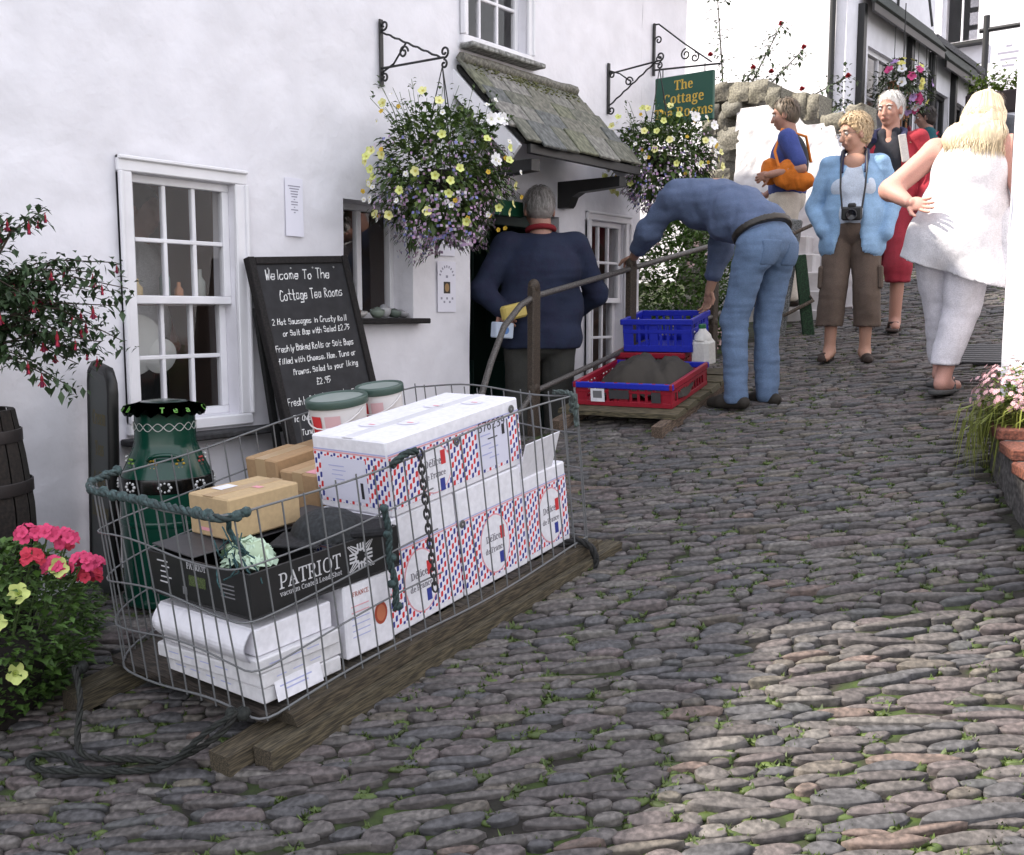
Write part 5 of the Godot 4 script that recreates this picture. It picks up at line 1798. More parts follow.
func planter() -> void:
	var t := thing("flower_bed", "raised flower bed with a stone face and terracotta capping", "planter")
	var pts := [Vector3(-1.02, 0, -4.98), Vector3(-0.98, 0, -4.58), Vector3(-0.77, 0, -4.05), Vector3(-0.42, 0, -3.30), Vector3(0.1, 0, -2.6)]
	M.terracotta = mat(lin(0.30, 0.10, 0.06), 0.8, "rough", 6.0, "nfine", 0.5)
	M.render = mat(lin(0.15, 0.14, 0.135), 0.9, "rough", 3.0, "ncoarse", 0.6)
	for i in pts.size() - 1:
		var a: Vector3 = pts[i]
		var b: Vector3 = pts[i + 1]
		var ya := gy(a.z)
		var yb := gy(b.z)
		var d := (b - a).normalized()
		var n := Vector3(-d.z, 0, d.x)
		if n.x > 0: n = -n
		var k := maxi(2, int(a.distance_to(b) / 0.24))
		for j in k:
			var p := a.lerp(b, (j + 0.02) / k)
			var q := a.lerp(b, (j + 0.98) / k)
			var y := lerpf(ya, yb, (j + 0.5) / k)
			var bx := Basis(d, Vector3.UP, d.cross(Vector3.UP))
			var f := MB.new()
			f.box((p + q) * 0.5 + Vector3(0, y + 0.05, 0), Vector3(p.distance_to(q) + 0.004, 0.26, 0.09), Color.WHITE, bx, 0.006)
			mk("face_stone", f, M.render, t)
			var c := MB.new()
			c.box((p + q) * 0.5 + Vector3(jit(0.004), y + 0.20 + jit(0.004), 0) - n * 0.02, Vector3(p.distance_to(q) - 0.006, 0.045, 0.17), Color.WHITE, bx, 0.006)
			mk("capping_brick", c, M.terracotta, t)
	var soil := MB.new()
	for i in pts.size() - 1:
		var a: Vector3 = pts[i]
		var b: Vector3 = pts[i + 1]
		soil.quad(Vector3(a.x + 0.06, gy(a.z) + 0.16, a.z), Vector3(b.x + 0.06, gy(b.z) + 0.16, b.z), Vector3(1.2, gy(b.z) + 0.16, b.z), Vector3(1.2, gy(a.z) + 0.16, a.z), Color(0.03, 0.022, 0.016))
	mk("soil", soil, M.v, t)

func rubble(t: Node3D, o: Vector3, U: Vector3, w: float, tops: Array, col: Color, var_: float, mat_: Material, called: String, hmin := 0.10, hmax := 0.2, depth := 0.3) -> void:
	# rows of uneven stones filling a wall face; tops: [u, height] steps
	var up := Vector3.UP
	var n := U.cross(up)
	var bs := Basis(U, up, n)
	var y := 0.0
	var hi := 0.0
	for q in tops: hi = maxf(hi, q[1])
	while y < hi:
		var rh := rng.randf_range(hmin, hmax)
		var u := -rng.randf() * 0.1
		while u < w:
			var l := rng.randf_range(hmin * 1.1, hmax * 1.9)
			var cu := u + l * 0.5
			var lim := 0.0
			for q in tops:
				if cu >= q[0]: lim = q[1]
			if y + rh * 0.4 < lim and cu > 0.0 and cu < w:
				var f := 1.0 + jit(var_)
				var m := stone_lump(Vector3(minf(l, w - u) - 0.006, minf(rh * rng.randf_range(0.9, 1.5), lim - y + 0.02), depth), col * Color(f, f, f))
				mk(called, m, mat_, t, Transform3D(bs * Basis(Vector3.BACK, jit(0.14)) * Basis(Vector3.UP, jit(0.06)), o + U * cu + up * (y + rh * 0.5 + jit(0.022)) + n * jit(0.014)))
			u += l
		y += rh

func stone_lump(size: Vector3, col: Color) -> MB:
	# rounded uneven block, front bulging to +z
	var m := MB.new()
	var k := 5
	for j in k:
		for i in k:
			var u := float(i) / (k - 1) * 2.0 - 1.0
			var v := float(j) / (k - 1) * 2.0 - 1.0
			var e := maxf(absf(u), absf(v))
			var z := 0.008 * (1.0 - pow(e, 3.0)) - (0.014 if e > 0.99 else 0.0)
			m.vert(Vector3(u * size.x * 0.5 + jit(0.012), v * size.y * 0.5 + jit(0.012), z + jit(0.014)), Vector3.ZERO, col)
	for j in k - 1:
		for i in k - 1:
			var a := j * k + i
			m.I.append_array(PackedInt32Array([a, a + k + 1, a + 1, a, a + k, a + k + 1]))
	smooth(m)
	m.box(Vector3(0, 0, -size.z * 0.5 - 0.02), Vector3(size.x - 0.004, size.y - 0.004, size.z), col)
	return m

func garden_wall() -> void:
	M.whitestone = mat(Color.WHITE, 0.9, "plaster", 1.0, "ncoarse", 0.5, true)
	var t := thing("garden_wall", "rubble garden wall limewashed white with grey coping stones", "wall")
	var o := Vector3(-4.26, 1.25, -8.72)
	# limewash lies thick over the rubble: one lumpy skin
	var cn := FastNoiseLite.new()
	cn.seed = 5; cn.noise_type = FastNoiseLite.TYPE_CELLULAR; cn.frequency = 1.0
	cn.cellular_return_type = FastNoiseLite.RETURN_DISTANCE
	var lw := MB.new()
	var nu := 44
	var nv := 62
	for j in nv + 1:
		for i in nu + 1:
			var u := 1.26 * i / nu
			var top := 2.02 - 0.10 * smoothstep(0.3, 0.42, u) - 0.12 * smoothstep(0.56, 0.68, u) - 0.25 * smoothstep(0.9, 1.0, u)
			var v := top * j / nv
			var d := 0.045 * (1.0 - cn.get_noise_2d(u * 6.5, v * 9.0)) * 0.5 + 0.018 * pn.get_noise_3dv(Vector3(u, v, 0) * 14.0)
			lw.vert(o + Vector3(u + 0.02 * pn.get_noise_3dv(Vector3(v * 4.0, u, 2)), v, d), Vector3.ZERO, Color(0.78, 0.76, 0.77))
	for j in nv:
		for i in nu:
			var a := j * (nu + 1) + i
			lw.I.append_array(PackedInt32Array([a, a + nu + 2, a + 1, a, a + nu + 1, a + nu + 2]))
	smooth(lw)
	lw.box(o + Vector3(0.62, 0.75, -0.17), Vector3(1.24, 1.5, 0.30), Color(0.7, 0.68, 0.68))
	mk("limewashed_face", lw, M.whitestone, t)
	rubble(t, Vector3(-4.75, 1.2, -8.69), Vector3(1, 0, 0), 0.52, [[0.0, 1.5], [0.18, 2.16]], Color(0.27, 0.25, 0.20), 0.3, M.stone, "grey_stone", 0.10, 0.18, 0.35)
	# coping
	for q in [[-4.46, 3.44, 0.22, 0.16], [-4.25, 3.42, 0.20, 0.17], [-4.06, 3.40, 0.18, 0.19], [-3.90, 3.33, 0.14, 0.17], [-3.66, 3.22, 0.12, 0.24], [-3.54, 3.20, 0.12, 0.22], [-3.36, 3.06, 0.20, 0.13], [-3.18, 3.00, 0.22, 0.15], [-3.16, 3.12, 0.16, 0.11]]:
		var f := rng.randf_range(0.8, 1.2)
		var m := stone_lump(Vector3(q[2], q[3], 0.30), Color(0.30 * f, 0.275 * f, 0.21 * f))
		mk("coping_stone", m, M.stone, t, Transform3D(Basis(Vector3.BACK, jit(0.08)), Vector3(q[0], q[1], -8.68)))
	# a flight of whitewashed steps climbs behind the sign towards the garden
	for i in 5:
		var m := MB.new()
		m.box(Vector3(-3.55 - 0.10 * i, 1.34 + 0.10 + 0.16 * i - 0.1, -8.2 - 0.09 * i), Vector3(0.95, 0.2, 0.2), Color(0.62, 0.6, 0.6), Basis(Vector3.UP, 0.1), 0.012)
		mk("step", m, M.whitestone, t)

func window_unit(parent: Node, x: Transform3D, w: float, h: float, cols: int, rows: int, fm: Material) -> Node3D:
	var n := Node3D.new()
	n.name = "window"
	n.transform = x
	parent.add_child(n, true)
	var mb := MB.new()
	frame_bars(mb, Transform3D(Basis.IDENTITY, Vector3.ZERO), w, h, 0.05, 0.06, cols, rows, 0.025)
	mk("frame", mb, fm, n)
	for i in cols:
		for j in rows:
			var pm := MB.new()
			var cw := (w - 0.1) / cols
			var chh := (h - 0.1) / rows
			var c := Vector3(0.05 + cw * i, 0.05 + chh * j, 0)
			pm.quad(c, c + Vector3(cw, 0, 0), c + Vector3(cw, chh, 0), c + Vector3(0, chh, 0))
			mk("pane", pm, M.glass, n)
	return n

func shop() -> void:
	rng.seed = 111
	var t := thing("gift_shop", "white village shop with a dark pentice roof and goods hung outside", "shop")
	var m := MB.new()
	# wall facing down the hill, then the street front with openings
	panel(m, Vector3(-9.0, 1.0, -10.4), Vector3(1, 0, 0), 5.1, 7.0, [], 0.5)
	panel(m, Vector3(-3.9, 1.7, -10.4), Vector3(0, 0, -1), 2.95, 6.3, [[0.65, 1.55, 2.1, 2.55, 0.4], [2.3, 0.9, 2.8, 2.6, 0.4]], 0.5)
	panel(m, Vector3(-3.9, 1.7, -13.35), Vector3(0, 0, -1), 2.25, 3.05, [[0.15, 1.55, 0.75, 2.5, 0.4], [1.0, 1.55, 1.55, 2.5, 0.4]], 0.5)
	panel(m, Vector3(-3.9, 1.0, -15.6), Vector3(-1, 0, 0), 5.1, 3.75, [], 0.8)
	panel(m, Vector3(-3.9, 4.7, -13.35), Vector3(-1, 0, 0), 5.1, 3.3, [], 0.8)
	mk("wall", m, M.plaster, t)
	var core := MB.new()
	core.box(Vector3(-6.0, 3.4, -13.0), Vector3(0.1, 2.6, 5.0), Color(0.35, 0.28, 0.22))
	core.box(Vector3(-4.95, 4.66, -13.0), Vector3(2.0, 0.1, 5.0), Color(0.45, 0.42, 0.38))
	core.box(Vector3(-4.95, 2.2, -13.0), Vector3(2.0, 0.1, 5.0), Color(0.2, 0.15, 0.11))
	mk("interior", core, M.v, t)
	var srf := MB.new()
	srf.box(Vector3(-6.45, 8.0, -11.9), Vector3(5.3, 0.12, 3.2), Color(0.12, 0.12, 0.13))
	mk("roof", srf, M.slate, t)
	srf = MB.new()
	srf.box(Vector3(-6.45, 4.80, -14.5), Vector3(5.2, 0.08, 2.3), Color(0.12, 0.12, 0.13))
	mk("roof", srf, M.slate, t)
	rod(t, "downpipe", [Vector3(-4.03, 8.0, -10.35), Vector3(-4.03, 2.6, -10.35)], 0.032, M.black)
	# pentice roofs
	for q in [[-10.75, -13.3, 4.70, 0.16], [-13.4, -15.2, 4.62, 0.16]]:
		var p := MB.new()
		var a := Vector3(-3.92, q[2] + 0.16, (q[0] + q[1]) * 0.5)
		var e := Vector3(-3.9 + q[3], q[2] - 0.10, (q[0] + q[1]) * 0.5)
		var d := (e - a).normalized()
		p.box((a + e) * 0.5, Vector3(a.distance_to(e), 0.05, q[0] - q[1]), Color(0.05, 0.055, 0.05), Basis(d, Vector3(-d.y, d.x, 0), Vector3(0, 0, 1)))
		mk("pentice_roof", p, M.slate, t)
		var f := MB.new()
		f.box(e + Vector3(-0.02, -0.04, 0), Vector3(0.03, 0.09, q[0] - q[1]), Color(0.012, 0.011, 0.011))
		mk("fascia", f, M.vs, t)
	# black timber posts and window units
	for z in [-10.75, -12.35, -13.25, -14.2, -15.1]:
		var p := MB.new()
		p.box(Vector3(-3.87, 3.1, z), Vector3(0.08, 3.0, 0.09), Color(0.014, 0.012, 0.012))
		mk("timber_post", p, M.vs, t)
	for q in [[-11.05, 3.25, 1.45, 1.0, 3, 2], [-13.5, 3.25, 0.6, 0.95, 2, 2], [-14.35, 3.25, 0.55, 0.95, 2, 2]]:
		window_unit(t, Transform3D(Basis(Vector3(0, 0, -1), Vector3.UP, Vector3(1, 0, 0)), Vector3(-3.98, q[1], q[0])), q[2], q[3], q[4], q[5], M.white if q[0] > -12 else M.black)
	# a narrow white notice on the end wall and a green framed poster
	var pb := MB.new()
	pb.box(Vector3(-4.0, 2.85, -10.385), Vector3(0.13, 0.42, 0.012), Color(0.55, 0.56, 0.6))
	mk("notice", pb, M.v, t)
	var pc := MB.new()
	pc.box(Vector3(-3.885, 2.75, -10.6), Vector3(0.02, 0.36, 0.26), Color(0.015, 0.10, 0.05))
	pc.box(Vector3(-3.872, 2.75, -10.6), Vector3(0.008, 0.29, 0.19), Color(0.6, 0.62, 0.6))
	mk("poster", pc, M.v, t)
	# goods hung under the pentice: each its own thing
	var goods := [[-11.6, 3.95, Color(0.35, 0.16, 0.08), 0], [-12.0, 3.9, Color(0.42, 0.2, 0.1), 0], [-12.3, 3.45, Color(0.6, 0.08, 0.16), 1], [-12.75, 3.2, Color(0.62, 0.2, 0.04), 1], [-12.95, 3.55, Color(0.65, 0.05, 0.10), 1], [-12.85, 2.95, Color(0.6, 0.28, 0.05), 1], [-13.05, 3.25, Color(0.2, 0.3, 0.1), 1], [-12.45, 2.9, Color(0.08, 0.14, 0.25), 1]]
	var n := 0
	for q in goods:
		var g := MB.new()
		var p := Vector3(-3.80, q[1], q[0])
		if q[3] == 0:
			for i in 5:
				var a := TAU * i / 5.0
				g.tube([p + Vector3(cos(a) * 0.05, 0, sin(a) * 0.05), p + Vector3(cos(a) * 0.05, -0.28 - 0.03 * i, sin(a) * 0.05)], 0.012, 6, q[2])
			g.lathe([Vector2(0.001, 0.02), Vector2(0.07, 0.0), Vector2(0.07, -0.012), Vector2(0.001, -0.012)], 12, p, Basis.IDENTITY, q[2] * 0.7)
			g.tube([p + Vector3(0, 0.02, 0), Vector3(p.x, 4.66, p.z)], 0.004, 4, Color(0.05, 0.05, 0.05))
			var o := mk("wind_chime", g, M.v)
			tag(o, "%s bamboo wind chime hanging under the shop pentice" % ("dark" if n == 0 else "pale"), "wind chime", "wind chimes at the shop")
		else:
			g.tube([Vector3(p.x, 4.6, p.z), p], 0.004, 4, Color(0.05, 0.05, 0.05))
			for i in 10:
				var d := Vector3(jit(1), jit(1), jit(1)).normalized()
				var s := d.cross(Vector3(jit(1), jit(1), jit(1))).normalized() * 0.07
				g.tri(p, p + d * 0.12 + s, p + d * 0.12 - s, q[2] * rng.randf_range(0.7, 1.2))
			var o := mk("paper_flower", g, M.petal)
			tag(o, "%s paper windmill flower hung outside the shop" % ["", "", "crimson", "orange", "scarlet", "amber", "green", "dark blue"][n], "ornament", "paper flowers at the shop")
		n += 1
	# white oval-topped shop sign on two iron stalks above the pentice
	var sg := thing("shop_sign", "white board sign with arched words standing above the shop pentice", "sign", at(-3.88, 4.66, -11.9))
	rod(sg, "stalk", [Vector3(0.0, -0.05, 0), Vector3(0.0, 0.3, 0)], 0.014, M.black)
	rod(sg, "stalk", [Vector3(0.38, -0.1, 0), Vector3(0.32, 0.3, 0)], 0.014, M.black)
	var sm := MB.new()
	sm.box(Vector3(0.17, 0.52, 0), Vector3(0.62, 0.46, 0.03), Color(0.72, 0.71, 0.75))
	var sp := mk("panel", sm, M.v, sg)
	for i in 9:
		var a := PI * (1.15 + 0.7 * i / 8.0)
		sticker(sp, "print_mark", Transform3D(Basis(Vector3.BACK, a - PI * 1.5), Vector3(0.17 + cos(a) * 0.24, 0.58 + sin(a) * 0.2, 0.0165)), 0.03, 0.04, M.greyprint2)
	disc(sp, "emblem", at(0.17, 0.58, 0.0165), 0.07, 0.08, M.label)

func far_house() -> void:
	rng.seed = 121
	var t := thing("upper_house", "pale house at the top of the street with an open casement", "house")
	var m := MB.new()
	panel(m, Vector3(-9.0, 2.0, -17.2), Vector3(1, 0, 0), 13.0, 7.5, [[4.08, 3.62, 4.66, 4.6, 0.4]], 0.7)
	panel(m, Vector3(4.0, 2.0, -17.2), Vector3(0, 0, -1), 5.0, 7.5, [], 1.0)
	panel(m, Vector3(-9.0, 2.0, -22.2), Vector3(0, 0, 1), 5.0, 7.5, [], 1.0)
	panel(m, Vector3(4.0, 2.0, -22.2), Vector3(-1, 0, 0), 13.0, 7.5, [], 1.0)
	m.box(Vector3(-2.5, 9.55, -19.7), Vector3(13.3, 0.12, 5.4), Color(0.3, 0.3, 0.32))
	mk("wall", m, M.plaster, t)
	var wu := window_unit(t, Transform3D(Basis.IDENTITY, Vector3(-4.92, 5.62, -17.3)), 0.58, 0.98, 2, 1, M.white)
	for i in 3: sticker(wu, "picture", at(0.40, 0.18 + 0.27 * i, -0.28), 0.15, 0.19, M.paper)
	var s := MB.new()
	s.box(Vector3(-4.63, 5.58, -17.12), Vector3(0.78, 0.05, 0.2), Color(0.03, 0.03, 0.03))
	mk("sill", s, M.vs, t)
	# gallows post with a white board
	var g := thing("gallows_sign", "white board hanging from a black gallows post up the street", "sign", at(-3.95, gy(-16.0), -16.0))
	rod(g, "post", [Vector3(0, 0.0, 0), Vector3(0, 2.86, 0)], 0.045, M.black)
	rod(g, "arm", [Vector3(-0.09, 2.66, 0), Vector3(0.62, 2.66, 0)], 0.035, M.black)
	var b := MB.new()
	b.box(Vector3(0.32, 2.26, 0), Vector3(0.48, 0.66, 0.03), Color(0.70, 0.69, 0.76))
	var bo := mk("panel", b, M.v, g)
	for i in 5: sticker(bo, "print_line", at(0.32, 2.48 - 0.09 * i, 0.0165), [0.34, 0.08, 0.3, 0.22, 0.16][i], 0.03, M.greyprint2 if i else M.label)
	# stone trough of plants on a low white wall
	var w := thing("low_wall", "low white wall end carrying a dark planting trough", "wall", at(-3.35, gy(-14.4), -14.4))
	var wm := MB.new()
	wm.box(Vector3(0, 0.65, 0), Vector3(0.9, 1.6, 0.4), Color(0.7, 0.69, 0.72), Basis.IDENTITY, 0.05)
	mk("wall_body", wm, M.whitestone, w)
	var tr := thing("plant_trough", "dark trough of yellow green leaves on the low white wall", "planter", at(-3.30, gy(-14.4) + 1.45, -14.38))
	var tm := MB.new()
	tm.box(Vector3(0, 0.14, 0), Vector3(0.85, 0.28, 0.34), Color(0.045, 0.035, 0.035), Basis.IDENTITY, 0.02)
	mk("box", tm, M.v, tr)
	var lf := MB.new()
	for i in 500:
		var p := Vector3(jit(0.42), 0.28 + absf(rng.randfn(0, 0.12)), jit(0.18))
		var f := rng.randf_range(0.6, 1.4)
		leaf(lf, p, Vector3(jit(1), rng.randf() * 1.2, jit(1)), rng.randf_range(0.05, 0.10), 0.5, Color(0.17 * f, 0.24 * f, 0.03 * f))
	mk("foliage", lf, M.leaf, tr)

func leaning_sledge() -> void:
	rng.seed = 131
	var t := thing("upright_sledge", "worn sledge stood on end with a grey board and a green board", "sledge", at(-3.22, gy(-7.45), -7.45, 0.5))
	var bs := Basis(Vector3.BACK, -0.13) * Basis(Vector3.RIGHT, -0.08)
	var a := MB.new()
	a.box(bs * Vector3(-0.04, 0.44, 0), Vector3(0.125, 0.94, 0.04), Color(0.24, 0.25, 0.25), bs, 0.012)
	mk("grey_board", a, M.vtex, t)
	var b := MB.new()
	var b2 := Basis(Vector3.BACK, 0.13) * Basis(Vector3.RIGHT, -0.05)
	b.box(Vector3(0.16, 0.30, 0.03), Vector3(0.09, 0.66, 0.04), Color(0.02, 0.07, 0.03), b2, 0.008)
	mk("green_board", b, M.vtex, t)
	var c := MB.new()
	c.box(Vector3(-0.30, 0.52, -0.05), Vector3(0.05, 1.04, 0.04), Color(0.03, 0.028, 0.025), Basis(Vector3.BACK, 0.03), 0.01)
	mk("dark_stake", c, M.vtex, t)
	rod(t, "cross_bar", [Vector3(-0.45, 0.78, 0.02), Vector3(-0.25, 0.92, 0.02), Vector3(0.02, 0.86, 0.05)], 0.014, M.barwood)
	rod(t, "cross_bar", [Vector3(-0.35, 0.66, 0.05), Vector3(0.0, 0.76, 0.06), Vector3(0.26, 0.88, 0.05)], 0.014, M.barwood)
	rod(t, "cross_bar", [Vector3(0.0, 0.16, 0.06), Vector3(0.22, 0.28, 0.08), Vector3(0.18, 0.34, 0.0)], 0.014, M.barwood)

# ---------- plants ----------
func leaf(mb: MB, p: Vector3, d: Vector3, l: float, wr: float, col: Color, droop := 0.25) -> void:
	# a pointed leaf folded along its midrib
	d = d.normalized()
	var s := d.cross(Vector3.UP)
	if s.length() < 0.05: s = Vector3.RIGHT
	s = s.normalized() * l * wr * 0.5
	var n := s.cross(d).normalized()
	var mid := p + d * l * 0.5 + Vector3.DOWN * l * droop * 0.25
	var tip := p + d * l + Vector3.DOWN * l * droop
	var e := n * l * 0.10
	mb.tri(p, mid, mid + s + e, col)
	mb.tri(mid, tip, mid + s + e, col)
	mb.tri(p, mid - s + e, mid, col * 0.94)
	mb.tri(mid, mid - s + e, tip, col * 0.94)

func bloom(r: float, petals: int, col: Color, eye: Color, cup := 0.35) -> ArrayMesh:
	# open flower facing +y: throat ring and a waved, lobed rim
	var m := MB.new()
	var n := petals * 4
	var ring := [[], []]
	for k in n:
		var a := TAU * k / n
		var lobe := absf(cos(a * petals * 0.5))
		var rr := r * (0.80 + 0.22 * pow(lobe, 0.6)) * rng.randf_range(0.94, 1.06)
		ring[0].append(Vector3(cos(a) * r * 0.34, -r * cup * 0.45, sin(a) * r * 0.34))
		ring[1].append(Vector3(cos(a) * rr, r * (0.05 + 0.12 * sin(a * 2.0 + r * 90.0)) - r * 0.10 * (1.0 - lobe), sin(a) * rr))
	for k in n:
		var j := (k + 1) % n
		var f := 0.93 + 0.07 * absf(cos(TAU * k / n * petals * 0.5))
		m.quad(ring[0][k], ring[0][j], ring[1][j], ring[1][k], col * f)
		m.tri(Vector3(0, -r * cup, 0), ring[0][j], ring[0][k], col.lerp(eye, 0.55))
	m.ball(Vector3(0, -r * cup * 0.6, 0), Vector3.ONE * r * 0.13, eye, 6)
	return m.mesh()

func facing(d: Vector3) -> Basis:
	d = d.normalized()
	var s := d.cross(Vector3(0.3, 0.2, 0.9)).normalized()
	return Basis(s, d, s.cross(d))

func basket(label: String, c: Vector3, r: Vector3, hook: Vector3, seed_: int, tall: float) -> void:
	rng.seed = seed_
	var t := thing("hanging_basket", label, "flower basket", Transform3D(Basis.IDENTITY, c), "hanging flower baskets on the cottage")
	var bm := MB.new()
	bm.lathe([Vector2(0.001, -0.10), Vector2(0.06, -0.09), Vector2(0.10, -0.04), Vector2(0.12, 0.02), Vector2(0.11, 0.025), Vector2(0.001, 0.015)], 20, Vector3.ZERO, Basis.IDENTITY, Color(0.03, 0.024, 0.018))
	mk("liner", bm, M.vtex, t)
	for k in 3:
		var a := TAU * k / 3.0 + 0.5
		rod(t, "chain", [Vector3(cos(a) * 0.12, 0.03, sin(a) * 0.12), hook - c], 0.003, M.iron, Color.WHITE, 5)
	var fm := MB.new()
	var tr := MB.new()
	var sh := FastNoiseLite.new()
	sh.seed = seed_; sh.frequency = 1.3
	for i in 5200:
		var d := Vector3(jit(1), jit(1), jit(1))
		if d.length() > 1.0 or d.length() < 0.01: continue
		d = d.normalized() * pow(d.length(), 0.62)
		var p := Vector3(d.x * r.x, d.y * r.y, d.z * r.z)
		p *= 0.86 + 0.34 * sh.get_noise_3dv(d.normalized())
		if d.y > 0.2: p.y += tall * rng.randf() * d.y * 0.6
		var f := rng.randf_range(0.5, 1.35)
		var col := Color(0.068 * f, 0.115 * f, 0.028 * f)
		if rng.randf() < 0.3: col = Color(0.11 * f, 0.16 * f, 0.035 * f)
		leaf(fm, p, Vector3(d.x + jit(0.6), d.y * 0.6 + jit(0.7), d.z + jit(0.6)), rng.randf_range(0.03, 0.065), rng.randf_range(0.4, 0.65), col)
	# wiry upright and trailing stems
	for i in 60:
		var a := rng.randf() * TAU
		var o := Vector3(cos(a) * r.x * 0.5, r.y * 0.3, sin(a) * r.z * 0.5)
		var e := Vector3(cos(a) * r.x * rng.randf_range(0.5, 1.05), r.y * rng.randf_range(0.6, 1.0) + tall * rng.randf(), sin(a) * r.z * rng.randf_range(0.5, 1.05))
		fm.tube([o, o.lerp(e, 0.5) + Vector3(0, 0.04, 0), e], 0.0016, 4, Color(0.07, 0.11, 0.03), false)
		for k in 7:
			var q := o.lerp(e, rng.randf_range(0.3, 1.0)) + Vector3(jit(0.02), 0.02, jit(0.02))
			leaf(fm, q, Vector3(jit(1), rng.randf(), jit(1)), rng.randf_range(0.02, 0.04), 0.55, Color(0.07, 0.12, 0.03) * rng.randf_range(0.7, 1.3))
	tag(mk("foliage", fm, M.leaf, t), "", "", "", "stuff")
	# lobelia: clouds of tiny mauve and blue flowers, thickest low and on the uphill side
	for i in 2300:
		var a := rng.randf() * TAU
		var yy := rng.randf_range(-1.22, 0.55)
		var rr := sqrt(maxf(0.05, 1.0 - yy * yy * 0.62)) * rng.randf_range(0.82, 1.08)
		var p := Vector3(cos(a) * r.x * rr, yy * r.y, sin(a) * r.z * rr)
		p *= 0.90 + 0.34 * sh.get_noise_3dv(p.normalized())
		if yy > -0.25 and rng.randf() < 0.8 and p.z > -0.12: continue
		var col: Color = [Color(0.36, 0.24, 0.40), Color(0.46, 0.33, 0.46), Color(0.56, 0.50, 0.56), Color(0.42, 0.25, 0.40), Color(0.20, 0.20, 0.45)][rng.randi() % (5 if p.z > 0.05 else 4)]
		var n := Vector3(p.x, jit(0.2), p.z).normalized()
		var s := n.cross(Vector3.UP).normalized() * rng.randf_range(0.0045, 0.008)
		var u := s.cross(n).normalized() * s.length()
		tr.quad(p - s - u, p + s - u, p + s + u, p - s + u, col)
		if rng.randf() < 0.35: leaf(tr, p, Vector3(n.x, -0.8, n.z), 0.03, 0.25, Color(0.05, 0.08, 0.035))
	tag(mk("lobelia", tr, M.petal, t), "", "", "", "stuff")
	var kinds := [bloom(0.021, 5, Color(0.62, 0.66, 0.22), Color(0.45, 0.42, 0.05)), bloom(0.023, 5, Color(0.72, 0.70, 0.30), Color(0.5, 0.42, 0.05)), bloom(0.032, 7, Color(0.80, 0.79, 0.80), Color(0.6, 0.6, 0.4), 0.2), bloom(0.014, 5, Color(0.75, 0.74, 0.72), Color(0.5, 0.4, 0.05), 0.1), bloom(0.012, 5, Color(0.55, 0.36, 0.03), Color(0.3, 0.15, 0.02), 0.1)]
	for i in 74:
		var k := 0 if i < 18 else (1 if i < 32 else (2 if i < 38 else (3 if i < 58 else 4)))
		var a := rng.randf_range(-PI * 0.35, PI * 0.95)
		var yy := rng.randf_range(-0.75, 0.95)
		if k == 2:
			a = rng.randf_range(-1.2, 0.3)
			yy = rng.randf_range(0.1, 0.7)
		var rr := sqrt(maxf(0.08, 1.0 - yy * yy * 0.7)) * rng.randf_range(0.95, 1.12)
		var p := Vector3(cos(a) * r.x * rr, yy * r.y + (tall * 0.7 if yy > 0.5 else 0.0), sin(a) * r.z * rr)
		mk("flower", kinds[k], M.petal, t, Transform3D(facing(Vector3(p.x, 0.05 + yy * 0.25, p.z) + Vector3(0.25, 0, 0.3) + Vector3(jit(0.25), jit(0.2), jit(0.25))), p))

func plants() -> void:
	basket("overflowing hanging basket of lemon and mauve flowers above the small window", Vector3(-3.40, 2.08, -3.74), Vector3(0.33, 0.34, 0.40), Vector3(-3.37, 2.60, -3.71), 201, 0.10)
	basket("hanging basket of mauve and lemon flowers below the green sign", Vector3(-3.40, 2.40, -5.90), Vector3(0.33, 0.29, 0.46), Vector3(-3.40, 2.98, -5.82), 202, 0.06)
	fuchsia()
	bed_plant()
	corner_flowers()
	valerian()
	roses()
	shop_basket()

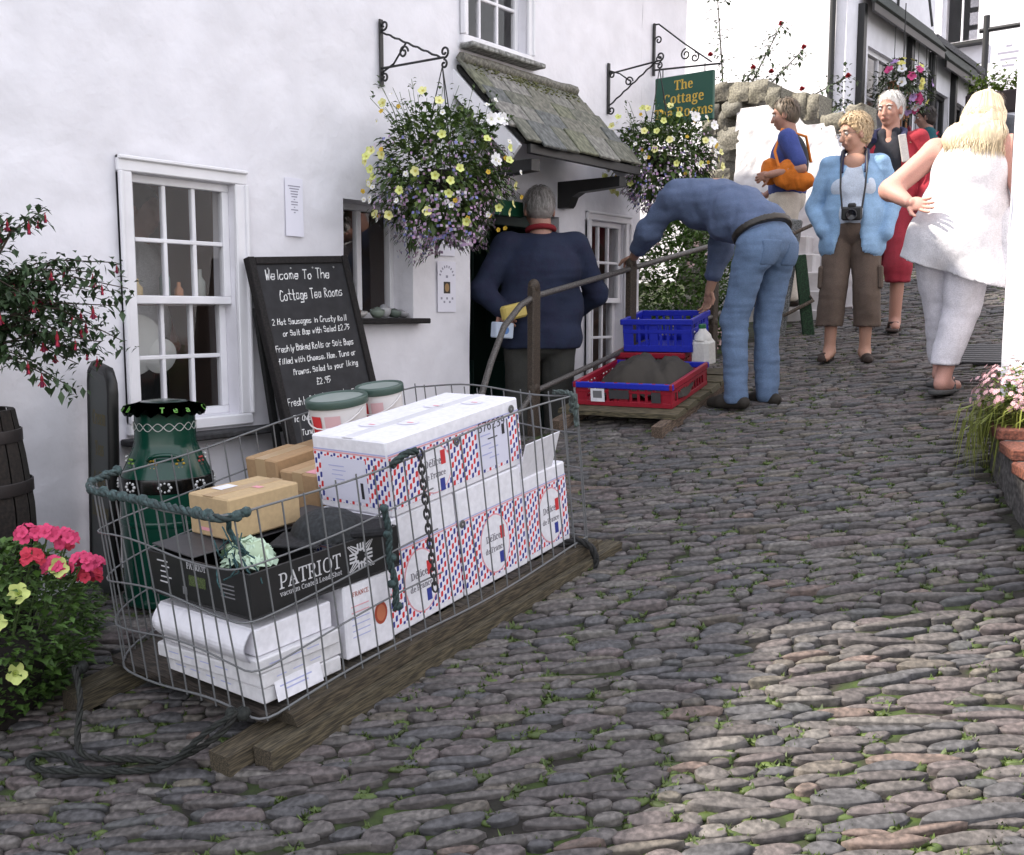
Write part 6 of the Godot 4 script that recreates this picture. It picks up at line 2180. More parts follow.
func fuchsia() -> void:
	rng.seed = 211
	var base := Vector3(-3.50, 1.12, -1.41)
	var t := thing("fuchsia", "straggling fuchsia with drooping red flowers against the white wall", "shrub", Transform3D(Basis.IDENTITY, base))
	var st := MB.new()
	var lf := MB.new()
	var drop := MB.new()
	# one hanging flower: tube, sepals, dark skirt
	var fl := MB.new()
	fl.tube([Vector3(0, 0, 0), Vector3(0, -0.012, 0)], 0.0022, 5, Color(0.35, 0.02, 0.05))
	fl.lathe([Vector2(0.001, -0.036), Vector2(0.007, -0.030), Vector2(0.0055, -0.016), Vector2(0.002, -0.010)], 8, Vector3.ZERO, Basis.IDENTITY, Color(0.34, 0.014, 0.035))
	for k in 4:
		var a := TAU * k / 4.0
		var o := Vector3(cos(a), 0, sin(a))
		fl.tri(Vector3(0, -0.028, 0) + o * 0.004, Vector3(0, -0.05, 0) + o * 0.018 + o.cross(Vector3.UP) * 0.004, Vector3(0, -0.05, 0) + o * 0.018 - o.cross(Vector3.UP) * 0.004, Color(0.40, 0.016, 0.04))
	fl.lathe([Vector2(0.007, -0.056), Vector2(0.008, -0.048), Vector2(0.005, -0.034)], 8, Vector3.ZERO, Basis.IDENTITY, Color(0.20, 0.01, 0.05))
	var fmesh := fl.mesh()
	var main := [Vector3(0, -0.05, 0), Vector3(0.04, 0.10, -0.02), Vector3(0.06, 0.24, -0.08), Vector3(0.05, 0.36, -0.10)]
	st.tube(main, [0.012, 0.011, 0.009, 0.007], 7, Color(0.10, 0.075, 0.05))
	var tips := []
	for i in 62:
		var o: Vector3 = main[1].lerp(main[3], rng.randf())
		var a := rng.randf() * TAU
		var reach := rng.randf_range(0.12, 0.36)
		var e := o + Vector3(cos(a) * reach * 0.7, rng.randf_range(-0.05, 0.34), sin(a) * reach)
		if i < 24: e = o + Vector3(rng.randf_range(0.0, 0.22), rng.randf_range(-0.16, 0.20), -rng.randf_range(0.18, 0.50))
		if (e + base).x < WX + 0.05: e.x = WX + 0.06 - base.x
		var mid := o.lerp(e, 0.55) + Vector3(0, 0.06, 0)
		st.tube([o, mid, e], [0.005, 0.003, 0.0016], 5, Color(0.09, 0.06, 0.045))
		for k in 58:
			var f := rng.randf_range(0.15, 1.05)
			var p := o.lerp(mid, f * 2.0) if f < 0.5 else mid.lerp(e, f * 2.0 - 1.0)
			var g := rng.randf_range(0.6, 1.35)
			leaf(lf, p + Vector3(jit(0.03), jit(0.03), jit(0.03)), Vector3(jit(1), jit(0.8) - 0.2, jit(1)), rng.randf_range(0.022, 0.045), 0.55, Color(0.035 * g, 0.065 * g, 0.025 * g))
		if rng.randf() < 0.5: tips.append(e)
		if rng.randf() < 0.35: tips.append(mid.lerp(e, 0.6))
	mk("stems", st, M.vtex, t)
	tag(mk("foliage", lf, M.leaf, t), "", "", "", "stuff")
	for e in tips: mk("flower", fmesh, M.petal, t, Transform3D(Basis(Vector3.UP, rng.randf() * TAU).scaled(Vector3.ONE * rng.randf_range(0.6, 0.95)), e + Vector3(jit(0.01), -0.005, jit(0.01))))

func bed_plant() -> void:
	rng.seed = 221
	# tub of petunias and pink geraniums in front of the barrel
	var base := Vector3(-3.02, gy(-1.26), -1.26)
	var t := thing("flower_tub", "bushy tub of pink geraniums and lime petunias by the sledge", "plant", Transform3D(Basis.IDENTITY, base))
	var pot := MB.new()
	pot.lathe([Vector2(0.001, 0.0), Vector2(0.15, 0.0), Vector2(0.19, 0.20), Vector2(0.20, 0.22), Vector2(0.17, 0.21), Vector2(0.001, 0.19)], 22, Vector3.ZERO, Basis.IDENTITY, Color(0.03, 0.022, 0.018))
	mk("pot", pot, M.vtex, t)
	var lf := MB.new()
	for i in 9000:
		var d := Vector3(jit(1), jit(1), jit(1))
		if d.length() > 1.0: continue
		d = d.normalized() * pow(d.length(), 0.5)
		var p := Vector3(d.x * 0.30, 0.27 + d.y * 0.27, d.z * 0.36)
		var f := rng.randf_range(0.5, 1.4)
		leaf(lf, p, Vector3(d.x + jit(0.6), 0.4 + jit(0.6), d.z + jit(0.6)), rng.randf_range(0.02, 0.045), 0.6, Color(0.055 * f, 0.11 * f, 0.02 * f))
	tag(mk("foliage", lf, M.leaf, t), "", "", "", "stuff")
	var lime := bloom(0.030, 5, Color(0.55, 0.62, 0.20), Color(0.25, 0.32, 0.04), 0.5)
	for q in [[0.24, 0.43, -0.02], [0.27, 0.37, 0.06], [0.22, 0.48, 0.05], [0.29, 0.22, 0.02], [0.20, 0.47, -0.16], [0.26, 0.40, 0.10], [0.22, 0.43, 0.14]]:
		mk("petunia", lime, M.petal, t, Transform3D(facing(Vector3(0.8 + jit(0.8), 0.5 + jit(0.4), 0.7 + jit(0.8))), Vector3(q[0], q[1], q[2])))
	# geranium heads: clusters of pink florets on stalks
	var floret := bloom(0.018, 5, Color(0.62, 0.05, 0.15), Color(0.4, 0.02, 0.08), 0.15)
	var floret2 := bloom(0.017, 5, Color(0.50, 0.025, 0.06), Color(0.3, 0.01, 0.03), 0.15)
	for q in [[0.10, 0.56, -0.12, 0], [0.13, 0.53, -0.22, 0], [0.06, 0.50, -0.26, 1], [0.17, 0.46, -0.16, 0], [0.18, 0.44, -0.28, 0], [0.04, 0.58, 0.02, 1], [0.22, 0.47, -0.22, 0], [-0.02, 0.53, 0.12, 0], [0.12, 0.55, -0.17, 0], [0.20, 0.42, -0.25, 1], [0.16, 0.50, -0.10, 1]]:
		var hd := Node3D.new()
		hd.name = "geranium_head"
		t.add_child(hd, true)
		var sm := MB.new()
		sm.tube([Vector3(q[0] * 0.5, 0.25, q[2] * 0.7), Vector3(q[0], q[1], q[2])], 0.003, 5, Color(0.07, 0.11, 0.03))
		mk("stalk", sm, M.leaf, hd)
		for i in 13:
			var d := Vector3(jit(1), rng.randf_range(-0.2, 1), jit(1)).normalized()
			mk("floret", floret2 if q[3] else floret, M.petal, hd, Transform3D(facing(d + Vector3(0.4, 0.2, 0.4)), Vector3(q[0], q[1], q[2]) + d * 0.030))

func corner_flowers() -> void:
	rng.seed = 231
	var base := Vector3(-0.90, gy(-4.62) + 0.20, -4.62)
	var t := thing("pink_flower_clump", "clump of small pale pink flowers spilling over the bed corner", "plant", Transform3D(Basis.IDENTITY, base))
	var lf := MB.new()
	for i in 2600:
		var d := Vector3(jit(1), jit(1), jit(1))
		if d.length() > 1.0: continue
		var p := Vector3(d.x * 0.22 + 0.02, 0.10 + d.y * 0.14, d.z * 0.22)
		var f := rng.randf_range(0.6, 1.4)
		leaf(lf, p, Vector3(d.x + jit(0.5), 0.5 + jit(0.5), d.z + jit(0.5)), rng.randf_range(0.02, 0.035), 0.7, Color(0.14 * f, 0.19 * f, 0.045 * f))
	# grassy blades hanging down the face
	for i in 260:
		var o := Vector3(-0.02 + jit(0.13), 0.06 + jit(0.06), 0.05 + jit(0.16))
		var e := o + Vector3(-0.05 + jit(0.06), -rng.randf_range(0.10, 0.28), 0.07 + jit(0.08))
		var f := rng.randf_range(0.6, 1.3)
		var s := Vector3(0.003, 0, 0.003)
		var mid := o.lerp(e, 0.45) + Vector3(-0.03, 0.05, 0.02)
		var c := Color(0.17 * f, 0.19 * f, 0.035 * f)
		lf.quad(o - s, o + s, mid + s, mid - s, c)
		lf.tri(mid - s, mid + s, e, c)
	tag(mk("foliage", lf, M.leaf, t), "", "", "", "stuff")
	var fl := MB.new()
	for i in 900:
		var d := Vector3(jit(1), rng.randf_range(-0.3, 1.0), jit(1))
		if d.length() > 1.0: continue
		d = d.normalized() * rng.randf_range(0.85, 1.12)
		var p := Vector3(d.x * 0.23 + 0.02, 0.12 + d.y * 0.15, d.z * 0.23)
		var f := rng.randf_range(0.8, 1.1)
		var n := (d + Vector3(jit(0.4), 0.4, jit(0.4))).normalized()
		var b := facing(n)
		for k in 5:
			var a := TAU * k / 5.0
			var o1 := b.x * cos(a) + b.z * sin(a)
			var o2 := b.x * cos(a + 0.9) + b.z * sin(a + 0.9)
			fl.tri(p, p + o2 * 0.011, p + o1 * 0.011, Color(0.62 * f, 0.36 * f, 0.40 * f))
	tag(mk("blossom", fl, M.petal, t), "", "", "", "stuff")
	var pk := bloom(0.04, 5, Color(0.72, 0.30, 0.58), Color(0.6, 0.55, 0.3), 0.35)
	var g := thing("pink_petunia", "large mauve pink petunia hanging over the terracotta capping", "flower", Transform3D(Basis.IDENTITY, Vector3(-0.72, gy(-4.08) + 0.22, -4.08)))
	mk("petals", pk, M.petal, g, Transform3D(facing(Vector3(0.2, 0.2, 1)), Vector3(0, 0.02, 0.02)))
	rod(g, "stem", [Vector3(0.08, -0.04, -0.06), Vector3(0.02, 0.04, -0.01), Vector3(0, 0.02, 0.015)], 0.003, M.leafstem)

func valerian() -> void:
	rng.seed = 241
	var base := Vector3(-3.75, gy(-6.95), -6.95)
	var t := thing("flowering_bush", "leafy bush dotted with pale pink flowers behind the handrail", "shrub", Transform3D(Basis.IDENTITY, base))
	var lf := MB.new()
	for i in 9500:
		var d := Vector3(jit(1), jit(1), jit(1))
		if d.length() > 1.0: continue
		d = d.normalized() * pow(d.length(), 0.6)
		var p := Vector3(d.x * 0.34, 0.50 + d.y * 0.62, d.z * 0.62)
		var f := rng.randf_range(0.5, 1.5)
		leaf(lf, p, Vector3(d.x + jit(0.6), 0.3 + jit(0.7), d.z + jit(0.6)), rng.randf_range(0.04, 0.08), 0.5, Color(0.09 * f, 0.16 * f, 0.032 * f))
	tag(mk("foliage", lf, M.leaf, t), "", "", "", "stuff")
	var fl := MB.new()
	for i in 60:
		var d := Vector3(rng.randf_range(-0.2, 1), jit(1), jit(1)).normalized() * rng.randf_range(0.9, 1.08)
		var p := Vector3(d.x * 0.34, 0.50 + d.y * 0.62, d.z * 0.62)
		for k in 9:
			var q := p + Vector3(jit(0.025), jit(0.02), jit(0.025))
			var n := Vector3(0.6 + jit(0.6), 0.6, 0.4 + jit(0.6)).normalized()
			var b := facing(n)
			fl.quad(q - b.x * 0.011, q + b.z * 0.011, q + b.x * 0.011, q - b.z * 0.011, Color(0.66, 0.48, 0.46) * rng.randf_range(0.8, 1.1))
	tag(mk("blossom", fl, M.petal, t), "", "", "", "stuff")

func roses() -> void:
	rng.seed = 251
	var t := thing("climbing_rose", "thin climbing rose with dark red blooms above the garden wall", "shrub", at(-4.35, 3.1, -9.15))
	var st := MB.new()
	var lf := MB.new()
	var heads := []
	var shoots := [[Vector3(-0.25, 0, 0), Vector3(-0.30, 0.7, 0), Vector3(-0.38, 1.5, 0)], [Vector3(-0.1, 0, 0), Vector3(0.05, 0.5, 0.05), Vector3(0.30, 0.98, 0)], [Vector3(0.0, 0, 0), Vector3(0.2, 0.45, 0), Vector3(0.55, 0.72, 0.05)], [Vector3(0.3, 0, 0), Vector3(0.5, 0.25, 0), Vector3(0.95, 0.42, 0)], [Vector3(-0.2, 0, 0), Vector3(-0.15, 0.35, 0.1), Vector3(0.1, 0.6, 0.1)], [Vector3(0.5, 0, 0), Vector3(0.7, 0.15, 0), Vector3(1.0, 0.2, 0)]]
	for s in shoots:
		st.tube(s, [0.011, 0.008, 0.004], 5, Color(0.08, 0.07, 0.04))
		for k in 75:
			var f := rng.randf()
			var p: Vector3 = s[0].lerp(s[1], f * 2.0) if f < 0.5 else s[1].lerp(s[2], f * 2.0 - 1.0)
			var d := Vector3(jit(1), jit(0.5), jit(1)).normalized()
			for q in 3:
				var g := rng.randf_range(0.6, 1.3)
				leaf(lf, p + d * 0.05 * q, d + Vector3(jit(0.8), jit(0.4), jit(0.8)), rng.randf_range(0.035, 0.06), 0.6, Color(0.06 * g, 0.085 * g, 0.045 * g))
		heads.append(s[2])
		heads.append(s[1] + Vector3(jit(0.1), 0.1, 0.05))
	mk("stems", st, M.vtex, t)
	tag(mk("foliage", lf, M.leaf, t), "", "", "", "stuff")
	var bl := MB.new()
	for k in 4:
		for i in 6:
			var a := TAU * i / 6.0 + k
			var r := 0.03 - 0.006 * k
			bl.tri(Vector3(0, 0.0, 0), Vector3(cos(a) * r, 0.008 * k + 0.012, sin(a) * r), Vector3(cos(a + 1.2) * r, 0.008 * k + 0.012, sin(a + 1.2) * r), Color(0.22 + 0.03 * k, 0.012, 0.025))
	var bm := bl.mesh()
	for p in heads.slice(1, 8): mk("rose", bm, M.petal, t, Transform3D(facing(Vector3(jit(0.4), 0.6, 0.8)), p))

func shop_basket() -> void:
	rng.seed = 261
	var c := Vector3(-3.62, 3.80, -11.35)
	var t := thing("shop_basket", "hanging basket of mixed flowers under the shop pentice", "flower basket", Transform3D(Basis.IDENTITY, c))
	rod(t, "chain", [Vector3(0, 0, 0), Vector3(0, 0.9, 0)], 0.006, M.iron)
	var lf := MB.new()
	for i in 1600:
		var d := Vector3(jit(1), jit(1), jit(1))
		if d.length() > 1.0: continue
		var p := Vector3(d.x * 0.30, d.y * 0.32, d.z * 0.42)
		var f := rng.randf_range(0.5, 1.3)
		leaf(lf, p, Vector3(d.x + jit(0.6), jit(0.8), d.z + jit(0.6)), rng.randf_range(0.04, 0.08), 0.5, Color(0.055 * f, 0.075 * f, 0.03 * f))
	tag(mk("foliage", lf, M.leaf, t), "", "", "", "stuff")
	var cols := [bloom(0.05, 5, Color(0.6, 0.6, 0.62), Color(0.4, 0.3, 0.1)), bloom(0.05, 5, Color(0.5, 0.05, 0.18), Color(0.3, 0.02, 0.1)), bloom(0.045, 5, Color(0.4, 0.25, 0.5), Color(0.3, 0.2, 0.4)), bloom(0.04, 5, Color(0.6, 0.55, 0.15), Color(0.4, 0.3, 0.05))]
	for i in 34:
		var d := Vector3(rng.randf_range(-0.3, 1), jit(1), rng.randf_range(-0.5, 1)).normalized()
		mk("flower", cols[rng.randi() % 4], M.petal, t, Transform3D(facing(d), Vector3(d.x * 0.30, d.y * 0.32, d.z * 0.42)))

# ---------- figures: smooth-joined tapered bones meshed as surface nets ----------
# bones: ["c", a, b, ra, rb] tapered capsule; ["e", centre, radii, basis] ellipsoid; a leading "-" carves; ["cut", point, normal] trims the far side
func sdf(mb: MB, prims: Array, cell: float, k: float, col: Color, fold := 0.0, fs := Vector3(9, 4, 9), grow := 0.0) -> void:
	var lo := Vector3.ONE * 1e9
	var hi := -lo
	for p in prims:
		if p[0] == "c":
			var r := Vector3.ONE * maxf(p[3], p[4])
			lo = lo.min(p[1] - r).min(p[2] - r)
			hi = hi.max(p[1] + r).max(p[2] + r)
		elif p[0] == "e":
			var r := Vector3.ONE * maxf(p[2].x, maxf(p[2].y, p[2].z))
			if p.size() < 4: r = p[2]
			lo = lo.min(p[1] - r)
			hi = hi.max(p[1] + r)
	lo -= Vector3.ONE * cell * 2.5
	hi += Vector3.ONE * cell * 2.5
	var nx := int((hi.x - lo.x) / cell) + 2
	var ny := int((hi.y - lo.y) / cell) + 2
	var nz := int((hi.z - lo.z) / cell) + 2
	var F := PackedFloat32Array()
	F.resize(nx * ny * nz)
	F.fill(0.5)
	var sy := nx
	var sz := nx * ny
	for p in prims:
		var kind: String = p[0]
		var carve := kind.begins_with("-")
		if carve: kind = kind.substr(1)
		if kind == "cut":
			var o: Vector3 = p[1]
			var n: Vector3 = p[2]
			var dx := n.x * cell
			for z in nz:
				for y in ny:
					var d := (lo + Vector3(0, y, z) * cell - o).dot(n)
					if maxf(d, d + dx * nx) < -0.3: continue
					var i := y * sy + z * sz
					for x in nx:
						if d > F[i]: F[i] = d
						d += dx
						i += 1
			continue
		var cap := kind == "c"
		var a: Vector3 = p[1]
		var b: Vector3 = p[2]
		var bmin: Vector3
		var bmax: Vector3
		var m := k + cell * 2.0
		var bas := Basis.IDENTITY
		var ra := 0.0
		var rb := 0.0
		if cap:
			ra = p[3]; rb = p[4]
			var r := Vector3.ONE * (maxf(ra, rb) + m)
			bmin = a.min(b) - r
			bmax = a.max(b) + r
		else:
			var r := Vector3.ONE * (maxf(b.x, maxf(b.y, b.z)) + m)
			if p.size() > 3: bas = (p[3] as Basis).transposed()
			else: r = b + Vector3.ONE * m
			bmin = a - r
			bmax = a + r
		var i0 := ((bmin - lo) / cell).floor().max(Vector3.ZERO)
		var i1 := ((bmax - lo) / cell).ceil().min(Vector3(nx - 1, ny - 1, nz - 1))
		var ba := b - a
		var bb := maxf(ba.length_squared(), 1e-9)
		var turned: bool = p.size() > 3 and not cap
		for z in range(int(i0.z), int(i1.z) + 1):
			for y in range(int(i0.y), int(i1.y) + 1):
				var i := int(i0.x) + y * sy + z * sz
				var q := lo + Vector3(i0.x, y, z) * cell - a
				for x in range(int(i0.x), int(i1.x) + 1):
					var d: float
					if cap:
						var h := clampf(q.dot(ba) / bb, 0.0, 1.0)
						d = (q - ba * h).length() - (ra + (rb - ra) * h)
					else:
						var e := (bas * q if turned else q) / b
						var k0 := e.length()
						var k1 := (e / b).length()
						d = k0 * (k0 - 1.0) / k1 if k1 > 1e-6 else -minf(b.x, minf(b.y, b.z))
					d -= grow
					var f := F[i]
					if carve:
						d = -d
						var h := maxf(0.01 - absf(f - d), 0.0) / 0.01
						F[i] = maxf(f, d) + h * h * 0.0025
					else:
						var h := maxf(k - absf(f - d), 0.0) / k
						F[i] = minf(f, d) - h * h * k * 0.25
					i += 1
					q.x += cell
	# surface nets
	var cells := PackedInt32Array()
	cells.resize(nx * ny * nz)
	cells.fill(-1)
	var fn := FastNoiseLite.new()
	fn.frequency = 1.0
	fn.fractal_octaves = 1
	for z in nz - 1:
		for y in ny - 1:
			var i := y * sy + z * sz
			for x in nx - 1:
				var v0 := F[i]
				var v1 := F[i + 1]
				var v2 := F[i + sy]
				var v3 := F[i + sy + 1]
				var v4 := F[i + sz]
				var v5 := F[i + sz + 1]
				var v6 := F[i + sz + sy]
				var v7 := F[i + sz + sy + 1]
				var neg := int(v0 < 0.0) + int(v1 < 0.0) + int(v2 < 0.0) + int(v3 < 0.0) + int(v4 < 0.0) + int(v5 < 0.0) + int(v6 < 0.0) + int(v7 < 0.0)
				if neg > 0 and neg < 8:
					var s := Vector3.ZERO
					var n := 0
					if (v0 < 0.0) != (v1 < 0.0): s += Vector3(v0 / (v0 - v1), 0, 0); n += 1
					if (v2 < 0.0) != (v3 < 0.0): s += Vector3(v2 / (v2 - v3), 1, 0); n += 1
					if (v4 < 0.0) != (v5 < 0.0): s += Vector3(v4 / (v4 - v5), 0, 1); n += 1
					if (v6 < 0.0) != (v7 < 0.0): s += Vector3(v6 / (v6 - v7), 1, 1); n += 1
					if (v0 < 0.0) != (v2 < 0.0): s += Vector3(0, v0 / (v0 - v2), 0); n += 1
					if (v1 < 0.0) != (v3 < 0.0): s += Vector3(1, v1 / (v1 - v3), 0); n += 1
					if (v4 < 0.0) != (v6 < 0.0): s += Vector3(0, v4 / (v4 - v6), 1); n += 1
					if (v5 < 0.0) != (v7 < 0.0): s += Vector3(1, v5 / (v5 - v7), 1); n += 1
					if (v0 < 0.0) != (v4 < 0.0): s += Vector3(0, 0, v0 / (v0 - v4)); n += 1
					if (v1 < 0.0) != (v5 < 0.0): s += Vector3(1, 0, v1 / (v1 - v5)); n += 1
					if (v2 < 0.0) != (v6 < 0.0): s += Vector3(0, 1, v2 / (v2 - v6)); n += 1
					if (v3 < 0.0) != (v7 < 0.0): s += Vector3(1, 1, v3 / (v3 - v7)); n += 1
					var g := Vector3(v1 + v3 + v5 + v7 - v0 - v2 - v4 - v6, v2 + v3 + v6 + v7 - v0 - v1 - v4 - v5, v4 + v5 + v6 + v7 - v0 - v1 - v2 - v3).normalized()
					var pt := lo + (Vector3(x, y, z) + s / n) * cell
					if fold > 0.0:
						var w := pt * fs + Vector3(col.r * 90.0, 0, 0)
						var f0 := crease(fn, w)
						var gr := Vector3(crease(fn, w + Vector3(0.05, 0, 0)) - f0, crease(fn, w + Vector3(0, 0.05, 0)) - f0, crease(fn, w + Vector3(0, 0, 0.05)) - f0) / 0.05 * fs * fold
						pt += g * f0 * fold
						g = (g - (gr - g * gr.dot(g))).normalized()
					var cc := col
					if fold > 0.0:
						var wv := 1.0 + 0.10 * fn.get_noise_3dv(pt * 7.0) + 0.07 * fn.get_noise_3dv(pt * 31.0)
						cc = Color(col.r * wv, col.g * wv, col.b * wv)
					cells[i] = mb.vert(pt, g, cc)
				i += 1
	for z in range(1, nz - 1):
		for y in range(1, ny - 1):
			var i := 1 + y * sy + z * sz
			for x in range(1, nx - 1):
				var f := F[i] < 0.0
				if f != (F[i + 1] < 0.0): _net(mb, cells, i, i - sy, i - sy - sz, i - sz, f)
				if f != (F[i + sy] < 0.0): _net(mb, cells, i, i - sz, i - sz - 1, i - 1, f)
				if f != (F[i + sz] < 0.0): _net(mb, cells, i, i - 1, i - 1 - sy, i - sy, f)
				i += 1

func crease(fn: FastNoiseLite, w: Vector3) -> float:
	# soft swell with drag wrinkles running round the limb
	var n := fn.get_noise_3dv(w)
	var h := fn.get_noise_3dv(Vector3(w.x * 0.6 + w.y * 0.5, w.y * 2.7, w.z * 0.6) + Vector3(31, 7, 3))
	var v := fn.get_noise_3dv(Vector3(w.x * 2.2, w.y * 0.7 + w.x * 0.4, w.z * 2.2) + Vector3(5, 71, 13))
	return n * 0.46 + h * 0.22 + v * 0.24

func _net(mb: MB, c: PackedInt32Array, i0: int, i1: int, i2: int, i3: int, inside: bool) -> void:
	var a := c[i0]
	var b := c[i1]
	var d := c[i2]
	var e := c[i3]
	if a < 0 or b < 0 or d < 0 or e < 0: return
	if inside: mb.I.append_array(PackedInt32Array([a, d, b, a, e, d]))
	else: mb.I.append_array(PackedInt32Array([a, b, d, a, d, e]))

# head-local bones: z looks forward
func head_bones(x: Transform3D, s := 1.0, wide := 1.0) -> Array:
	var b := x.basis
	var r := []
	for q in [["e", Vector3(0, 0.030, -0.010), Vector3(0.076 * wide, 0.095, 0.097)], ["e", Vector3(0, -0.035, 0.022), Vector3(0.060 * wide, 0.076, 0.068)], ["e", Vector3(0, -0.088, 0.050), Vector3(0.026 * wide, 0.022, 0.026)], ["e", Vector3(0.036, -0.025, 0.060), Vector3(0.026, 0.026, 0.024)], ["e", Vector3(-0.036, -0.025, 0.060), Vector3(0.026, 0.026, 0.024)], ["e", Vector3(0.078 * wide, -0.010, -0.005), Vector3(0.010, 0.031, 0.019)], ["e", Vector3(-0.078 * wide, -0.010, -0.005), Vector3(0.010, 0.031, 0.019)], ["-e", Vector3(0.033, 0.010, 0.104), Vector3(0.019, 0.011, 0.016)], ["-e", Vector3(-0.033, 0.010, 0.104), Vector3(0.019, 0.011, 0.016)]]:
		r.append([q[0], x * (q[1] * s), q[2] * s, b])
	r.append(["c", x * (Vector3(0, 0.006, 0.090) * s), x * (Vector3(0, -0.034, 0.108) * s), 0.009 * s, 0.0135 * s])
	r.append(["c", x * (Vector3(-0.020, -0.062, 0.084) * s), x * (Vector3(0.020, -0.062, 0.084) * s), 0.007 * s, 0.007 * s])
	r.append(["c", x * (Vector3(-0.045, 0.032, 0.080) * s), x * (Vector3(0.045, 0.032, 0.080) * s), 0.009 * s, 0.009 * s])
	return r

func face_parts(t: Node3D, x: Transform3D, s := 1.0, brow := Color(0.2, 0.17, 0.13)) -> void:
	for sd in [-1.0, 1.0]:
		var m := MB.new()
		m.ball(x * (Vector3(0.033 * sd, 0.008, 0.082) * s), Vector3.ONE * 0.0125 * s, Color(0.6, 0.58, 0.55), 8)
		m.ball(x * (Vector3(0.033 * sd, 0.007, 0.0905) * s), Vector3.ONE * 0.0062 * s, Color(0.03, 0.025, 0.02), 6)
		mk("eye", m, M.vs, t)
		var e := MB.new()
		e.tube([x * (Vector3(0.016 * sd, 0.028, 0.095) * s), x * (Vector3(0.034 * sd, 0.033, 0.094) * s), x * (Vector3(0.052 * sd, 0.026, 0.083) * s)], 0.004 * s, 5, brow)
		mk("eyebrow", e, M.v, t)
	var l := MB.new()
	l.tube([x * (Vector3(-0.024, -0.060, 0.088) * s), x * (Vector3(0, -0.059, 0.0935) * s), x * (Vector3(0.024, -0.060, 0.088) * s)], 0.0035 * s, 5, Color(0.30, 0.09, 0.075))
	mk("lips", l, M.v, t)

# hand: x.basis.y along the fingers, z out of the palm, x to the thumb side
func hand_bones(x: Transform3D, curl := 0.35, thumb := 1.0, spread := 0.06) -> Array:
	var r := [["e", x * Vector3(0, 0.045, 0), Vector3(0.038, 0.050, 0.015), x.basis], ["c", x * Vector3(0, -0.01, 0), x * Vector3(0, 0.02, 0), 0.025, 0.026]]
	for i in 4:
		var o := Vector3([0.029, 0.010, -0.010, -0.028][i], [0.083, 0.090, 0.085, 0.074][i], 0)
		var l: float = [0.070, 0.080, 0.074, 0.058][i]
		var a := 0.12 + curl * 0.5
		var p := o
		for sgm in 3:
			var d := Vector3(spread * (1.5 - i) * 0.6, cos(a), sin(a)).normalized()
			var q: Vector3 = p + d * l * [0.45, 0.31, 0.24][sgm]
			r.append(["c", x * p, x * q, 0.0088 - 0.0008 * sgm, 0.0082 - 0.0009 * sgm])
			p = q
			a += curl
	var t0 := Vector3(0.030 * thumb, 0.020, 0.004)
	var t1 := t0 + Vector3(0.030 * thumb, 0.030, 0.012)
	var t2 := t1 + Vector3(0.012 * thumb, 0.030, 0.012 + 0.01 * curl)
	r.append(["c", x * t0, x * t1, 0.013, 0.0105])
	r.append(["c", x * t1, x * t2, 0.0105, 0.008])
	return r

func hand_frame(p: Vector3, along: Vector3, palm: Vector3) -> Transform3D:
	var y := along.normalized()
	var z := (palm - y * palm.dot(y)).normalized()
	return Transform3D(Basis(y.cross(z), y, z), p)

# short or long hair drawn as many thin curved locks over a cap
func locks(mb: MB, x: Transform3D, n: int, len: float, w: float, col: Color, cover: float, curl: float, s := 1.0, back := 0.0) -> void:
	for i in n:
		var a := rng.randf() * TAU
		var h := rng.randf_range(-cover, 1.0)
		var r := sqrt(maxf(0.0, 1.0 - h * h))
		var d := Vector3(cos(a) * r, h, sin(a) * r)
		if d.z > 0.35 and d.y < 0.62: continue
		if absf(d.x) > 0.7 and d.z > 0.05 and d.y < 0.05: continue
		var o := Vector3(d.x * 0.086, 0.034 + d.y * 0.104, -0.013 + d.z * 0.106) * s
		var out := d
		var down := (Vector3(d.x * 0.5, -1.0, d.z * 0.5 - back) - out * Vector3(d.x * 0.5, -1.0, d.z * 0.5 - back).dot(out)).normalized()
		var side := out.cross(down).normalized()
		down = (down + side * jit(curl)).normalized()
		var l := len * rng.randf_range(0.7, 1.25)
		var c := col * rng.randf_range(0.55, 1.35)
		var p0 := o
		var pw := side * w * 0.5
		var dirv := down
		for sgm in 3:
			var p1: Vector3 = p0 + (dirv + out * (0.25 - 0.25 * sgm)).normalized() * l / 3.0
			var w1 := pw * (1.0 - (sgm + 1) / 3.6)
			mb.quad(x * (p0 - pw), x * (p0 + pw), x * (p1 + w1), x * (p1 - w1), c)
			p0 = p1
			pw = w1
			dirv = (dirv + side * jit(curl * 0.8) + Vector3(0, -0.2, 0)).normalized()

func cap_bones(x: Transform3D, s := 1.0, low := 0.0) -> Array:
	return [["e", x * (Vector3(0, 0.036, -0.014) * s), Vector3(0.081, 0.098, 0.099) * s, x.basis], ["e", x * (Vector3(0, -0.01 - low, -0.045) * s), Vector3(0.074, 0.075, 0.066) * s, x.basis], ["-e", x * (Vector3(0, -0.035, 0.075) * s), Vector3(0.085, 0.100, 0.072) * s, x.basis]]

func shoe(t: Node3D, heel: Vector3, toe: Vector3, col: Color, called := "shoe", w := 0.042, h := 0.055) -> void:
	var m := MB.new()
	var up := Vector3.UP
	sdf(m, [["c", heel + up * h * 0.75, toe.lerp(heel, 0.3) + up * h * 0.6, w * 0.86, w], ["c", toe.lerp(heel, 0.3) + up * h * 0.6, toe + up * h * 0.45, w, w * 0.8], ["cut", heel.lerp(toe, 0.5) + up * 0.004, -up]], 0.009, 0.02, col)
	var sole := MB.new()
	mk(called, m, M.v, t)

func limb(j: Array, r: Array) -> Array:
	var o := []
	for i in j.size() - 1: o.append(["c", j[i], j[i + 1], r[i], r[i + 1]])
	return o

func v3(a: float, b: float, c: float) -> Vector3:
	return Vector3(a, b, c)

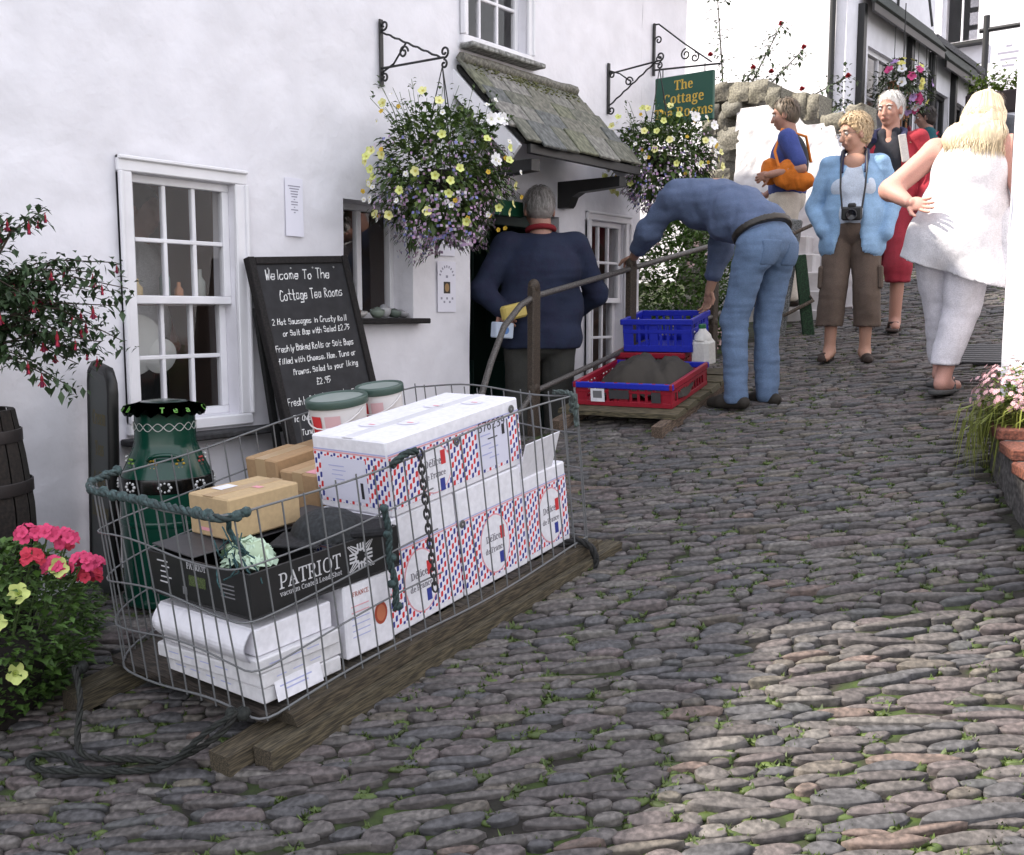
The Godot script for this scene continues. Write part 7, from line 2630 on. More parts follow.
func body_mesh(t: Node3D, bones: Array, head: Transform3D, hs: float, wide: float, hands: Array, skin: Color, neck: Array) -> void:
	var m := MB.new()
	sdf(m, bones, 0.019, 0.03, skin)
	var hb := head_bones(head, hs, wide)
	hb.append(neck)
	sdf(m, hb, 0.0065, 0.018, skin)
	for h in hands: sdf(m, h, 0.0045, 0.006, skin)
	mk("body", m, M.skin, t)

func garment(t: Node3D, called: String, bones: Array, col: Color, cell := 0.013, fold := 0.012, fs := Vector3(9, 5, 9), mt: Material = null, k := 0.026, grow := 0.0) -> MeshInstance3D:
	var m := MB.new()
	sdf(m, bones, cell, k, col, fold * 0.85, fs * 0.75, grow)
	return mk(called, m, mt if mt else M.cloth2, t)

func people() -> void:
	rng.seed = 301
	M.skin = mat(Color.WHITE, 0.6, "skin", 20.0, "nfine", 0.15, true)
	M.skin.subsurf_scatter_enabled = true
	M.skin.subsurf_scatter_strength = 0.06
	M.cloth2 = mat(Color.WHITE, 0.88, "weave", 3.5, "wrinkle", 0.55, true)
	M.hair = mat(Color.WHITE, 0.5, "", 1.0, "", 0.5, true)
	bending_man()
	navy_man()
	blue_woman()
	white_woman()
	red_man()
	orange_man()
	teal_person()
	window_person()

const UPV := Vector3.UP

func bending_man() -> void:
	rng.seed = 311
	var t := thing("person", "man in denim shirt and jeans bending over the plastic crates", "person", at(-2.46, gy(-5.3), -5.3, atan2(-0.95, -0.30)))
	var skin := Color(0.42, 0.24, 0.17)
	var aL := v3(0.117, 0.10, 0.0)
	var aR := v3(-0.107, 0.115, -0.03)
	var kL := v3(0.120, 0.50, 0.03)
	var kR := v3(-0.110, 0.50, 0.0)
	var hL := v3(0.10, 0.90, -0.08)
	var hR := v3(-0.10, 0.90, -0.08)
	var pel := v3(0, 0.97, -0.07)
	var mid := v3(0.0, 1.13, 0.12)
	var ch := v3(0, 1.21, 0.32)
	var sL := v3(0.19, 1.215, 0.45)
	var sR := v3(-0.19, 1.17, 0.43)
	var eL := v3(0.215, 1.02, 0.66)
	var wL := v3(0.15, 0.885, 0.86)
	var eR := v3(-0.24, 0.92, 0.50)
	var wR := v3(-0.22, 0.68, 0.57)
	var head := Transform3D(Basis(Vector3.RIGHT, 1.35), v3(-0.19, 1.14, 0.50))
	var hLf := hand_frame(wL, v3(-0.05, -0.02, 0.10), v3(0, -1, 0.1))
	var hRf := hand_frame(wR, v3(0.02, -1, 0.12), v3(1, 0, 0))
	body_mesh(t, limb([aL, kL, hL, pel], [0.045, 0.055, 0.08, 0.10]) + limb([aR, kR, hR, pel], [0.045, 0.055, 0.08, 0.10]) + limb([pel, mid, ch], [0.10, 0.11, 0.11]) + limb([ch, sL, eL, wL], [0.08, 0.055, 0.042, 0.03]) + limb([ch, sR, eR, wR], [0.08, 0.055, 0.042, 0.03]), head, 1.0, 1.0, [hand_bones(hLf, 0.85, 1.0), hand_bones(hRf, 0.5, -1.0)], skin, ["c", head * v3(0, -0.07, -0.02), ch + v3(0, 0.02, 0.10), 0.056, 0.065])
	var hm := MB.new()
	sdf(hm, cap_bones(head), 0.011, 0.02, Color(0.25, 0.23, 0.21))
	locks(hm, head, 300, 0.05, 0.008, Color(0.27, 0.25, 0.23), 0.5, 0.3)
	mk("hair", hm, M.hair, t)
	# shirt, sleeves rolled below the elbow
	var denim := Color(0.100, 0.137, 0.235)
	garment(t, "shirt", [["e", v3(0, 1.02, -0.02), v3(0.172, 0.14, 0.14), Basis(Vector3.RIGHT, 0.5)], ["e", v3(0, 1.12, 0.14), v3(0.18, 0.145, 0.19), Basis(Vector3.RIGHT, -0.35)], ["e", v3(0, 1.19, 0.33), v3(0.20, 0.135, 0.18), Basis(Vector3.RIGHT, -0.15)], ["e", v3(0, 1.03, 0.16), v3(0.16, 0.095, 0.15)]] + limb([sL + v3(-0.06, 0, -0.03), sL, eL, eL.lerp(wL, 0.62)], [0.10, 0.080, 0.066, 0.056]) + limb([sR + v3(0.06, 0, -0.03), sR, eR, eR.lerp(wR, 0.6)], [0.10, 0.080, 0.066, 0.056]) + [["c", v3(-0.06, 1.19, 0.44), v3(-0.12, 1.15, 0.47), 0.085, 0.075], ["e", v3(0.0, 1.11, 0.38), v3(0.17, 0.09, 0.15)]], denim, 0.0105, 0.020, Vector3(9, 9, 9), null, 0.055)
	var jean := Color(0.118, 0.180, 0.295)
	var seat := [["e", v3(0, 0.93, -0.085), v3(0.165, 0.13, 0.13), Basis(Vector3.RIGHT, 0.3)], ["e", v3(0.082, 0.88, -0.115), v3(0.088, 0.115, 0.085)], ["e", v3(-0.082, 0.88, -0.115), v3(0.088, 0.115, 0.085)]]
	garment(t, "jeans", seat + limb([hL, kL, aL + v3(0, -0.03, 0.01)], [0.100, 0.073, 0.067]) + limb([hR, kR, aR + v3(0, -0.03, 0.01)], [0.100, 0.073, 0.067]) + [["cut", v3(0, 0.035, 0), v3(0, -1, 0)], ["cut", v3(0, 1.03, -0.06), v3(0, 0.86, 0.5)]], jean, 0.0105, 0.014, Vector3(9, 12, 9))
	# belt: a band of the waist; pockets: patches of the seat
	garment(t, "belt", [["e", v3(0, 1.0, -0.04), v3(0.184, 0.16, 0.156), Basis(Vector3.RIGHT, 0.5)], ["cut", v3(0, 1.022, -0.06), v3(0, 0.86, 0.5)], ["cut", v3(0, 0.988, -0.075), v3(0, -0.86, -0.5)]], Color(0.025, 0.02, 0.018), 0.009, 0.0, Vector3.ONE, M.vs)
	for sd in [-1.0, 1.0]: garment(t, "back_pocket", seat + limb([hL, kL], [0.100, 0.073]) + limb([hR, kR], [0.100, 0.073]) + [["cut", v3(0.085 * sd + 0.058, 0, 0), v3(1, 0, 0)], ["cut", v3(0.085 * sd - 0.058, 0, 0), v3(-1, 0, 0)], ["cut", v3(0, 0.935, 0), v3(0, 1, 0)], ["cut", v3(0, 0.80, 0), v3(0, -1, 0)], ["cut", v3(0, 0, -0.15), v3(0, 0, 1)]], Color(0.108, 0.165, 0.275), 0.009, 0.0, Vector3.ONE, null, 0.026, 0.006)
	shoe(t, aL + v3(0, -0.10, -0.05), aL + v3(0.02, -0.10, 0.17), Color(0.02, 0.016, 0.014))
	shoe(t, aR + v3(0, -0.105, -0.05), aR + v3(-0.02, -0.105, 0.17), Color(0.02, 0.016, 0.014))

func navy_man() -> void:
	rng.seed = 321
	var t := thing("person", "grey haired man in navy jacket with red collar facing the doorway", "person", at(-3.60, 0.448, -4.82, atan2(-0.75, -0.65)))
	var skin := Color(0.46, 0.25, 0.19)
	var aL := v3(0.12, 0.09, 0.0)
	var aR := v3(-0.12, 0.09, 0.03)
	var kL := v3(0.12, 0.46, 0.04)
	var kR := v3(-0.12, 0.46, 0.06)
	var hL := v3(0.11, 0.86, 0)
	var hR := v3(-0.11, 0.86, 0)
	var sL := v3(0.21, 1.36, 0.0)
	var sR := v3(-0.21, 1.36, 0.0)
	var eL := v3(0.36, 1.10, -0.02)
	var wL := v3(0.26, 0.98, -0.10)
	var eR := v3(-0.36, 1.08, 0.06)
	var wR := v3(-0.24, 0.96, 0.22)
	var head := Transform3D(Basis(Vector3.RIGHT, 0.22), v3(0.0, 1.575, 0.06))
	var hLf := hand_frame(wL, v3(-0.2, -0.3, -0.12), v3(0.2, 0.1, -1))
	body_mesh(t, limb([aL, kL, hL, v3(0, 0.95, 0), v3(0, 1.28, 0)], [0.045, 0.055, 0.08, 0.11, 0.11]) + limb([aR, kR, hR, v3(0, 0.95, 0)], [0.045, 0.055, 0.08, 0.11]) + limb([v3(0, 1.3, 0), sL, eL, wL], [0.08, 0.06, 0.045, 0.03]) + limb([v3(0, 1.3, 0), sR, eR, wR], [0.08, 0.06, 0.045, 0.03]), head, 1.04, 1.05, [hand_bones(hLf, 0.6, 1.0)], skin, ["c", head * v3(0, -0.07, -0.02), v3(0, 1.40, 0.0), 0.062, 0.07])
	face_parts(t, head, 1.04, Color(0.4, 0.38, 0.36))
	var hm := MB.new()
	sdf(hm, cap_bones(head, 1.04), 0.009, 0.02, Color(0.22, 0.20, 0.19), 0.004, Vector3(40, 40, 40))
	locks(hm, head, 1100, 0.05, 0.006, Color(0.33, 0.31, 0.30), 0.62, 0.35, 1.04)
	mk("hair", hm, M.hair, t)
	var navy := Color(0.014, 0.020, 0.052)
	garment(t, "jacket", [["e", v3(0, 1.22, 0), v3(0.25, 0.22, 0.165)], ["e", v3(0, 1.0, 0.01), v3(0.262, 0.25, 0.185)], ["e", v3(0, 0.84, 0.0), v3(0.255, 0.20, 0.18)], ["c", v3(-0.16, 1.36, 0), v3(0.16, 1.36, 0), 0.078, 0.078]] + limb([sL, eL, wL], [0.084, 0.070, 0.052]) + limb([sR, eR, wR], [0.084, 0.070, 0.052]) + [["cut", v3(0, 0.76, 0), v3(0, -1, 0)]], navy, 0.0115, 0.016, Vector3(7, 8, 7))
	var cm := MB.new()
	var ring := []
	for i in 25:
		var a := TAU * i / 24.0
		ring.append(v3(cos(a) * 0.078, 1.455 + 0.018 * -sin(a), 0.012 + sin(a) * 0.075))
	cm.tube(ring, 0.017, 8, Color(0.25, 0.012, 0.02))
	mk("collar", cm, M.cloth2, t)
	garment(t, "trousers", [["e", v3(0, 0.84, 0), v3(0.21, 0.15, 0.17)]] + limb([hL, kL, aL], [0.115, 0.09, 0.075]) + limb([hR, kR, aR], [0.115, 0.09, 0.075]) + [["cut", v3(0, 0.05, 0), v3(0, -1, 0)]], Color(0.05, 0.05, 0.045), 0.014, 0.015)
	shoe(t, aL + v3(0, -0.09, -0.05), aL + v3(0.02, -0.09, 0.18), Color(0.015, 0.013, 0.012))
	shoe(t, aR + v3(0, -0.09, -0.05), aR + v3(-0.02, -0.09, 0.18), Color(0.015, 0.013, 0.012))
	# packets in his hand
	var T0: Transform3D = t.transform
	var y := MB.new()
	y.box(Vector3.ZERO, v3(0.15, 0.085, 0.06), Color(0.60, 0.47, 0.13), Basis.IDENTITY, 0.012)
	var yo := mk("yellow_packet", y, M.vs, self, T0 * Transform3D(Basis(UPV, 0.3) * Basis(Vector3.BACK, -0.22), v3(0.205, 0.975, -0.205)))
	tag(yo, "yellow packet held behind the man in the navy jacket", "packet")
	var w := MB.new()
	w.box(Vector3.ZERO, v3(0.115, 0.09, 0.07), Color(0.50, 0.58, 0.70), Basis.IDENTITY, 0.006)
	var wo := mk("white_packet", w, M.vs, self, T0 * Transform3D(Basis(UPV, 0.3) * Basis(Vector3.BACK, 0.08), v3(0.27, 0.868, -0.195)))
	disc(wo, "round_print", Transform3D(Basis(UPV, PI), v3(-0.005, 0, -0.0356)), 0.022, 0.022, M.bluedot)
	tag(wo, "pale blue and white packet held below the yellow packet", "packet")

func blue_woman() -> void:
	rng.seed = 331
	var t := thing("person", "woman in pale blue jacket and brown cropped trousers, camera round her neck", "person", at(-2.39, gy(-6.61), -6.61, 0.30))
	var skin := Color(0.50, 0.28, 0.20)
	var aL := v3(0.105, 0.08, 0.0)
	var aR := v3(-0.115, 0.08, 0.03)
	var kL := v3(0.105, 0.44, 0.03)
	var kR := v3(-0.105, 0.44, 0.04)
	var hL := v3(0.082, 0.83, 0)
	var hR := v3(-0.082, 0.83, 0)
	var sL := v3(0.160, 1.285, 0.0)
	var sR := v3(-0.160, 1.285, 0.0)
	var eL := v3(0.235, 1.03, -0.04)
	var wL := v3(0.205, 0.83, 0.05)
	var eR := v3(-0.25, 1.02, -0.05)
	var wR := v3(-0.185, 0.86, 0.06)
	var head := Transform3D(Basis(UPV, -0.95) * Basis(Vector3.RIGHT, 0.16), v3(-0.01, 1.475, 0.02))
	body_mesh(t, limb([aL, kL, hL, v3(0, 0.9, 0), v3(0, 1.24, 0)], [0.036, 0.05, 0.08, 0.10, 0.10]) + limb([aR, kR, hR, v3(0, 0.9, 0)], [0.036, 0.05, 0.08, 0.10]) + limb([v3(0, 1.24, 0), sL, eL, wL], [0.07, 0.038, 0.028, 0.022]) + limb([v3(0, 1.24, 0), sR, eR, wR], [0.07, 0.038, 0.028, 0.022]) + [["e", v3(0, 1.29, 0.05), v3(0.08, 0.06, 0.06)]] + limb([aL + v3(0, -0.02, 0), aL + v3(0.02, -0.055, 0.12)], [0.04, 0.028]) + limb([aR + v3(0, -0.02, 0), aR + v3(-0.02, -0.055, 0.12)], [0.04, 0.028]), head, 0.95, 0.98, [hand_bones(hand_frame(wL + v3(-0.03, 0, -0.02), v3(-0.75, -0.6, -0.05), v3(-0.6, 0.8, 0)), 0.3, 1.0), hand_bones(hand_frame(wR + v3(0.03, 0, -0.02), v3(0.75, -0.6, -0.05), v3(0.6, 0.8, 0)), 0.3, -1.0)], skin, ["c", head * v3(0, -0.07, -0.02), v3(0, 1.32, 0.0), 0.046, 0.06])
	face_parts(t, head, 0.95)
	var hm := MB.new()
	sdf(hm, cap_bones(head, 1.03), 0.010, 0.02, Color(0.42, 0.30, 0.17), 0.012, Vector3(40, 40, 40))
	locks(hm, head, 1300, 0.05, 0.008, Color(0.55, 0.42, 0.26), 0.55, 1.1, 1.05)
	mk("hair", hm, M.hair, t)
	var gl := MB.new()
	for sd in [-1.0, 1.0]:
		var ring := []
		for i in 17:
			var a := TAU * i / 16.0
			ring.append(head * v3(0.032 * sd + cos(a) * 0.021, 0.004 + sin(a) * 0.016, 0.104))
		gl.tube(ring, 0.0016, 4, Color(0.12, 0.09, 0.07), false)
		gl.tube([head * v3(0.052 * sd, 0.008, 0.102), head * v3(0.078 * sd, 0.004, 0.0)], 0.0016, 4, Color(0.12, 0.09, 0.07), false)
	gl.tube([head * v3(-0.011, 0.006, 0.105), head * v3(0.011, 0.006, 0.105)], 0.0016, 4, Color(0.12, 0.09, 0.07), false)
	mk("glasses", gl, M.vs, t)
	garment(t, "top", [["e", v3(0, 1.14, 0.015), v3(0.160, 0.19, 0.118)], ["e", v3(0.06, 1.13, 0.075), v3(0.075, 0.075, 0.055)], ["e", v3(-0.06, 1.13, 0.075), v3(0.075, 0.075, 0.055)], ["e", v3(0, 0.96, 0.015), v3(0.165, 0.16, 0.122)], ["c", v3(-0.10, 1.275, 0), v3(0.10, 1.275, 0), 0.05, 0.05], ["-e", v3(0, 1.335, 0.085), v3(0.075, 0.085, 0.08)]], Color(0.58, 0.66, 0.78), 0.0105, 0.008)
	var jb := Color(0.27, 0.44, 0.66)
	var jk := [["e", v3(0, 1.15, -0.005), v3(0.182, 0.19, 0.142)], ["e", v3(0, 0.95, -0.005), v3(0.195, 0.22, 0.152)], ["e", v3(0, 0.77, -0.005), v3(0.212, 0.17, 0.160)], ["c", v3(-0.12, 1.29, -0.01), v3(0.12, 1.29, -0.01), 0.058, 0.058]] + limb([sL, eL, wL], [0.060, 0.055, 0.047]) + limb([sR, eR, wR], [0.060, 0.055, 0.047])
	jk += [["-c", v3(0.0, 1.33, 0.15), v3(0.0, 1.12, 0.17), 0.062, 0.085], ["-c", v3(0.0, 1.12, 0.17), v3(-0.02, 0.76, 0.20), 0.085, 0.10], ["-c", v3(-0.02, 0.78, 0.20), v3(-0.03, 0.5, 0.22), 0.105, 0.14], ["-e", v3(0, 1.36, 0.04), v3(0.06, 0.08, 0.075)], ["-e", v3(0, 0.70, 0.02), v3(0.160, 0.22, 0.122)], ["cut", v3(0, 0.655, 0), v3(0.20, -1, 0).normalized()]]
	garment(t, "jacket", jk, jb, 0.0095, 0.013, Vector3(8, 9, 8))
	# navy yoke stripes and collar
	var col := MB.new()
	col.tube([v3(0.070, 1.22, 0.125), v3(0.078, 1.31, 0.075), v3(0.072, 1.365, 0.01), v3(0.045, 1.385, -0.05), v3(-0.045, 1.385, -0.05), v3(-0.072, 1.365, 0.01), v3(-0.078, 1.31, 0.075), v3(-0.070, 1.22, 0.125)], [0.008, 0.014, 0.017, 0.017, 0.017, 0.017, 0.014, 0.008], 8, Color(0.02, 0.03, 0.09))
	mk("collar", col, M.cloth2, t)
	var tr := Color(0.13, 0.095, 0.075)
	garment(t, "trousers", [["e", v3(0, 0.87, 0), v3(0.165, 0.12, 0.13)]] + limb([hL, kL, aL + v3(0.01, 0.12, 0)], [0.098, 0.086, 0.090]) + limb([hR, kR, aR + v3(-0.01, 0.12, 0)], [0.098, 0.086, 0.090]) + [["cut", v3(0, 0.235, 0), v3(0, -1, 0)]], tr, 0.0095, 0.011, Vector3(10, 8, 10), null, 0.008)
	for sd in [-1.0, 1.0]:
		var pk := MB.new()
		pk.box(v3(0.185 * sd, 0.555, 0.02), v3(0.035, 0.15, 0.13), tr * 0.92, Basis(Vector3.BACK, 0.02 * sd), 0.012)
		mk("cargo_pocket", pk, M.cloth2, t)
	shoe(t, aL + v3(0, -0.08, -0.04), aL + v3(0.03, -0.08, 0.15), Color(0.03, 0.018, 0.014), "shoe", 0.036, 0.04)
	shoe(t, aR + v3(0, -0.08, -0.04), aR + v3(-0.04, -0.08, 0.14), Color(0.03, 0.018, 0.014), "shoe", 0.036, 0.04)
	# camera on its strap
	var T0: Transform3D = t.transform
	var c := thing("camera_on_strap", "black camera hanging from a neck strap on the pale blue top", "camera", T0 * Transform3D(Basis(Vector3.RIGHT, 0.12), v3(0.0, 0.955, 0.175)))
	var cm := MB.new()
	cm.box(Vector3.ZERO, v3(0.125, 0.085, 0.06), Color(0.012, 0.012, 0.013), Basis.IDENTITY, 0.01)
	cm.box(v3(0, 0.05, 0), v3(0.05, 0.03, 0.05), Color(0.012, 0.012, 0.013), Basis.IDENTITY, 0.008)
	mk("housing", cm, M.vs, c)
	var ln := MB.new()
	ln.lathe([Vector2(0.036, 0.0), Vector2(0.036, 0.05), Vector2(0.030, 0.052), Vector2(0.024, 0.045), Vector2(0.001, 0.043)], 18, v3(0, -0.005, 0.03), Basis(Vector3.RIGHT, PI * 0.5), Color(0.015, 0.015, 0.016))
	mk("lens", ln, M.gloss, c)
	var sp := MB.new()
	for sd in [-1.0, 1.0]:
		sp.tube([v3(0.06 * sd, 0.03, 0.0), v3(0.075 * sd, 0.16, -0.02), v3(0.080 * sd, 0.30, -0.09), v3(0.070 * sd, 0.395, -0.17), v3(0.03 * sd, 0.43, -0.24)], 0.0065, 5, Color(0.015, 0.015, 0.018))
	mk("strap", sp, M.vs, c)

func white_woman() -> void:
	rng.seed = 341
	var t := thing("person", "woman with long blond hair in white tunic and trousers walking uphill", "person", at(-1.56, gy(-5.81), -5.81, PI - 0.12))
	var skin := Color(0.62, 0.33, 0.27)
	var aL := v3(0.10, 0.155, 0.20)
	var aR := v3(-0.02, 0.115, -0.06)
	var kL := v3(0.095, 0.47, 0.14)
	var kR := v3(-0.06, 0.46, 0.03)
	var hL := v3(0.09, 0.83, 0)
	var hR := v3(-0.11, 0.83, 0)
	var sL := v3(0.10, 1.33, -0.01)
	var sR := v3(-0.27, 1.31, 0.02)
	var eL := v3(0.29, 1.13, -0.13)
	var wL := v3(0.145, 1.045, -0.225)
	var eR := v3(-0.355, 1.05, 0.05)
	var wR := v3(-0.33, 0.86, 0.20)
	var head := Transform3D(Basis(UPV, 0.1) * Basis(Vector3.RIGHT, 0.22), v3(-0.115, 1.50, 0.08))
	var hLf := hand_frame(wL, v3(-1, -0.22, -0.06), v3(0.05, 0.25, -1))
	body_mesh(t, limb([aL, kL, hL, v3(0, 0.9, 0), v3(-0.08, 1.26, 0)], [0.044, 0.058, 0.09, 0.12, 0.12]) + limb([aR, kR, hR, v3(0, 0.9, 0)], [0.044, 0.058, 0.09, 0.12]) + limb([v3(-0.08, 1.26, 0), sL, eL, wL], [0.09, 0.066, 0.058, 0.034]) + limb([v3(-0.08, 1.26, 0), sR, eR, wR], [0.09, 0.068, 0.058, 0.034]) + limb([aL + v3(0, -0.05, -0.03), aL + v3(0.0, -0.09, 0.14)], [0.038, 0.03]) + limb([aR + v3(0, -0.045, -0.03), aR + v3(-0.02, -0.06, 0.14)], [0.040, 0.03]), head, 1.0, 1.0, [hand_bones(hLf, 0.22, 1.0, 0.16), hand_bones(hand_frame(wR, v3(0.1, -0.6, 0.8), v3(1, 0, 0)), 0.6, -1.0)], skin, ["c", head * v3(0, -0.07, -0.02), v3(-0.09, 1.36, 0.01), 0.055, 0.08])
	face_parts(t, head)
	# long fair hair over the shoulders
	var hm := MB.new()
	var hc := Color(0.64, 0.54, 0.37)
	sdf(hm, [["e", head * v3(0, 0.035, -0.012), v3(0.088, 0.102, 0.104), head.basis], ["e", head * v3(0, -0.06, -0.06), v3(0.105, 0.12, 0.072), head.basis], ["e", v3(-0.11, 1.37, -0.075), v3(0.155, 0.10, 0.065)], ["-e", head * v3(0, -0.04, 0.09), v3(0.085, 0.11, 0.085), head.basis]], 0.011, 0.03, hc, 0.014, Vector3(26, 5, 26))
	for i in 1500:
		var a := rng.randf_range(-PI * 1.12, PI * 0.12)
		var o := head * (v3(cos(a) * 0.07, 0.10 * rng.randf_range(0.2, 1.0), -0.012 + sin(a) * 0.09))
		var m1 := head * v3(cos(a) * 0.108, -0.05, -0.02 + sin(a) * 0.105)
		var e := v3(-0.11 + cos(a) * 0.155 + jit(0.02), 1.30 + jit(0.06), -0.055 + sin(a) * 0.085 + jit(0.012))
		var c := hc * rng.randf_range(0.6, 1.35)
		var w := v3(-sin(a), 0, cos(a)) * rng.randf_range(0.0018, 0.0042)
		var pts := [o, o.lerp(m1, 0.6) + v3(cos(a), 0, sin(a)) * 0.018, m1, m1.lerp(e, 0.55) + v3(cos(a) * 0.012, 0, sin(a) * 0.012), e]
		for k in 4:
			var w0: Vector3 = w * [1.0, 1.1, 1.0, 0.8, 0.2][k]
			var w1: Vector3 = w * [1.0, 1.1, 1.0, 0.8, 0.2][k + 1]
			hm.quad(pts[k] - w0, pts[k] + w0, pts[k + 1] + w1, pts[k + 1] - w1, c)
	mk("hair", hm, M.hair, t)
	var wt := Color(0.80, 0.79, 0.83)
	garment(t, "tunic", [["e", v3(-0.085, 1.20, 0.0), v3(0.205, 0.20, 0.16)], ["e", v3(-0.055, 1.02, 0.02), v3(0.228, 0.22, 0.185)], ["e", v3(-0.02, 0.86, 0.0), v3(0.25, 0.22, 0.205)], ["c", v3(0.05, 0.86, 0.0), v3(0.17, 0.58, 0.02), 0.18, 0.15], ["c", v3(-0.10, 0.85, 0.0), v3(-0.17, 0.60, 0.0), 0.17, 0.16], ["c", v3(-0.18, 1.32, 0.0), v3(0.01, 1.33, 0), 0.068, 0.068], ["cut", v3(0.0, 0.69, 0), v3(0.32, -1, 0.05).normalized()]], wt, 0.0105, 0.011, Vector3(7, 3.5, 7))
	garment(t, "tunic_side_panel", [["c", v3(-0.27, 0.95, 0.05), v3(-0.325, 0.60, 0.02), 0.07, 0.075], ["cut", v3(0, 0.60, 0), v3(0, -1, 0)]], wt, 0.010, 0.006, Vector3(8, 4, 8))
	garment(t, "trousers", [["e", v3(-0.01, 0.82, 0), v3(0.195, 0.15, 0.17)]] + limb([hL, kL, aL + v3(0, 0.04, 0)], [0.118, 0.090, 0.068]) + limb([hR, kR, aR + v3(0, 0.06, 0)], [0.125, 0.095, 0.072]) + [["cut", v3(0, 0.175, 0), v3(0, -1, 0)]], Color(0.78, 0.76, 0.82), 0.0105, 0.013, Vector3(9, 8, 9), null, 0.012)
	for q in [[aL, v3(0.0, -0.105, 0)], [aR, v3(0.0, -0.088, 0)]]:
		var sm := MB.new()
		var b: Vector3 = q[0] + q[1]
		sdf(sm, [["c", b + v3(0, 0.0, -0.07), b + v3(0.0, 0.0, 0.17), 0.048, 0.05], ["cut", b + v3(0, 0.014, 0), v3(0, 1, 0)], ["cut", b + v3(0, -0.012, 0), v3(0, -1, 0)]], 0.008, 0.01, Color(0.07, 0.068, 0.07))
		sm.tube([b + v3(-0.045, 0.0, 0.05), b + v3(-0.03, 0.055, 0.07), b + v3(0.03, 0.055, 0.07), b + v3(0.045, 0.0, 0.05)], 0.012, 6, Color(0.07, 0.068, 0.07))
		mk("sandal", sm, M.v, t)

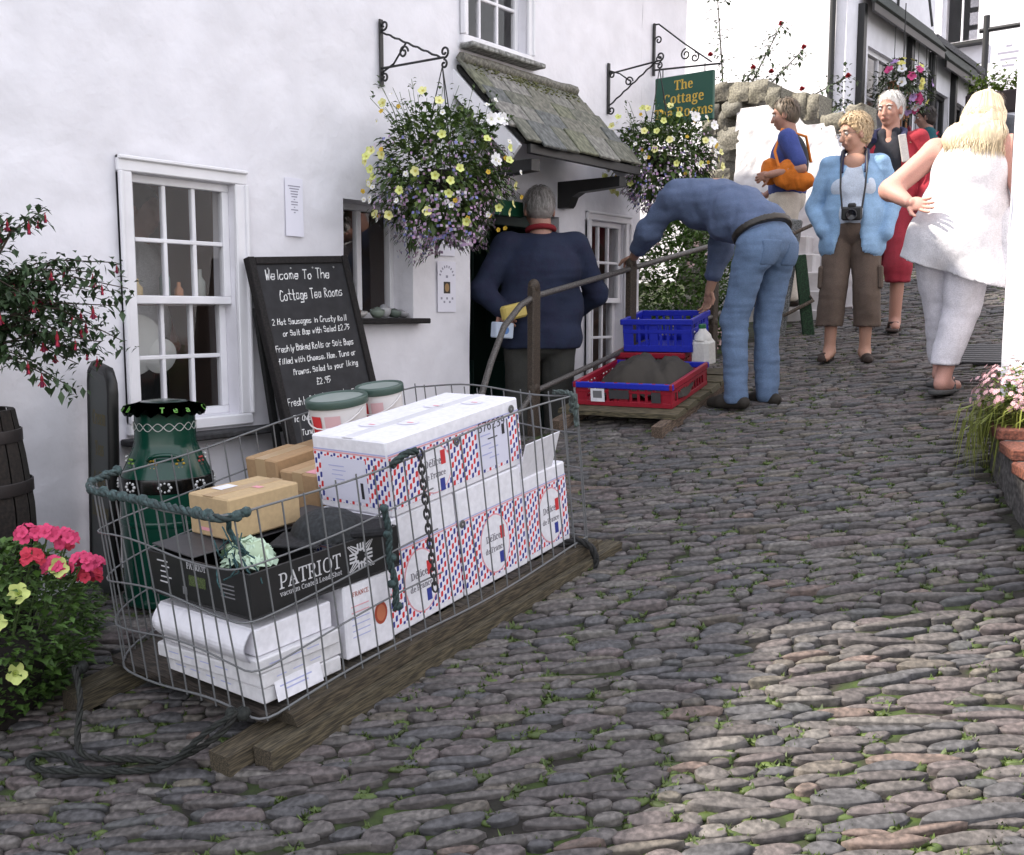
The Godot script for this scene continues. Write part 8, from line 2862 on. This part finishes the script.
func red_man() -> void:
	rng.seed = 351
	var t := thing("person", "white haired man in open red jacket, black polo and red shorts", "person", at(-2.55, gy(-7.75), -7.75, 0.22))
	var skin := Color(0.47, 0.24, 0.18)
	var aL := v3(0.10, 0.09, 0.10)
	var aR := v3(-0.10, 0.10, -0.12)
	var kL := v3(0.11, 0.48, 0.12)
	var kR := v3(-0.10, 0.48, 0.02)
	var hL := v3(0.10, 0.90, 0)
	var hR := v3(-0.10, 0.90, 0)
	var sL := v3(0.20, 1.41, 0.0)
	var sR := v3(-0.20, 1.41, 0.0)
	var eL := v3(0.29, 1.13, -0.02)
	var wL := v3(0.26, 0.90, 0.10)
	var eR := v3(-0.29, 1.13, -0.02)
	var wR := v3(-0.26, 0.90, 0.08)
	var head := Transform3D(Basis(UPV, -0.35) * Basis(Vector3.RIGHT, 0.08), v3(0, 1.625, 0.03))
	body_mesh(t, limb([aL, kL, hL, v3(0, 0.97, 0), v3(0, 1.34, 0)], [0.042, 0.056, 0.085, 0.11, 0.11]) + limb([aR, kR, hR, v3(0, 0.97, 0)], [0.042, 0.056, 0.085, 0.11]) + limb([v3(0, 1.34, 0), sL, eL, wL], [0.08, 0.06, 0.045, 0.03]) + limb([v3(0, 1.34, 0), sR, eR, wR], [0.08, 0.06, 0.045, 0.03]) + limb([aL + v3(0, -0.03, -0.03), aL + v3(0.02, -0.06, 0.15)], [0.04, 0.032]) + limb([aR + v3(0, -0.03, -0.03), aR + v3(-0.02, -0.06, 0.15)], [0.04, 0.032]), head, 1.03, 1.0, [hand_bones(hand_frame(wL, v3(0, -1, 0.2), v3(-1, 0, 0)), 0.4, 1.0), hand_bones(hand_frame(wR, v3(0, -1, 0.2), v3(1, 0, 0)), 0.4, -1.0)], skin, ["c", head * v3(0, -0.07, -0.02), v3(0, 1.43, 0.0), 0.058, 0.07])
	face_parts(t, head, 1.03, Color(0.5, 0.48, 0.45))
	var hm := MB.new()
	sdf(hm, cap_bones(head, 1.05), 0.010, 0.02, Color(0.60, 0.58, 0.56))
	locks(hm, head, 1100, 0.055, 0.007, Color(0.66, 0.64, 0.62), 0.5, 0.35, 1.05)
	mk("hair", hm, M.hair, t)
	garment(t, "polo_shirt", [["e", v3(0, 1.25, 0.01), v3(0.19, 0.21, 0.135)], ["e", v3(0, 1.05, 0.02), v3(0.195, 0.2, 0.145)], ["c", v3(-0.13, 1.40, 0), v3(0.13, 1.40, 0), 0.06, 0.06], ["c", v3(-0.04, 1.455, 0.03), v3(0.04, 1.455, 0.03), 0.045, 0.045], ["-e", v3(0, 1.46, 0.12), v3(0.032, 0.08, 0.07)]], Color(0.016, 0.018, 0.026), 0.012, 0.010)
	var jk := [["e", v3(0, 1.25, 0.0), v3(0.20, 0.20, 0.155)], ["e", v3(0, 1.04, 0.0), v3(0.215, 0.23, 0.168)], ["c", v3(-0.13, 1.405, 0), v3(0.13, 1.405, 0), 0.062, 0.062]] + limb([sL, eL, wL], [0.076, 0.066, 0.052]) + limb([sR, eR, wR], [0.076, 0.066, 0.052])
	jk += [["-c", v3(0.0, 1.48, 0.15), v3(0.0, 0.85, 0.2), 0.085, 0.14], ["-e", v3(0, 1.50, 0.05), v3(0.075, 0.09, 0.09)], ["cut", v3(0, 0.86, 0), v3(0, -1, 0)]]
	garment(t, "jacket", jk, Color(0.36, 0.022, 0.038), 0.0105, 0.013, Vector3(8, 9, 8))
	var lp := MB.new()
	lp.box(v3(0.115, 1.33, 0.135), v3(0.055, 0.20, 0.012), Color(0.55, 0.52, 0.5), Basis(Vector3.BACK, 0.18) * Basis(UPV, 0.35), 0.004)
	lp.tube([v3(0.10, 1.40, 0.11), v3(0.105, 1.47, 0.03), v3(0.05, 1.50, -0.05), v3(-0.05, 1.50, -0.05), v3(-0.105, 1.47, 0.03), v3(-0.10, 1.40, 0.11)], 0.024, 8, Color(0.025, 0.03, 0.08))
	mk("collar", lp, M.cloth2, t)
	garment(t, "shorts", [["e", v3(0, 0.92, 0), v3(0.18, 0.14, 0.145)]] + limb([hL, kL, kL + v3(0, -0.10, 0)], [0.112, 0.10, 0.09]) + limb([hR, kR, kR + v3(0, -0.10, 0)], [0.112, 0.10, 0.09]) + [["cut", v3(0, 0.36, 0), v3(0, -1, 0)]], Color(0.30, 0.022, 0.04), 0.012, 0.014)
	for q in [aL, aR]:
		var sm := MB.new()
		var b: Vector3 = q + v3(0, -0.085, 0)
		sdf(sm, [["c", b + v3(0, 0.0, -0.05), b + v3(0.0, 0.0, 0.17), 0.042, 0.046], ["cut", b + v3(0, 0.014, 0), v3(0, 1, 0)], ["cut", b + v3(0, -0.008, 0), v3(0, -1, 0)]], 0.009, 0.01, Color(0.05, 0.035, 0.028))
		for zz in [0.02, 0.10]: sm.tube([b + v3(-0.045, 0.0, zz), b + v3(-0.03, 0.058, zz + 0.01), b + v3(0.03, 0.058, zz + 0.01), b + v3(0.045, 0.0, zz)], 0.010, 6, Color(0.05, 0.035, 0.028))
		mk("sandal", sm, M.v, t)

func orange_man() -> void:
	rng.seed = 361
	var t := thing("person", "man in blue short sleeves carrying an orange bag by the garden wall", "person", at(-3.47, gy(-8.1) + 0.12, -8.06, atan2(-0.9, 0.3)))
	var skin := Color(0.42, 0.22, 0.16)
	var aL := v3(0.09, 0.09, -0.05)
	var aR := v3(-0.09, 0.09, 0.12)
	var kL := v3(0.10, 0.48, 0.0)
	var kR := v3(-0.10, 0.48, 0.12)
	var hL := v3(0.095, 0.87, 0)
	var hR := v3(-0.095, 0.87, 0)
	var sL := v3(0.19, 1.36, 0.0)
	var sR := v3(-0.19, 1.36, 0.0)
	var eL := v3(0.27, 1.10, -0.12)
	var wL := v3(0.30, 1.06, 0.12)
	var eR := v3(-0.25, 1.10, 0.0)
	var wR := v3(-0.2, 0.95, 0.2)
	var head := Transform3D(Basis(Vector3.RIGHT, 0.12), v3(0, 1.57, 0.04))
	body_mesh(t, limb([aL, kL, hL, v3(0, 0.95, 0), v3(0, 1.3, 0)], [0.042, 0.055, 0.08, 0.11, 0.11]) + limb([aR, kR, hR, v3(0, 0.95, 0)], [0.042, 0.055, 0.08, 0.11]) + limb([v3(0, 1.3, 0), sL, eL, wL], [0.08, 0.055, 0.042, 0.03]) + limb([v3(0, 1.3, 0), sR, eR, wR], [0.08, 0.055, 0.042, 0.03]), head, 1.0, 1.0, [hand_bones(hand_frame(wL, v3(-0.2, -0.2, 1), v3(-1, 0, 0)), 0.8, 1.0), hand_bones(hand_frame(wR, v3(0.2, -0.2, 1), v3(1, 0, 0)), 0.8, -1.0)], skin, ["c", head * v3(0, -0.07, -0.02), v3(0, 1.40, 0.0), 0.056, 0.07])
	face_parts(t, head)
	var hm := MB.new()
	sdf(hm, cap_bones(head, 1.05), 0.011, 0.02, Color(0.10, 0.075, 0.05))
	locks(hm, head, 700, 0.06, 0.008, Color(0.15, 0.11, 0.075), 0.5, 0.3, 1.06)
	mk("hair", hm, M.hair, t)
	garment(t, "shirt", [["e", v3(0, 1.20, 0), v3(0.205, 0.22, 0.15)], ["e", v3(0, 1.0, 0.0), v3(0.20, 0.18, 0.155)], ["c", v3(-0.14, 1.37, 0), v3(0.14, 1.37, 0), 0.07, 0.07]] + limb([sL, sL.lerp(eL, 0.8)], [0.074, 0.068]) + limb([sR, sR.lerp(eR, 0.8)], [0.074, 0.068]) + [["cut", v3(0, 0.88, 0), v3(0, -1, 0)]], Color(0.045, 0.07, 0.26), 0.013, 0.014)
	garment(t, "waistcoat", [["e", v3(0, 1.19, -0.03), v3(0.212, 0.225, 0.13)], ["cut", v3(0, 1.0, 0.0), v3(0, -1, 0)], ["cut", v3(0, 1.2, 0.03), v3(0, 0, 1)]], Color(0.014, 0.015, 0.02), 0.014, 0.008)
	garment(t, "trousers", [["e", v3(0, 0.90, 0), v3(0.18, 0.14, 0.145)]] + limb([hL, kL, aL], [0.11, 0.085, 0.075]) + limb([hR, kR, aR], [0.11, 0.085, 0.075]) + [["cut", v3(0, 0.05, 0), v3(0, -1, 0)]], Color(0.62, 0.56, 0.48), 0.014, 0.014)
	shoe(t, aL + v3(0, -0.09, -0.05), aL + v3(0.02, -0.09, 0.18), Color(0.03, 0.02, 0.016))
	shoe(t, aR + v3(0, -0.09, -0.05), aR + v3(-0.02, -0.09, 0.18), Color(0.03, 0.02, 0.016))
	# orange bag slung at the hip
	var T0: Transform3D = t.transform
	var b := thing("orange_bag", "bright orange soft bag slung at the hip of the man in blue", "bag", T0)
	garment(b, "bag_body", [["e", v3(0.255, 1.06, -0.03), v3(0.065, 0.12, 0.13), Basis(Vector3.RIGHT, 0.35)], ["e", v3(0.245, 1.0, -0.13), v3(0.06, 0.075, 0.10)], ["e", v3(0.19, 1.10, 0.13), v3(0.07, 0.11, 0.07)]], Color(0.62, 0.17, 0.014), 0.011, 0.016, Vector3(18, 10, 18))
	rod(b, "strap", [v3(0.28, 1.12, 0.05), v3(0.24, 1.25, 0.09), v3(0.12, 1.44, 0.05), v3(-0.05, 1.40, -0.13), v3(-0.12, 1.2, -0.17)], 0.012, M.orange)

func teal_person() -> void:
	# two more visitors up the street, mostly hidden by those in front
	for q in [["person in teal jacket with dark hair near the shop front", -3.56, -12.1, -1.2, Color(0.015, 0.10, 0.12), Color(0.028, 0.018, 0.014), 1.66, 371], ["brown haired visitor in grey walking up beyond the blond woman", -2.98, -12.6, 2.9, Color(0.12, 0.12, 0.13), Color(0.16, 0.10, 0.06), 1.72, 381]]:
		rng.seed = q[7]
		var s: float = q[6] / 1.70
		var t := thing("person", q[0], "person", at(q[1], gy(q[2]), q[2], q[3]).scaled_local(Vector3.ONE * s))
		var skin := Color(0.45, 0.25, 0.19)
		var head := Transform3D(Basis(Vector3.RIGHT, 0.1), v3(0, 1.57, 0.03))
		var aL := v3(0.09, 0.09, 0.08)
		var aR := v3(-0.09, 0.09, -0.08)
		var sL := v3(0.19, 1.36, 0.0)
		var sR := v3(-0.19, 1.36, 0.0)
		var eL := v3(0.26, 1.10, -0.02)
		var wL := v3(0.24, 0.88, 0.10)
		var eR := v3(-0.26, 1.10, -0.02)
		var wR := v3(-0.24, 0.88, 0.10)
		body_mesh(t, limb([aL, v3(0.1, 0.48, 0.08), v3(0.095, 0.87, 0), v3(0, 0.95, 0), v3(0, 1.3, 0)], [0.042, 0.055, 0.08, 0.11, 0.11]) + limb([aR, v3(-0.1, 0.48, 0.0), v3(-0.095, 0.87, 0), v3(0, 0.95, 0)], [0.042, 0.055, 0.08, 0.11]) + limb([v3(0, 1.3, 0), sL, eL, wL], [0.08, 0.055, 0.042, 0.03]) + limb([v3(0, 1.3, 0), sR, eR, wR], [0.08, 0.055, 0.042, 0.03]), head, 1.0, 1.0, [], skin, ["c", head * v3(0, -0.07, -0.02), v3(0, 1.40, 0.0), 0.056, 0.07])
		face_parts(t, head)
		var hm := MB.new()
		sdf(hm, cap_bones(head, 1.06, 0.02), 0.012, 0.02, q[5])
		locks(hm, head, 320, 0.07, 0.012, q[5] * 1.2, 0.6, 0.4, 1.06)
		mk("hair", hm, M.hair, t)
		garment(t, "jacket", [["e", v3(0, 1.20, 0), v3(0.215, 0.22, 0.155)], ["e", v3(0, 0.98, 0.0), v3(0.215, 0.2, 0.165)], ["c", v3(-0.14, 1.37, 0), v3(0.14, 1.37, 0), 0.075, 0.075]] + limb([sL, eL, wL], [0.074, 0.064, 0.05]) + limb([sR, eR, wR], [0.074, 0.064, 0.05]) + [["cut", v3(0, 0.82, 0), v3(0, -1, 0)]], q[4], 0.016, 0.014)
		garment(t, "trousers", [["e", v3(0, 0.90, 0), v3(0.18, 0.14, 0.145)]] + limb([v3(0.095, 0.87, 0), v3(0.1, 0.48, 0.08), aL], [0.11, 0.085, 0.075]) + limb([v3(-0.095, 0.87, 0), v3(-0.1, 0.48, 0.0), aR], [0.11, 0.085, 0.075]) + [["cut", v3(0, 0.05, 0), v3(0, -1, 0)]], Color(0.08, 0.08, 0.1), 0.016, 0.014)
		shoe(t, aL + v3(0, -0.09, -0.05), aL + v3(0.02, -0.09, 0.18), Color(0.03, 0.02, 0.016))
		shoe(t, aR + v3(0, -0.09, -0.05), aR + v3(-0.02, -0.09, 0.18), Color(0.03, 0.02, 0.016))

func window_person() -> void:
	rng.seed = 391
	var t := thing("person", "person in a white shirt standing inside behind the sash window", "person", at(-4.62, 0.42, -2.80, 2.2))
	var head := Transform3D(Basis(Vector3.RIGHT, 0.1), v3(0, 1.50, 0.03))
	var aL := v3(0.10, 0.07, 0.0)
	var aR := v3(-0.10, 0.07, 0.0)
	body_mesh(t, limb([aL, v3(0.1, 0.45, 0.0), v3(0.09, 0.83, 0), v3(0, 0.9, 0), v3(0, 1.24, 0)], [0.042, 0.055, 0.08, 0.11, 0.11]) + limb([aR, v3(-0.1, 0.45, 0.0), v3(-0.09, 0.83, 0), v3(0, 0.9, 0)], [0.042, 0.055, 0.08, 0.11]) + limb([v3(0.18, 1.3, 0), v3(0.25, 1.04, 0.0), v3(0.22, 0.82, 0.1)], [0.055, 0.042, 0.03]) + limb([v3(-0.18, 1.3, 0), v3(-0.25, 1.04, 0.0), v3(-0.22, 0.82, 0.1)], [0.055, 0.042, 0.03]), head, 1.0, 1.0, [], Color(0.42, 0.2, 0.15), ["c", head * v3(0, -0.07, -0.02), v3(0, 1.33, 0.0), 0.056, 0.07])
	var hm := MB.new()
	sdf(hm, cap_bones(head, 1.05), 0.012, 0.02, Color(0.05, 0.035, 0.025))
	mk("hair", hm, M.hair, t)
	garment(t, "shirt", [["e", v3(0, 1.14, 0), v3(0.20, 0.22, 0.145)], ["e", v3(0, 0.94, 0.0), v3(0.195, 0.18, 0.15)], ["c", v3(-0.13, 1.30, 0), v3(0.13, 1.30, 0), 0.065, 0.065]] + limb([v3(0.18, 1.29, 0), v3(0.24, 1.1, 0)], [0.074, 0.068]) + limb([v3(-0.18, 1.29, 0), v3(-0.24, 1.1, 0)], [0.074, 0.068]) + [["cut", v3(0, 0.82, 0), v3(0, -1, 0)]], Color(0.72, 0.72, 0.74), 0.014, 0.012)
	garment(t, "trousers", [["e", v3(0, 0.86, 0), v3(0.175, 0.14, 0.14)]] + limb([v3(0.09, 0.83, 0), v3(0.1, 0.45, 0), aL], [0.11, 0.085, 0.075]) + limb([v3(-0.09, 0.83, 0), v3(-0.1, 0.45, 0), aR], [0.11, 0.085, 0.075]) + [["cut", v3(0, 0.05, 0), v3(0, -1, 0)]], Color(0.03, 0.03, 0.035), 0.016, 0.01)
	shoe(t, aL + v3(0, -0.07, -0.05), aL + v3(0.02, -0.07, 0.18), Color(0.02, 0.016, 0.014))
	shoe(t, aR + v3(0, -0.07, -0.05), aR + v3(-0.02, -0.07, 0.18), Color(0.02, 0.016, 0.014))
